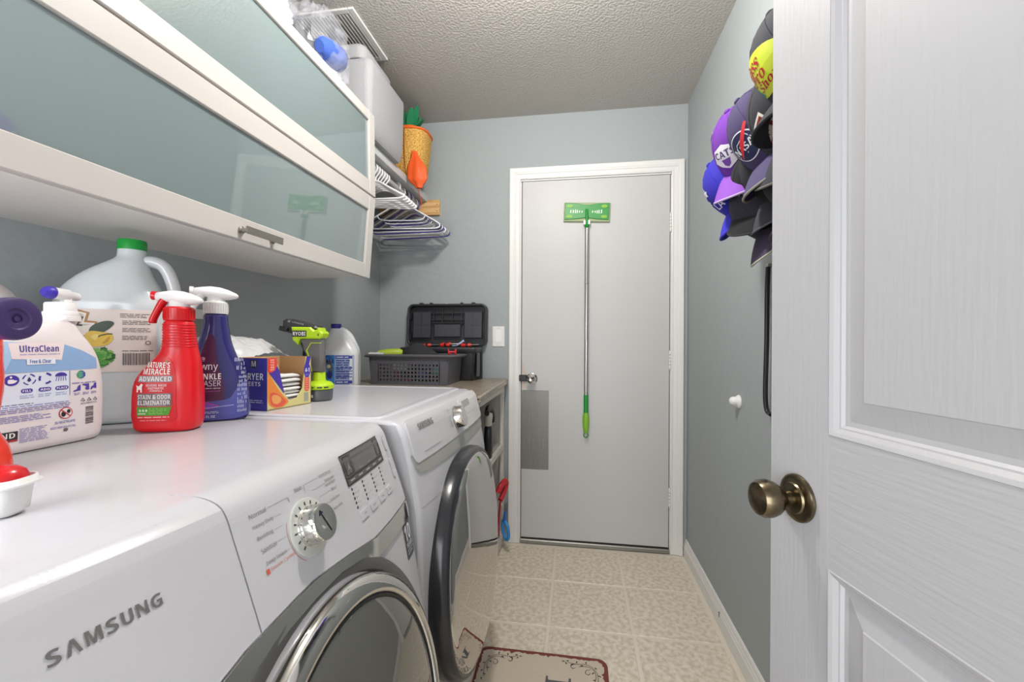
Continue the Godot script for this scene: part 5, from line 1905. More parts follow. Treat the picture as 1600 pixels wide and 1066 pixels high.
	paint(s, "4d1740", PackedVector2Array(curve_pts([Vector2(-0.054, 0.02), Vector2(-0.015, 0.012), Vector2(0.008, 0.03), Vector2(0.012, 0.08), Vector2(0.0, 0.13), Vector2(-0.006, 0.185), Vector2(-0.018, 0.190), Vector2(-0.035, 0.14), Vector2(-0.050, 0.08)], 4, true)), map, 0.0004, 0.01)
	paint(s, "5154a0", PackedVector2Array(curve_pts([Vector2(-0.056, 0.008), Vector2(0.054, 0.008), Vector2(0.058, 0.05), Vector2(0.050, 0.085), Vector2(0.035, 0.07), Vector2(0.022, 0.05), Vector2(-0.01, 0.045), Vector2(-0.055, 0.042)], 4, true)), map, 0.0006, 0.01)
	var spiral := []
	for k in 22:
		spiral.append(Vector2(-0.0265, 0.139) + Vector2(cos(k * 0.55), sin(k * 0.55)) * (0.001 + 0.00022 * k))
	line2(s, "b98aa0", spiral, 0.0007, map, 0.0009, 0.05)
	write(s, "Downy", Vector2(-0.052, 0.110), Vector2(0.0005, 0.130), map, "efe9ee", F_REG, 0.001)
	write(s, "WRINKLE", Vector2(-0.053, 0.0935), Vector2(0.0065, 0.1065), map, "f0ecf0", F_BOLD, 0.001)
	write(s, "RELEASER", Vector2(-0.054, 0.0785), Vector2(0.0065, 0.0910), map, "d8d4e2", F_REG, 0.001)
	write(s, "fabric spray", Vector2(-0.024, 0.0720), Vector2(0.0055, 0.0752), map, "e6e0ea", F_BOLD, 0.001)
	write(s, "light fresh scent", Vector2(-0.028, 0.0655), Vector2(0.0055, 0.0687), map, "c05aa8", F_BOLD, 0.001)
	paint(s, "b04aa8", PackedVector2Array(curve_pts([Vector2(-0.050, 0.030), Vector2(-0.030, 0.026), Vector2(-0.008, 0.030), Vector2(0.004, 0.033), Vector2(-0.010, 0.040), Vector2(-0.026, 0.045), Vector2(-0.046, 0.042)], 4, true)), map, 0.0010, 0.02)
	paint(s, "7d56b8", PackedVector2Array(curve_pts([Vector2(-0.046, 0.033), Vector2(-0.026, 0.030), Vector2(-0.002, 0.034), Vector2(-0.024, 0.040)], 4, true)), map, 0.0012, 0.02)
	line2(s, "a9aee0", [Vector2(-0.046, 0.031), Vector2(-0.01, 0.031), Vector2(0.008, 0.033), Vector2(0.031, 0.0345)], 0.0016, map, 0.0014, 0.02)
	small_print(s, "c9cbe6", -0.040, 0.0175, 0.004, 0.0235, 2, map, 0.001, 0.05)
	write(s, "33.8 FL OZ", Vector2(-0.035, 0.0085), Vector2(-0.004, 0.0140), map, "e4e2f0", F_BOLD, 0.001)
	for k in 7:
		for j in 13:
			if rng.randf() < 0.8:
				paint(s, "c9cde4", rect2(0.0375 + 0.0026 * k - 0.010 * smoothstep(0.09, 0.16, 0.018 + j * 0.0095), 0.018 + j * 0.0095, 0.0385 + 0.0026 * k - 0.010 * smoothstep(0.09, 0.16, 0.018 + j * 0.0095), 0.018 + j * 0.0095 + rng.randf_range(0.004, 0.009)), map, 0.001)
	prnt("label_print", s, t)


func build_machine_top_things() -> void:
	var s: SurfaceTool
	# ---- opened carton of dryer sheets
	var A := Vector3(-0.549, 0.9700, 1.283)   # back left corner on the dryer
	var w := 0.112
	var L := 0.150
	var h := 0.134
	var t := thing("sheet_carton", "opened purple and orange carton of dryer sheets beside the lime green power tool", "carton", A, -0.14)
	var brown := mt("bd9468", 0.8)
	s = S()
	box(s, Vector3(w / 2, 0.001, L / 2), Vector3(w, 0.002, L))
	obj("bottom", s, brown, t)
	s = S()
	box(s, Vector3(0.001, h / 2, L / 2), Vector3(0.002, h, L))
	box(s, Vector3(0.0022, h * 0.62, L / 2), Vector3(0.0012, h * 0.7, L * 0.45), 0.0)
	obj("back_wall", s, brown, t)
	s = S()
	box(s, Vector3(w / 2, h / 2, 0.001), Vector3(w, h, 0.002))
	obj("end_wall", s, brown, t)
	s = S()
	box(s, Vector3(w / 2, h / 2, L - 0.001), Vector3(w, h, 0.002))
	var fw := obj("front_wall", s, brown, t)
	s = S()
	box(s, Vector3(w / 2, h - 0.0008, L - 0.012), Vector3(w, 0.0016, 0.022))
	obj("top_strip", s, mt("e0a050", 0.6), t)
	# long side with the torn opening: u runs from the front corner back
	var sm := flat_map(Vector3(w, 0, L), Vector3(0, 0, -1), Vector3.UP)
	var side := poly([0.0, 0.0, L, 0.0, L, h, 0.1315, h, 0.1225, 0.078, 0.1175, 0.046, 0.098, 0.023, 0.070, 0.0185, 0.052, 0.043, 0.037, 0.101, 0.027, h, 0.0, h])
	s = S()
	patch(s, side, sm, 0.0, -0.0018, 2.0)
	var sw := obj("side_wall", s, mt("d9cf8a", 0.45), t)
	s = S()
	paint(s, "eb8a3c", PackedVector2Array(curve_pts([Vector2(0.003, 0.095), Vector2(0.012, 0.085), Vector2(0.03, 0.058), Vector2(0.050, 0.034), Vector2(0.068, 0.017), Vector2(0.055, 0.006), Vector2(0.035, 0.003), Vector2(0.015, 0.008), Vector2(0.004, 0.02), Vector2(0.001, 0.05)], 3, true)), sm, 0.0002, 2.0)
	paint(s, "e2604a", PackedVector2Array(curve_pts([Vector2(0.008, 0.04), Vector2(0.02, 0.045), Vector2(0.04, 0.035), Vector2(0.060, 0.018), Vector2(0.05, 0.008), Vector2(0.03, 0.006), Vector2(0.012, 0.016)], 3, true)), sm, 0.0004, 2.0)
	paint(s, "eda45a", PackedVector2Array(curve_pts([Vector2(0.014, 0.036), Vector2(0.03, 0.037), Vector2(0.045, 0.026), Vector2(0.035, 0.014), Vector2(0.018, 0.018)], 3, true)), sm, 0.0006, 2.0)
	paint(s, "4a36a0", poly([0.003, 0.098, 0.027, 0.118, 0.0375, 0.100, 0.0535, 0.041, 0.0515, 0.040]), sm, 0.0006, 2.0)
	paint(s, "e8432f", poly([0.001, 0.098, 0.001, h, 0.0265, h, 0.031, 0.118, 0.024, 0.103, 0.012, 0.096]), sm, 0.0008, 2.0)
	for k in 5:
		write(s, ["MADE", "TO", "CLEAN", "48", "SHEETS"][k], Vector2(0.008, 0.1265 - 0.0062 * k), Vector2(0.021, 0.1310 - 0.0062 * k), sm, "f6c9bd", F_BOLD, 0.001)
	paint(s, "4436a8", poly([0.1325, h, 0.1485, h, 0.1385, 0.100, 0.1235, 0.100]), sm, 0.0004, 2.0)
	paint(s, "4436a8", oval(0.1345, 0.095, 0.0125, 0.0205), sm, 0.0006, 2.0)
	write(s, "4-1", Vector2(0.126, 0.090), Vector2(0.1425, 0.102), sm, "f0eef6", F_BOLD, 0.001)
	paint(s, "6a60c0", oval(0.1345, 0.083, 0.009, 0.003), sm, 0.0008, 2.0)
	paint(s, "e8614c", rrect(0.1245, 0.036, 0.1425, 0.080, 0.008), sm, 0.0005, 2.0)
	for k in 6:
		paint(s, "f2a08a", rect2(0.127, 0.072 - 0.0062 * k, 0.139, 0.0745 - 0.0062 * k), sm, 0.0009)
	for k in 5:
		paint(s, "8f98a6", rect2(0.1235 + 0.0035 * k, 0.008, 0.1255 + 0.0035 * k, 0.033), sm, 0.0004)
	small_print(s, "b9b070", 0.004, 0.002, 0.05, 0.005, 1, sm, 0.0004, 0.05)
	prnt("side_print", s, sw)
	var fm := flat_map(Vector3(0, 0, L), Vector3.RIGHT, Vector3.UP)
	s = S()
	paint(s, "3f34a4", rect2(0, 0, w, h), fm, 0.0003, 2.0)
	paint(s, "2b2a3a", poly([0.060, 0.108, 0.075, 0.108, 0.080, 0.128, 0.056, 0.128]), fm, 0.0005)
	write(s, "M", Vector2(0.062, 0.112), Vector2(0.076, 0.126), fm, "d8d6e2", F_BOLD, 0.0008)
	write(s, "DRYER", Vector2(0.034, 0.078), Vector2(0.101, 0.095), fm, "f0eef8", F_BOLD, 0.0008)
	write(s, "SHEETS", Vector2(0.028, 0.062), Vector2(0.091, 0.073), fm, "e6e4f2", F_BOLD, 0.0008)
	small_print(s, "cfcbe8", 0.03, 0.018, 0.105, 0.028, 2, fm, 0.0006, 0.1)
	prnt("front_print", s, fw)
	# the white sheets, two folded stacks
	for k in 2:
		var q := thing("dryer_sheets", ["folded stack of white dryer sheets at the bottom of the opened carton", "upper folded white dryer sheets in the opened carton"][k], "dryer sheets", A + Vector3(0.045, 0.0025 + 0.040 * k, 0.081), -0.14 + 0.02 * k)
		s = S()
		for j in 4:
			var rings := []
			var y0 := 0.0095 * j
			for f in [[0.0, 0.012], [0.0012, 0.004], [0.0045, 0.0], [0.008, 0.004], [0.0092, 0.012]]:
				var rg := PackedVector3Array()
				for p in rrect(-0.050 + f[1], -0.060 + f[1] + 0.004 * sin(j * 2.0 + k), 0.0485 - f[1] * 0.8 - 0.003 * (j % 2), 0.058 - f[1], 0.02):
					rg.append(Vector3(p.x, y0 + f[0] + (0.010 if k == 1 else 0.004) * (1.0 - pow(p.y / 0.062, 2)) * (j / 3.0), -p.y))
				rings.append(rg)
			loft(s, rings)
		var st := obj("sheet_fold", s, mt("e8e6e2", 0.8), q)
		st.set_meta("kind", "stuff")
	# ---- brown paper bag with a white plastic bag drooping over it, behind the carton
	var fn := FastNoiseLite.new()
	fn.seed = 21
	fn.frequency = 11.0
	t = thing("paper_bag", "crumpled brown paper bag behind the opened carton, under a white plastic bag", "paper bag", Vector3(-0.69, 0.970, 1.30), 0.0)
	s = S()
	grid(s, func(u: float, v: float) -> Vector3:
		var a := TAU * u
		var y := 0.128 * v
		var e := ring(y, 0.075, 0.10, 3.0, 0, 0, 4)
		var ca := signf(cos(a)) * pow(absf(cos(a)), 0.7)
		var sa := signf(sin(a)) * pow(absf(sin(a)), 0.7)
		var p := Vector3(0.078 * ca, y, -0.095 * sa)
		return p * Vector3(1.0 + 0.14 * fn.get_noise_3dv(p * 1.5), 1.0 + 0.10 * fn.get_noise_3dv(p * 2.5) * v, 1.0 + 0.14 * fn.get_noise_3dv(p * 1.8)), 48, 14)
	obj("bag_side", s, mt("b4936c", 0.8), t)
	s = S()
	box(s, Vector3(0, 0.004, 0), Vector3(0.13, 0.008, 0.16), 0.002)
	box(s, Vector3(0, 0.108, 0), Vector3(0.13, 0.004, 0.17), 0.001)
	obj("bag_filling", s, mt("7a6a58", 0.9), t)
	t = thing("plastic_bag", "white translucent plastic bag drooping over the brown paper bag", "plastic bag", Vector3(-0.672, 1.106, 1.31), 0.1)
	s = S()
	grid(s, func(u: float, v: float) -> Vector3:
		var x := lerpf(-0.085, 0.10, u)
		var z := lerpf(0.12, -0.115, v)
		var d := Vector2(x / 0.10, z / 0.125).length()
		var y := 0.052 * exp(-pow((x + 0.02) / 0.075, 2) - pow((z - 0.05) / 0.07, 2)) + 0.030 * exp(-pow((x - 0.03) / 0.06, 2) - pow((z + 0.06) / 0.07, 2)) - 0.022 * smoothstep(0.75, 1.2, d) + 0.012
		return Vector3(x, y + 0.010 * fn.get_noise_3d(x * 2, 0, z * 2) + 0.004 * absf(fn.get_noise_3d(x * 7, 3, z * 7)), z), 44, 44)
	var pb := mt("e6e6e8", 0.25)
	pb.backlight_enabled = true
	pb.backlight = Color(0.5, 0.5, 0.5)
	obj("film", s, pb, t)
	# ---- lime green cordless tool standing on its round head
	t = thing("power_tool", "lime green and grey cordless tool standing on its round head, battery up", "power tool", Vector3(-0.452, 0.9700, 1.238), 0.15)
	var lime := mt("b9dc1c", 0.4)
	var gry := mt("6e6c6e", 0.55)
	s = S()
	lathe(s, [Vector2(0.0, 0.0), Vector2(0.034, 0.0), Vector2(0.0375, 0.004), Vector2(0.039, 0.03), Vector2(0.037, 0.034), Vector2(0.0, 0.034)], Transform3D(), 40)
	var head := obj("lamp_head", s, mt("57575b", 0.4), t)
	s = S()
	box(s, Vector3(-0.012, 0.0155, 0.0375), Vector3(0.022, 0.008, 0.003), 0.001)
	obj("head_badge", s, mt("c9c9d2", 0.4), head)
	s = S()
	lathe(s, [Vector2(0.036, 0.033), Vector2(0.041, 0.036), Vector2(0.041, 0.046), Vector2(0.034, 0.054), Vector2(0.020, 0.058), Vector2(0.0185, 0.062), Vector2(0.0175, 0.084), Vector2(0.0, 0.085)], Transform3D(), 40)
	var ne := obj("neck", s, lime, t)
	s = S()
	for k in 5:
		var a := -0.9 + 0.45 * k
		box(s, Vector3(sin(a) * 0.0405, 0.041, cos(a) * 0.0405), Vector3(0.004 if k < 3 else 0.014, 0.0035, 0.003), 0.0005, Basis(Vector3.UP, a))
	var vents := obj("vent_slots", s, M.dark, ne)
	vents.set_meta("kind", "stuff")
	s = S()
	prism(s, poly([-0.0155, 0.084, 0.0165, 0.084, 0.013, 0.135, 0.013, 0.178, 0.012, 0.186, -0.050, 0.186, -0.052, 0.178, -0.044, 0.166, -0.042, 0.150, -0.036, 0.140, -0.024, 0.120]), -0.017, 0.017, Transform3D(), 0.005, true, 0.005)
	obj("grip", s, gry, t)
	s = S()
	prism(s, PackedVector2Array([Vector2(-0.0185, 0.173), Vector2(0.012, 0.173), Vector2(0.012, 0.1705), Vector2(-0.0165, 0.1705), Vector2(-0.028, 0.150), Vector2(-0.020, 0.126), Vector2(-0.016, 0.100), Vector2(-0.013, 0.088), Vector2(-0.0165, 0.088), Vector2(-0.021, 0.108), Vector2(-0.025, 0.128), Vector2(-0.0325, 0.149)]), -0.0178, 0.0178, Transform3D(), 0.0005)
	obj("lime_trim", s, lime, t)
	s = S()
	prism(s, PackedVector2Array([Vector2(-0.0535, 0.176), Vector2(-0.046, 0.172), Vector2(-0.040, 0.150), Vector2(-0.043, 0.145), Vector2(-0.0415, 0.130), Vector2(-0.0375, 0.125), Vector2(-0.0415, 0.124), Vector2(-0.0475, 0.135), Vector2(-0.0465, 0.152), Vector2(-0.0525, 0.168)]), -0.008, 0.008, Transform3D(), 0.001)
	obj("trigger", s, M.black, t)
	s = S()
	prism(s, PackedVector2Array([Vector2(-0.070, 0.180), Vector2(-0.054, 0.166), Vector2(-0.048, 0.184), Vector2(0.010, 0.184), Vector2(0.017, 0.190), Vector2(0.021, 0.200), Vector2(0.016, 0.207), Vector2(0.011, 0.208), Vector2(0.009, 0.217), Vector2(0.004, 0.218), Vector2(0.002, 0.212), Vector2(-0.006, 0.209), Vector2(-0.018, 0.219), Vector2(-0.074, 0.219)]), -0.024, 0.024, Transform3D(), 0.004, false, 0.004)
	var hd := obj("tool_body", s, lime, t)
	var lm := flat_map(Vector3(0, 0, 0.024), Vector3.RIGHT, Vector3.UP)
	s = S()
	paint(s, "1d1d1f", rrect(-0.073 + 0.003, 0.190, -0.0275, 0.2085, 0.001), lm, 0.0003, 1.0)
	write(s, "RYOBI", Vector2(-0.0675, 0.1935), Vector2(-0.030, 0.2050), lm, "f1f1ee", F_BOLD, 0.0006)
	paint(s, "6d8412", oval(0.007, 0.196, 0.003, 0.004, 12), lm, 0.0003)
	prnt("logo", s, hd)
	s = S()
	prism(s, poly([-0.106, 0.206, -0.074, 0.199, -0.020, 0.205, 0.002, 0.214, -0.006, 0.224, -0.040, 0.232, -0.075, 0.243, -0.094, 0.244, -0.104, 0.238]), -0.036, 0.016, Transform3D(), 0.006, false, 0.006)
	var bt := obj("battery", s, mt("323236", 0.4), t)
	s = S()
	box(s, Vector3(-0.095, 0.213, 0.0), Vector3(0.024, 0.014, 0.060), 0.002, Basis(Vector3.BACK, -0.2))
	obj("battery_latch", s, M.black, bt)
	s = S()
	var bm := flat_map(Vector3(0, 0, 0.016), Vector3.RIGHT, Vector3.UP)
	write(s, "LITHIUM", Vector2(-0.074, 0.2285), Vector2(-0.040, 0.2325), bm, "a9a9ae", F_BOLD, 0.0005, -0.22)
	paint(s, "8a8a90", poly([-0.088, 0.234, -0.081, 0.232, -0.078, 0.238, -0.085, 0.240]), bm, 0.0005)
	prnt("battery_print", s, bt)


func build_detergent_things() -> void:
	var s: SurfaceTool
	# ---- vinegar jug
	var sv := [[0.0, 0.084, 0.060, 4.5, 0, 0], [0.008, 0.092, 0.068, 4.5, 0, 0], [0.03, 0.094, 0.070, 4.5, 0, 0], [0.25, 0.094, 0.070, 4.5, 0, 0], [0.27, 0.092, 0.069, 4.0, 0, 0], [0.30, 0.079, 0.062, 3.2, 0.0, 0], [0.33, 0.058, 0.050, 2.6, 0.006, 0], [0.355, 0.037, 0.037, 2.2, 0.020, 0], [0.366, 0.0285, 0.0285, 2.0, 0.026, 0], [0.373, 0.0265, 0.0265, 2.0, 0.0265, 0], [0.388, 0.0255, 0.0255, 2.0, 0.0265, 0]]
	var t := thing("vinegar_jug", "large clear plastic jug of vinegar with a green cap against the left wall", "jug", Vector3(-0.716, REST, 1.60), 0.64)
	s = S()
	bottle(s, sv, 60, 56)
	var jm := mt("d3d8da", 0.16)
	jm.subsurf_scatter_enabled = true
	jm.subsurf_scatter_strength = 0.3
	obj("jug_body", s, jm, t)
	s = S()
	tube(s, curve_pts([Vector3(0.040, 0.356, 0), Vector3(0.062, 0.362, 0), Vector3(0.084, 0.352, 0), Vector3(0.098, 0.322, 0), Vector3(0.104, 0.285, 0), Vector3(0.094, 0.245, 0), Vector3(0.078, 0.225, 0)], 5), 0.0135, 16, 1.25)
	obj("handle", s, jm, t)
	s = S()
	lathe(s, [Vector2(0.0265, 0.385), Vector2(0.0268, 0.404), Vector2(0.025, 0.408), Vector2(0.0, 0.4085)], Transform3D(Basis(), Vector3(0.0265, 0, 0)), 32)
	obj("cap", s, mt("149a3a", 0.4), t)
	var map := front_of(sv)
	s = S()
	paint(s, "e3d7d0", rect2(-0.0925, 0.112, 0.0905, 0.246), map, 0.0005, 0.01)
	paint(s, "a8702c", poly([-0.0925, 0.246, -0.050, 0.246, -0.024, 0.238, -0.028, 0.221, -0.012, 0.219, -0.014, 0.205, -0.03, 0.185, -0.0925, 0.185]), map, 0.0008, 0.01)
	paint(s, "efe6da", poly([-0.0925, 0.242, -0.050, 0.242, -0.029, 0.236, -0.033, 0.217, -0.016, 0.216, -0.019, 0.203, -0.034, 0.189, -0.0925, 0.189]), map, 0.0010, 0.01)
	paint(s, "c9bcae", poly([-0.0925, 0.239, -0.050, 0.239, -0.033, 0.2335, -0.037, 0.2135, -0.021, 0.213, -0.0925, 0.195]), map, 0.0012, 0.01)
	write(s, "HEINZ", Vector2(-0.088, 0.212), Vector2(-0.034, 0.232), map, "1d1a1a", F_BOLD, 0.0014, -0.12)
	paint(s, "3c4a3c", PackedVector2Array(curve_pts([Vector2(-0.024, 0.196), Vector2(-0.004, 0.196), Vector2(0.012, 0.210), Vector2(0.014, 0.218), Vector2(0.004, 0.221), Vector2(-0.010, 0.217), Vector2(-0.022, 0.208)], 4, true)), map, 0.0014, 0.02)
	paint(s, "e6c04c", PackedVector2Array(curve_pts([Vector2(-0.030, 0.172), Vector2(-0.018, 0.166), Vector2(0.004, 0.170), Vector2(0.013, 0.182), Vector2(0.010, 0.194), Vector2(-0.004, 0.197), Vector2(-0.022, 0.199), Vector2(-0.032, 0.190)], 4, true)), map, 0.0016, 0.02)
	line2(s, "4a4a22", [Vector2(-0.012, 0.186), Vector2(-0.006, 0.190), Vector2(0.004, 0.193), Vector2(0.012, 0.193)], 0.0025, map, 0.0018, 0.05)
	for k in 34:   # leafy lettuce: ragged overlapping leaves
		var a0 := rng.randf() * TAU
		var c := Vector2(-0.008, 0.146) + Vector2(cos(a0) * 0.020, sin(a0) * 0.017) * (1.0 - k / 34.0)
		var leaf := []
		var r0 := rng.randf_range(0.007, 0.012)
		for i in 14:
			leaf.append(c + Vector2(cos(TAU * i / 14.0), sin(TAU * i / 14.0) * 0.8) * r0 * (1.0 if i % 2 else 0.82) * rng.randf_range(0.85, 1.1))
		paint(s, ["2f7028", "3f8a34", "6cab4c", "4f9a40", "285f22", "83b85e"][k % 6], leaf, map, 0.0012 + 0.00003 * k, 0.05)
	paint(s, "f0d878", PackedVector2Array(curve_pts([Vector2(-0.022, 0.186), Vector2(-0.016, 0.192), Vector2(-0.010, 0.190), Vector2(-0.014, 0.180)], 3, true)), map, 0.0020, 0.05)
	paint(s, "c99a34", PackedVector2Array(curve_pts([Vector2(-0.004, 0.172), Vector2(0.006, 0.177), Vector2(0.008, 0.188), Vector2(0.002, 0.182)], 3, true)), map, 0.0020, 0.05)
	small_print(s, "6a5f60", 0.024, 0.228, 0.074, 0.238, 3, map, 0.0009, 0.2)
	small_print(s, "6a5f60", 0.028, 0.213, 0.078, 0.223, 3, map, 0.0009, 0.2)
	small_print(s, "80767a", 0.028, 0.197, 0.076, 0.207, 3, map, 0.0009, 0.2)
	small_print(s, "6a5f60", 0.028, 0.180, 0.074, 0.190, 3, map, 0.0009, 0.2)
	paint(s, "55504e", oval(0.070, 0.174, 0.0045, 0.0045), map, 0.0009)
	paint(s, "e3d7d0", oval(0.070, 0.174, 0.003, 0.003), map, 0.0011)
	small_print(s, "6a5f60", 0.028, 0.155, 0.078, 0.1585, 1, map, 0.0009, 0.05)
	var bx := 0.029
	while bx < 0.074:
		var bw := rng.randf_range(0.0006, 0.0020)
		paint(s, "4d494c", rect2(bx, 0.126, bx + bw, 0.152), map, 0.0009)
		bx += bw + rng.randf_range(0.0007, 0.0016)
	prnt("label_print", s, t)
	# ---- white laundry detergent bottle: broad side towards the aisle
	var su := [[0.0, 0.098, 0.038, 5.0, 0, 0], [0.006, 0.103, 0.043, 5.0, 0, 0], [0.03, 0.1055, 0.046, 5.0, 0, 0], [0.10, 0.1055, 0.046, 5.0, 0, 0], [0.145, 0.1005, 0.045, 4.2, 0, 0], [0.172, 0.0915, 0.043, 3.4, 0.0, 0], [0.190, 0.078, 0.039, 2.8, 0.004, 0], [0.204, 0.058, 0.033, 2.4, 0.018, 0], [0.214, 0.036, 0.0265, 2.0, 0.040, 0], [0.220, 0.0265, 0.0255, 2.0, 0.056, 0], [0.226, 0.0255, 0.0255, 2.0, 0.058, 0]]
	t = thing("detergent_bottle", "white laundry detergent bottle with a blue label and purple-tipped spout", "detergent bottle", Vector3(-0.603, REST, 1.842), PI / 2)
	s = S()
	bottle(s, su, 60, 64)
	obj("bottle_body", s, mt("e6e1e1", 0.32), t)
	s = S()
	lathe(s, [Vector2(0.0265, 0.214), Vector2(0.0265, 0.222), Vector2(0.0235, 0.2235), Vector2(0.0235, 0.230), Vector2(0.0215, 0.2315), Vector2(0.0215, 0.244), Vector2(0.020, 0.247), Vector2(0.0, 0.2495)], Transform3D(Basis(), Vector3(0.058, 0, 0)), 36)
	var cap := obj("screw_cap", s, M.white, t)
	s = S()
	tube(s, [Vector3(0.040, 0.2635, 0.004), Vector3(0.068, 0.2615, 0), Vector3(0.070, 0.2615, 0), Vector3(0.084, 0.260, -0.002), Vector3(0.087, 0.260, -0.002)], [0.0105, 0.0105, 0.008, 0.0078, 0.0065], 20)
	box(s, Vector3(0.066, 0.254, 0), Vector3(0.012, 0.014, 0.014), 0.002)
	obj("spout", s, M.white, cap)
	s = S()
	lathe(s, [Vector2(0.0, -0.006), Vector2(0.006, -0.0055), Vector2(0.0098, -0.001), Vector2(0.0112, 0.004), Vector2(0.0112, 0.009), Vector2(0.0, 0.0095)], along(Vector3(0.034, 0.2637, 0.0045), Vector3(1, -0.05, -0.1)), 24)
	obj("spout_tip", s, mt("3d2fa6", 0.4), cap)
	map = front_of(su)
	s = S()
	paint(s, "8fb4de", poly([-0.098, 0.128, 0.086, 0.128, 0.0865, 0.147, 0.060, 0.162, 0.030, 0.174, -0.098, 0.178]), map, 0.0005, 0.01)
	paint(s, "a9cdec", poly([-0.098, 0.128, -0.045, 0.132, -0.036, 0.152, -0.034, 0.177, -0.098, 0.178]), map, 0.0007, 0.01)
	paint(s, "efe3e3", poly([-0.037, 0.150, 0.028, 0.146, 0.034, 0.176, -0.040, 0.175]), map, 0.0009, 0.01)
	write(s, "UltraClean", Vector2(-0.027, 0.1605), Vector2(0.0245, 0.1715), map, "54479c", F_BOLD, 0.0012)
	small_print(s, "a9a2cc", -0.027, 0.1550, 0.026, 0.1580, 1, map, 0.0012, 0.02)
	paint(s, "e9eef6", rect2(-0.019, 0.1400, 0.019, 0.1500), map, 0.0011)
	write(s, "Free & Clear", Vector2(-0.015, 0.1420), Vector2(0.013, 0.1485), map, "6a7ab8", F_BOLD, 0.0014)
	paint(s, "dfe9f6", poly([-0.098, 0.068, 0.038, 0.073, 0.038, 0.127, -0.098, 0.127]), map, 0.0004, 0.01)
	# cup, drop, shirt and spray symbols
	for k in 4:
		var c := Vector2(-0.0375 + 0.0215 * k, 0.1165)
		var deep := "4a3a9e"
		if k == 0:
			paint(s, deep, oval(c.x, c.y, 0.0092, 0.0085), map, 0.0007)
			paint(s, "f2eef6", rrect(c.x - 0.005, c.y - 0.005, c.x + 0.003, c.y + 0.0015, 0.002), map, 0.0009)
			line2(s, "f2eef6", [c + Vector2(0.003, 0.0), c + Vector2(0.006, -0.001), c + Vector2(0.003, -0.004)], 0.001, map, 0.0009)
			paint(s, "f2eef6", oval(c.x - 0.001, c.y + 0.005, 0.0015, 0.0018, 8), map, 0.0009)
		elif k == 1 or k == 2:
			for j in 4 if k == 1 else 3:
				var a0 := TAU * j / (4.0 if k == 1 else 3.0) + 0.5
				var pts := []
				for i in 6:
					pts.append(c + Vector2(cos(a0 + i * 0.19), sin(a0 + i * 0.19)) * 0.0082)
				line2(s, deep, pts, 0.0016 if k == 1 else 0.003, map, 0.0007)
			if k == 1:
				paint(s, "3b3a7a", PackedVector2Array([c + Vector2(0, 0.0045), c + Vector2(0.0028, -0.0015), c + Vector2(0, -0.0042), c + Vector2(-0.0028, -0.0015)]), map, 0.0008)
		else:
			var top := []
			for i in 9:
				top.append(c + Vector2(-0.0088 * cos(PI * i / 8.0), 0.002 + 0.0065 * sin(PI * i / 8.0)))
			paint(s, deep, top, map, 0.0007)
			for i in 5:
				line2(s, deep, [c + Vector2(-0.006 + 0.003 * i, 0.002), c + Vector2(-0.0075 + 0.0036 * i, -0.006)], 0.0008, map, 0.0008)
	paint(s, "4d9a6a", oval(0.057, 0.1190, 0.0065, 0.0072), map, 0.0007)
	paint(s, "3a3f9a", poly([0.0585, 0.1262, 0.0635, 0.122, 0.0637, 0.116, 0.0585, 0.1118]), map, 0.0009)
	for k in 3:
		paint(s, "7fd0c8", rect2(0.053, 0.1155 + 0.003 * k, 0.061, 0.1165 + 0.003 * k), map, 0.0011)
	paint(s, "4f7fb8", rect2(0.0395, 0.085, 0.0402, 0.127), map, 0.0006)
	var words := ["FILL", "ADD", "PLACE"]
	for k in 3:
		var c := Vector2(-0.019 + 0.0235 * k, 0.0985)
		paint(s, "5246a4", rrect(c.x - 0.0075 - 0.001 * k, c.y - 0.0034, c.x + 0.0075 + 0.001 * k, c.y + 0.0034, 0.0032), map, 0.0007)
		write(s, words[k], c - Vector2(0.0055 + 0.001 * k, 0.0018), c + Vector2(0.0055 + 0.001 * k, 0.0018), map, "f0edf8", F_BOLD, 0.0010)
		small_print(s, "a7b6d8", c.x - 0.009, 0.086, c.x + 0.010, 0.0925, 2, map, 0.0007, 0.2)
	small_print(s, "7a74b4", 0.043, 0.1030, 0.083, 0.1060, 1, map, 0.0007, 0.02)
	for k in 3:
		paint(s, "5345aa", [[Vector2(0.045, 0.0895), Vector2(0.056, 0.091), Vector2(0.056, 0.1015), Vector2(0.052, 0.099), Vector2(0.050, 0.093), Vector2(0.045, 0.0915)], [Vector2(0.059, 0.102), Vector2(0.070, 0.102), Vector2(0.070, 0.091), Vector2(0.066, 0.091), Vector2(0.063, 0.094), Vector2(0.066, 0.097), Vector2(0.059, 0.1005)], [Vector2(0.072, 0.091), Vector2(0.075, 0.091), Vector2(0.077, 0.094), Vector2(0.083, 0.092), Vector2(0.083, 0.1025), Vector2(0.079, 0.102), Vector2(0.078, 0.098), Vector2(0.074, 0.096)]][k], map, 0.0007)
		small_print(s, "8a86b8", 0.046 + 0.0135 * k, 0.083, 0.056 + 0.0135 * k, 0.088, 2, map, 0.0007, 0.1)
	small_print(s, "4a4470", -0.060, 0.0765, -0.008, 0.0790, 1, map, 0.0006, 0.2)
	small_print(s, "8a86c0", -0.070, 0.0640, 0.044, 0.0760, 4, map, 0.0006, 0.1)
	small_print(s, "8a86c0", -0.070, 0.0500, 0.014, 0.0610, 4, map, 0.0006, 0.2)
	small_print(s, "9a96c8", -0.028, 0.0160, 0.012, 0.0400, 9, map, 0.0006, 0.3)
	paint(s, "2f2c30", rect2(-0.080, 0.0235, -0.030, 0.0365), map, 0.0007)
	write(s, "BRAND", Vector2(-0.075, 0.0265), Vector2(-0.0335, 0.0345), map, "efecec", F_BOLD, 0.0010)
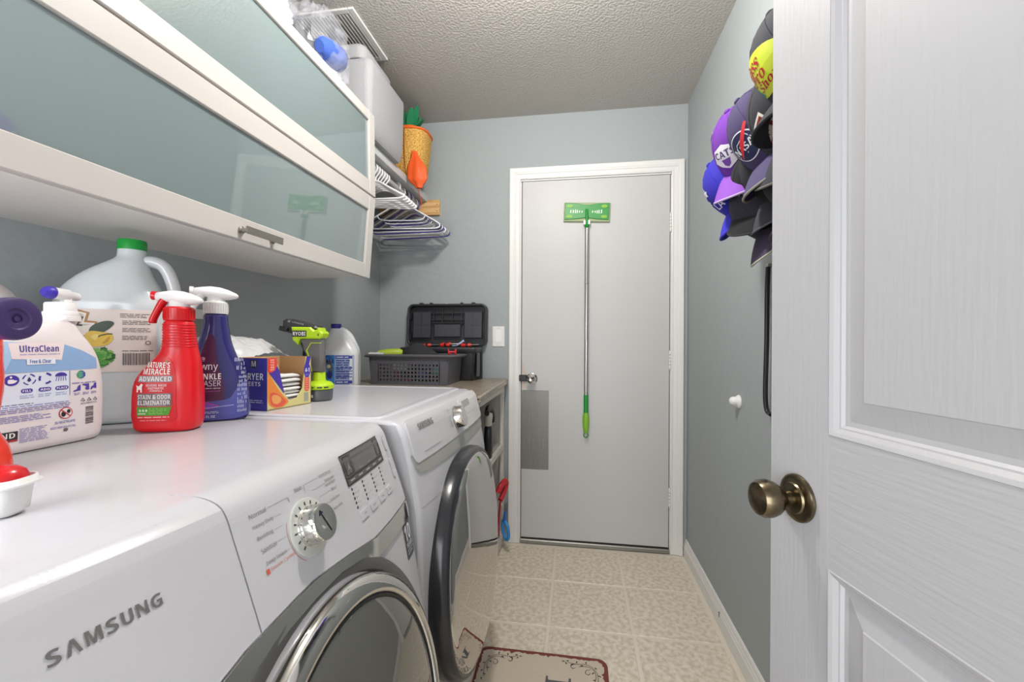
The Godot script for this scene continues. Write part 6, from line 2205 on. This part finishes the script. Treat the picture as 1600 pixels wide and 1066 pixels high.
	paint(s, "b02a32", rect2(-0.080, 0.0205, -0.030, 0.0235), map, 0.0007)
	paint(s, "c33a44", oval(0.0335, 0.0545, 0.0100, 0.0100, 28), map, 0.0007)
	paint(s, "e9e2e4", oval(0.0335, 0.0545, 0.0085, 0.0085, 28), map, 0.0009)
	paint(s, "2b2a2e", oval(0.0300, 0.0530, 0.0035, 0.0048, 10), map, 0.0011)
	paint(s, "2b2a2e", oval(0.0375, 0.0570, 0.0028, 0.0035, 10), map, 0.0011)
	line2(s, "c33a44", [Vector2(0.0270, 0.0605), Vector2(0.0400, 0.0485)], 0.0016, map, 0.0013)
	small_print(s, "8a86c0", 0.018, 0.0370, 0.050, 0.0420, 2, map, 0.0006, 0.1)
	small_print(s, "8a86c0", 0.012, 0.0290, 0.050, 0.0330, 2, map, 0.0006, 0.1)
	paint(s, "6a6870", oval(0.034, 0.0255, 0.0035, 0.003), map, 0.0006)
	for k in 3:
		line2(s, "6a6870", [Vector2(0.056, 0.0715) + Vector2(0.0105 * k, 0), Vector2(0.0595, 0.0765) + Vector2(0.0105 * k, 0), Vector2(0.063, 0.0715) + Vector2(0.0105 * k, 0), Vector2(0.0575, 0.0715) + Vector2(0.0105 * k, 0)], 0.0011, map, 0.0006)
	small_print(s, "77757c", 0.056, 0.0655, 0.084, 0.0690, 2, map, 0.0006, 0.1)
	var by := 0.030
	while by < 0.059:
		var bw := rng.randf_range(0.0006, 0.0022)
		paint(s, "55525a", rect2(0.064, by, 0.0775, by + bw), map, 0.0006)
		by += bw + rng.randf_range(0.0006, 0.0016)
	prnt("label_print", s, t)
	# ---- white bottle top behind the detergent
	t = thing("white_bottle", "white round-shouldered bottle behind the white detergent bottle, at the left wall", "bottle", Vector3(-0.735, REST, 1.815))
	s = S()
	bottle(s, [[0.0, 0.050, 0.050, 2.0, 0, 0], [0.01, 0.055, 0.055, 2, 0, 0], [0.19, 0.055, 0.055, 2, 0, 0], [0.235, 0.052, 0.052, 2, 0, 0], [0.262, 0.042, 0.042, 2, 0, 0], [0.279, 0.028, 0.028, 2, 0, 0], [0.285, 0.016, 0.016, 2, 0, 0], [0.287, 0.004, 0.004, 2, 0, 0]], 40, 40)
	obj("bottle_body", s, mt("dcd6d2", 0.4), t)
	s = S()
	lathe(s, [Vector2(0.0556, 0.06), Vector2(0.0556, 0.17)], Transform3D(), 40)
	obj("label_band", s, mt("cfd3dc", 0.5), t)
	# ---- red detergent bottle at the left edge, its cap turned to the room
	t = thing("red_detergent_bottle", "red detergent bottle with a dark purple cap at the left edge of the washing machine", "detergent bottle", Vector3(-0.468, REST, 2.000))
	s = S()
	var rm := mt("e23a26", 0.2)
	rm.subsurf_scatter_enabled = true
	rm.subsurf_scatter_strength = 0.15
	bottle(s, [[0.0, 0.054, 0.050, 2.4, 0, 0], [0.006, 0.059, 0.053, 2.3, 0, 0], [0.020, 0.061, 0.054, 2.2, 0, 0], [0.040, 0.056, 0.052, 2.1, 0, 0], [0.058, 0.046, 0.046, 2.0, 0, 0], [0.072, 0.043, 0.044, 2.0, 0, 0], [0.095, 0.048, 0.047, 2, 0, 0], [0.125, 0.052, 0.049, 2, 0, 0], [0.155, 0.051, 0.048, 2, 0, 0], [0.185, 0.050, 0.047, 2, 0, 0], [0.21, 0.042, 0.04, 2, 0, 0], [0.230, 0.028, 0.028, 2, 0, 0], [0.240, 0.004, 0.004, 2, 0, 0]], 60, 48)
	obj("bottle_body", s, rm, t)
	var ax := Vector3(0.99, 0.0, -0.05)
	s = S()
	lathe(s, [Vector2(0.020, 0.03), Vector2(0.020, 0.05), Vector2(0.021, 0.084)], along(Vector3(0.0, 0.2065, 0.0), ax), 30)
	obj("neck", s, rm, t)
	s = S()
	lathe(s, [Vector2(0.0205, 0.058), Vector2(0.0235, 0.060), Vector2(0.0245, 0.064), Vector2(0.0265, 0.101), Vector2(0.0255, 0.106), Vector2(0.022, 0.1075), Vector2(0.0135, 0.1075), Vector2(0.012, 0.106), Vector2(0.006, 0.105), Vector2(0.0052, 0.1035), Vector2(0.0035, 0.1035), Vector2(0.0028, 0.1055), Vector2(0.0, 0.1055)], along(Vector3(0.0, 0.2065, 0.0), ax), 44)
	obj("purple_cap", s, mt("423063", 0.4), t)
	# ---- white measuring cup with a red dome
	t = thing("measuring_cup", "white measuring cup with a red dome on the left front of the washing machine", "cup", Vector3(-0.272, REST, 2.062), 0.3)
	s = S()
	var rings := []
	for q in [[0.0, 0.012], [0.002, 0.0135], [0.004, 0.0165], [0.029, 0.019], [0.0295, 0.0215], [0.0305, 0.0245], [0.0325, 0.0245], [0.033, 0.022], [0.038, 0.0215], [0.038, 0.0195], [0.03, 0.019]]:
		rings.append(ring(q[0], q[1], q[1], 3.2, 0, 0, 40))
	loft(s, rings, true, true, [3, 5, 6])
	obj("cup_body", s, M.white, t)
	s = S()
	lathe(s, [Vector2(0.018, 0.033), Vector2(0.0185, 0.039), Vector2(0.016, 0.0445), Vector2(0.010, 0.049), Vector2(0.0, 0.051)], Transform3D(), 30)
	obj("dome", s, mt("d21f26", 0.25), t)


# cap: crown on y up, front towards +z
func cap_surface(hx: float, hz: float, h: float) -> Callable:   # front panel map: x sideways, y up
	return func(p: Vector2) -> Vector3:
		var y := clampf(p.y, 0.0, h * 0.985)
		var r := pow(1.0 - pow(y / h, 2.5), 1.0 / 2.0)
		var sx := clampf(p.x / (hx * r), -0.98, 0.98)
		return Vector3(p.x, y, hz * r * sqrt(1.0 - sx * sx))


func cap_thing(label: String, at: Vector3, front: Vector3, roll: float, k: float, crown_hex: String, brim_hex: String, edge_hex: String, group := "") -> Node3D:
	var t := thing("baseball_cap", label, "cap", at, 0.0, "caps hung on the right-hand wall")
	var f := front.normalized()
	var x := Vector3.UP.cross(f).normalized()
	t.basis = Basis(x, f.cross(x), f) * Basis(Vector3.BACK, roll) * Basis.from_scale(Vector3.ONE * k)
	var hx := 0.078
	var hz := 0.094
	var h := 0.118
	var cm := mt(crown_hex, 0.85)
	cm.rim_enabled = true
	cm.rim = 0.25
	cm.rim_tint = 0.6
	tri_map(cm, Vector3(60, 60, 60), false)
	relief(cm, M.weave, 0.05)
	var s := S()
	var rings := []
	for i in 15:
		var y := h * sin(PI / 2 * i / 14.0)
		var r := pow(maxf(1.0 - pow(y / h, 2.5), 0.0), 0.5)
		rings.append(ring(y, maxf(hx * r, 0.0003), maxf(hz * r, 0.0003), 2.0, 0, 0, 48))
	loft(s, rings, false, false)
	var inner := []
	for i in 10:
		var y := (h - 0.003) * sin(PI / 2 * i / 9.0)
		var r := pow(maxf(1.0 - pow(y / (h - 0.003), 2.5), 0.0), 0.5)
		var rg := ring(y, maxf((hx - 0.002) * r, 0.0003), maxf((hz - 0.002) * r, 0.0003), 2.0, 0, 0, 48)
		rg.reverse()
		inner.append(rg)
	loft(s, inner, false, false)
	obj("crown", s, cm, t)
	s = S()
	for i in 6:
		var a := TAU * (i + 0.5) / 6.0
		var pts := []
		for j in 9:
			var y := h * sin(PI / 2 * j / 8.0)
			var r := pow(maxf(1.0 - pow(y / h, 2.5), 0.0), 0.5) + 0.004
			pts.append(Vector3(hx * r * sin(a), y, hz * r * cos(a)))
		tube(s, pts, 0.0009, 5)
	obj("seam", s, mt(crown_hex, 0.9), t).set_meta("kind", "stuff")
	s = S()
	lathe(s, [Vector2(0.0075, -0.001), Vector2(0.0072, 0.003), Vector2(0.004, 0.0055), Vector2(0.0, 0.006)], Transform3D(Basis(), Vector3(0, h - 0.001, 0)), 16)
	obj("button", s, cm, t)
	# brim: curved sheet with two faces and a bound edge
	var bmat := mt(brim_hex, 0.85)
	tri_map(bmat, Vector3(60, 60, 60), false)
	relief(bmat, M.weave, 0.05)
	var brim := func(u: float, v: float, side: float) -> Vector3:
		var a := (u - 0.5) * 2.0 * 1.28
		var p0 := Vector3(hx * sin(a), 0.002, hz * cos(a))
		var p1 := Vector3(0.088 * sin(a * 1.05), 0.0, hz * cos(a) + 0.078 * pow(maxf(cos(a * 0.92), 0.0), 0.75))
		var q := p0.lerp(p1, v)
		q.y += -0.030 * pow(q.x / 0.08, 2) * (0.35 + 0.65 * v) - 0.012 * v * v + side
		return q
	s = S()
	grid(s, func(u, v): return brim.call(1.0 - u, v, 0.0018), 28, 8)
	grid(s, func(u, v): return brim.call(u, v, -0.0018), 28, 8)
	obj("brim", s, bmat, t)
	s = S()
	var e := []
	for i in 33:
		e.append(brim.call(i / 32.0, 1.0, 0.0))
	tube(s, e, 0.0026, 8)
	obj("brim_edge", s, mt(edge_hex, 0.8), t)
	return t


func build_caps() -> void:
	M.weave = noise_tex(0.2, 2, 128, 77)
	var map := cap_surface(0.078, 0.094, 0.118)
	var s: SurfaceTool
	# white hooks strip on the wall carries them
	var t := Node3D.new()
	t.name = "trim_2"
	add_child(t)
	t.position = Vector3(XR, 1.62, 1.25)
	t.set_meta("kind", "structure")
	s = S()
	box(s, Vector3(-0.008, 0, 0), Vector3(0.016, 0.50, 0.05), 0.003)
	obj("strip", s, M.dark, t)
	for k in 4:
		s = S()
		tube(s, [Vector3(-0.012, 0.18 - 0.12 * k, 0), Vector3(-0.035, 0.175 - 0.12 * k, 0), Vector3(-0.042, 0.19 - 0.12 * k, 0)], 0.004, 8)
		obj("peg", s, M.dark, t)
	var c := cap_thing("black cap with a yellow-green oval logo, topmost on the right-hand wall", Vector3(0.779, 1.687, 1.534), Vector3(-0.728, -0.65, 0.216), 0.275, 1.2, "2f3037", "2b2c32", "24252a")
	s = S()
	paint(s, "c9d63a", oval(-0.012, 0.052, 0.053, 0.034, 32), map, 0.0016, 0.01)
	paint(s, "4d8f86", poly([-0.060, 0.060, -0.046, 0.052, -0.036, 0.040, -0.028, 0.026, -0.036, 0.022, -0.05, 0.030, -0.060, 0.042]), map, 0.0020, 0.01)
	paint(s, "dfe8e4", poly([-0.056, 0.046, -0.046, 0.042, -0.038, 0.031, -0.044, 0.028, -0.054, 0.036]), map, 0.0023, 0.01)
	write(s, "Bass", Vector2(-0.048, 0.062), Vector2(0.002, 0.081), map, "b0202c", F_SERIF, 0.0024, 0.0, 0.2)
	write(s, "Pro", Vector2(-0.036, 0.044), Vector2(0.004, 0.061), map, "b0202c", F_SERIF, 0.0024, 0.0, 0.2)
	write(s, "Shops", Vector2(-0.027, 0.025), Vector2(0.032, 0.043), map, "b0202c", F_SERIF, 0.0024, 0.0, 0.2)
	prnt("front_patch", s, c)
	c = cap_thing("dark navy purple cap with a round blue patch crossed by a red stroke", Vector3(0.772, 1.619, 1.383), Vector3(-0.573, -0.751, 0.329), 0.376, 1.08, "41375f", "4c456b", "8b887e")
	s = S()
	paint(s, "e8e6ea", oval(0.0, 0.048, 0.034, 0.030, 32), map, 0.0014, 0.01)
	paint(s, "26294f", oval(0.0, 0.048, 0.0315, 0.0277, 32), map, 0.0018, 0.01)
	write(s, "NASA", Vector2(-0.026, 0.041), Vector2(0.026, 0.055), map, "f2f2f2", F_BOLD, 0.0022)
	line2(s, "d9d9e2", [Vector2(-0.027, 0.034), Vector2(-0.01, 0.060), Vector2(0.018, 0.066), Vector2(0.026, 0.05), Vector2(0.0, 0.035)], 0.0016, map, 0.0021)
	paint(s, "d8323c", poly([-0.022, 0.030, -0.002, 0.058, 0.026, 0.082, 0.030, 0.078, 0.006, 0.052, -0.012, 0.036]), map, 0.0026, 0.01)
	prnt("front_patch", s, c)
	c = cap_thing("bright purple cap with a white arched badge, above the royal blue cap", Vector3(0.782, 1.666, 1.196), Vector3(-0.569, -0.756, 0.323), 0.022, 1.08, "6c2f9c", "8a4fb8", "b9a5cc")
	s = S()
	paint(s, "e6e2ea", poly([-0.036, 0.040, -0.026, 0.068, 0.0, 0.078, 0.026, 0.068, 0.036, 0.040, 0.02, 0.030, 0.0, 0.022, -0.02, 0.030]), map, 0.0016, 0.01)
	write(s, "CATS", Vector2(-0.027, 0.050), Vector2(0.027, 0.065), map, "4a3a6a", F_BOLD, 0.0020)
	paint(s, "7a4aa6", poly([-0.012, 0.046, 0.012, 0.046, 0.008, 0.032, 0.0, 0.027, -0.008, 0.032]), map, 0.0021, 0.01)
	paint(s, "e6e2ea", oval(-0.05, 0.09, 0.007, 0.007), map, 0.0014)
	prnt("front_badge", s, c)
	c = cap_thing("royal blue cap with white stars and letters, leftmost of the hanging caps", Vector3(0.794, 1.597, 1.110), Vector3(-0.51, -0.797, 0.324), 0.46, 1.05, "2a24a4", "352fc0", "3a34b8")
	s = S()
	for q in [Vector2(-0.035, 0.055), Vector2(-0.02, 0.08)]:
		var star := []
		for k in 10:
			star.append(q + Vector2(sin(TAU * k / 10.0), cos(TAU * k / 10.0)) * (0.012 if k % 2 == 0 else 0.006))
		paint(s, "e8e8f0", star, map, 0.0016, 0.02)
	write(s, "LA", Vector2(-0.022, 0.026), Vector2(0.012, 0.048), map, "e8e8f0", F_BOLD, 0.0018)
	prnt("front_letters", s, c)
	c = cap_thing("black cap tucked under the purple cap, beside the royal blue brim", Vector3(0.811, 1.561, 1.221), Vector3(-0.581, -0.767, 0.273), -0.192, 1.0, "17171a", "141416", "2c2c30")
	s = S()
	line2(s, "9b9ba0", [Vector2(-0.02, 0.04), Vector2(-0.01, 0.06), Vector2(0.0, 0.045), Vector2(0.012, 0.062), Vector2(0.016, 0.04)], 0.003, map, 0.0016)
	prnt("front_stitching", s, c)
	c = cap_thing("charcoal cap with a diamond-shaped red and white badge, under the topmost black cap", Vector3(0.78, 1.622, 1.448), Vector3(-0.531, -0.813, 0.237), 0.0, 1.05, "2e2f36", "34353c", "6c6c66")
	s = S()
	paint(s, "e9e2d8", poly([0.0, 0.016, 0.036, 0.050, 0.0, 0.086, -0.036, 0.050]), map, 0.0014, 0.01)
	paint(s, "8c3a2e", poly([0.0, 0.022, 0.030, 0.050, 0.0, 0.080, -0.030, 0.050]), map, 0.0018, 0.01)
	paint(s, "efe9e0", poly([0.0, 0.030, 0.021, 0.050, 0.0, 0.071, -0.021, 0.050]), map, 0.0021, 0.01)
	write(s, "SF", Vector2(-0.010, 0.042), Vector2(0.010, 0.059), map, "b83040", F_SERIF, 0.0024)
	prnt("front_badge", s, c)
	c = cap_thing("plain black cap low in the hanging caps, left of the white-strapped cap", Vector3(0.808, 1.555, 1.325), Vector3(-0.54, -0.802, 0.256), 0.254, 1.0, "202127", "3b3c45", "55565c")
	c = cap_thing("dark grey cap with a white strap loop, beside the edge of the open door", Vector3(0.818, 1.497, 1.435), Vector3(-0.695, -0.67, 0.259), 0.5, 1.0, "2a2a2f", "303036", "3a3a40")
	s = S()
	tube(s, curve_pts([Vector3(-0.06, 0.03, 0.066), Vector3(-0.075, 0.014, 0.07), Vector3(-0.068, -0.006, 0.085), Vector3(-0.05, -0.004, 0.094), Vector3(-0.042, 0.02, 0.088)], 5), 0.005, 8, 0.6)
	obj("strap_loop", s, mt("d8d6d0", 0.6), c)
	c = cap_thing("dusty purple cap with a white letter, lowest of the hanging caps", Vector3(0.828, 1.504, 1.216), Vector3(-0.461, -0.861, 0.215), 0.4, 1.0, "2e2a38", "4a4058", "b5b0a2")
	s = S()
	write(s, "W", Vector2(-0.022, 0.022), Vector2(0.022, 0.046), map, "dcdce0", F_BOLD, 0.0016)
	prnt("front_letter", s, c)


func build_mop() -> void:
	var g := mt("0b8a2c", 0.4)
	var lime := mt("7fb52c", 0.45)
	var t := thing("dust_mop", "green flat-headed dust mop hung head up on the flat white door", "mop", Vector3(0.365, 1.87, 0.0))
	var X := Transform3D(Basis(Vector3.BACK, -0.045), Vector3(0, 0, 0.0))
	# pale foam pad behind, green waisted plate in front
	var s := S()
	prism(s, rrect(-0.127, -0.053, 0.127, 0.053, 0.004), 0.002, 0.016, X, 0.004)
	obj("foam_pad", s, mt("a9b48a", 0.7), t)
	var top := curve_pts([Vector2(0.121, 0.049), Vector2(0.06, 0.046), Vector2(0.0, 0.038), Vector2(-0.06, 0.046), Vector2(-0.121, 0.049)], 4)
	var bot := curve_pts([Vector2(-0.121, -0.044), Vector2(-0.06, -0.041), Vector2(0.0, -0.034), Vector2(0.06, -0.041), Vector2(0.121, -0.044)], 4)
	s = S()
	prism(s, PackedVector2Array(top + bot), 0.014, 0.022, X, 0.002)
	obj("head_plate", s, g, t)
	var pm := flat_map(X * Vector3(0, 0, 0.022), X.basis.x, X.basis.y)
	for k in 4:
		var q := Vector2(0.094 if k % 2 else -0.094, 0.030 if k < 2 else -0.027)
		s = S()
		patch(s, oval(q.x, q.y, 0.017, 0.0085), pm, 0.002, -0.001)
		obj("cloth_grip", s, lime, t)
	s = S()
	for q in [[-0.092, 0.010], [-0.078, 0.012], [-0.066, 0.013], [-0.056, 0.011], [-0.044, 0.006], [-0.030, 0.004], [0.028, 0.004], [0.042, 0.005], [0.053, 0.009], [0.063, 0.013], [0.076, 0.014]]:
		paint(s, "e4efdf", poly([q[0], -0.004 - q[1] * 0.35, q[0] + 0.006, -0.004 - q[1] * 0.3, q[0] + 0.0065, 0.002 + q[1] * 0.6, q[0] + 0.002, 0.002 + q[1] * 0.7]), pm, 0.0006)
	write(s, "mop", Vector2(0.052, -0.013), Vector2(0.076, -0.007), pm, "b9dcb5", F_REG, 0.0006)
	prnt("head_print", s, t)
	s = S()
	tube(s, [Vector3(0.0, 0.012, 0.022), Vector3(0.0, -0.03, 0.030), Vector3(0.0, -0.075, 0.030)], [0.008, 0.0085, 0.007], 12)
	obj("neck", s, g, t)
	s = S()
	lathe(s, [Vector2(0.0, -0.014), Vector2(0.006, -0.014), Vector2(0.014, 0.0), Vector2(0.009, 0.010), Vector2(0.0, 0.010)], Transform3D(Basis(), Vector3(0, -0.082, 0.030)), 16)
	obj("joint", s, g, t)
	for k in [-1.0, 1.0]:
		s = S()
		box(s, Vector3(k * 0.0125, -0.062, 0.018), Vector3(0.012, 0.024, 0.036), 0.002)
		obj("wall_clip", s, M.white, t)
	var zt := 0.026
	var y0 := -0.094
	var y1 := -1.02
	s = S()
	var pm2 := mt("b9b7b2", 0.28, 0.9)
	for k in 3:
		s = S()
		tube(s, [Vector3(0, lerpf(y0, y1, k / 3.0), zt + 0.004), Vector3(0, lerpf(y0, y1, (k + 1) / 3.0) + 0.0015, zt + 0.004)], 0.0112, 18)
		obj("pole_section", s, pm2, t)
	s = S()
	lathe(s, [Vector2(0.0125, -1.015), Vector2(0.0128, -1.02), Vector2(0.0125, -1.10), Vector2(0.0135, -1.115)].map(func(p): return Vector2(p.x, -p.y)), Transform3D(Basis(Vector3.RIGHT, PI), Vector3(0, 0, zt + 0.004)), 18)
	obj("collar", s, g, t)
	s = S()
	lathe(s, [Vector2(0.0135, 1.113), Vector2(0.0165, 1.13), Vector2(0.0185, 1.155), Vector2(0.0165, 1.19), Vector2(0.012, 1.22), Vector2(0.010, 1.226), Vector2(0.0, 1.228)], Transform3D(Basis(Vector3.RIGHT, PI), Vector3(0, 0, zt + 0.004)), 20)
	obj("grip", s, lime, t)
	s = S()
	var rp := []
	for k in 17:
		rp.append(Vector3(0.0115 * cos(TAU * k / 16.0), -1.238 + 0.0135 * sin(TAU * k / 16.0), zt + 0.004))
	tube(s, rp, 0.0028, 8, 1.0, false)
	obj("hang_ring", s, g, t)


func build_mat() -> void:
	var t := thing("floor_mat", "cream floor mat with a dark red ragged border and vine corners", "mat", Vector3(0.195, 0.0, 1.26))
	var hx := 0.232
	var hz := 0.41
	var s := S()
	var o := rrect(-hx, -hz, hx, hz, 0.035, 6)
	prism(s, o, 0.0005, 0.0055, Transform3D(Basis(Vector3.RIGHT, -PI / 2), Vector3.ZERO), 0.002, true)
	obj("mat_base", s, mt("7a3a36", 0.75), t)
	# text runs from the camera end (+z) to the far end: u = -z, v = x turned to read from the aisle
	var map := flat_map(Vector3(0, 0.0055, 0), Vector3(1, 0, 0), Vector3(0, 0, -1))
	# cream field with a ragged edge
	var inner := PackedVector2Array()
	var r := RandomNumberGenerator.new()
	r.seed = 3
	var edge := rrect(-hx + 0.013, -hz + 0.013, hx - 0.013, hz - 0.013, 0.028, 6)
	for i in edge.size():
		var a := edge[i]
		var b := edge[(i + 1) % edge.size()]
		var n := maxi(1, int(a.distance_to(b) / 0.007))
		var d := (b - a).orthogonal().normalized()
		for k in n:
			inner.append(a.lerp(b, float(k) / n) - d * r.randf_range(0.0, 0.0065) * (2.2 if r.randf() < 0.12 else 1.0))
	s = S()
	patch(s, inner, map, 0.0006, 99.0, 2.0)
	obj("cream_field", s, mt("c9bba8", 0.8), t)
	s = S()
	var ink := "3d3b3a"
	for cx in [-1.0, 1.0]:
		for cy in [-1.0, 1.0]:
			var K := func(p: Vector2) -> Vector2: return Vector2(cx * (hx - 0.03 - p.x), cy * (hz - 0.03 - p.y))
			for w in [[Vector2(0.012, 0.115), Vector2(0.006, 0.08), Vector2(0.008, 0.045), Vector2(0.025, 0.018), Vector2(0.05, 0.008), Vector2(0.085, 0.012), Vector2(0.11, 0.006)], [Vector2(0.02, 0.09), Vector2(0.012, 0.062), Vector2(0.018, 0.034), Vector2(0.04, 0.018), Vector2(0.07, 0.022)], [Vector2(0.03, 0.03), Vector2(0.045, 0.036), Vector2(0.048, 0.05), Vector2(0.036, 0.054), Vector2(0.032, 0.045)], [Vector2(0.085, 0.012), Vector2(0.098, 0.022), Vector2(0.092, 0.034), Vector2(0.082, 0.028)]]:
				var pts := []
				for p in curve_pts(w, 6):
					pts.append(K.call(p))
				line2(s, ink, pts, 0.0017, map, 0.0012, 0.5)
			for q in [[0.012, 0.105, 0.4], [0.0, 0.09, 2.2], [0.018, 0.075, 0.2], [0.0, 0.055, 2.6], [0.022, 0.045, 0.8], [0.012, 0.022, 2.4], [0.045, 0.0, 1.6], [0.06, 0.016, 0.2], [0.078, 0.002, 1.4], [0.095, 0.016, 0.6], [0.11, 0.0, 0.4], [0.115, 0.012, 2.0], [0.006, 0.125, 1.5], [0.125, 0.004, 0.2]]:
				var leaf := []
				for k in 8:
					var v := Vector2(0.0058 * cos(TAU * k / 8.0), 0.0024 * sin(TAU * k / 8.0)).rotated(q[2])
					leaf.append(K.call(Vector2(q[0], q[1]) + v))
				paint(s, ink, leaf, map, 0.0013, 1.0)
	for k in 5:
		paint(s, "8a7a68", oval(-0.03 + 0.012 * k, 0.30 + 0.008 * sin(k * 2.0), 0.0018, 0.001, 6), map, 0.0012)
	prnt("vine_print", s, t)
	s = S()
	var side := flat_map(Vector3(0, 0.0055, 0), Vector3(0, 0, -1), Vector3(-1, 0, 0))
	write(s, "LAUNDRY", Vector2(-0.33, 0.012), Vector2(0.22, 0.105), side, "55575c", F_SERIF, 0.0013)
	write(s, "ROOM", Vector2(-0.24, -0.105), Vector2(0.30, -0.02), side, "55575c", F_SERIF, 0.0013)
	prnt("lettering", s, t)
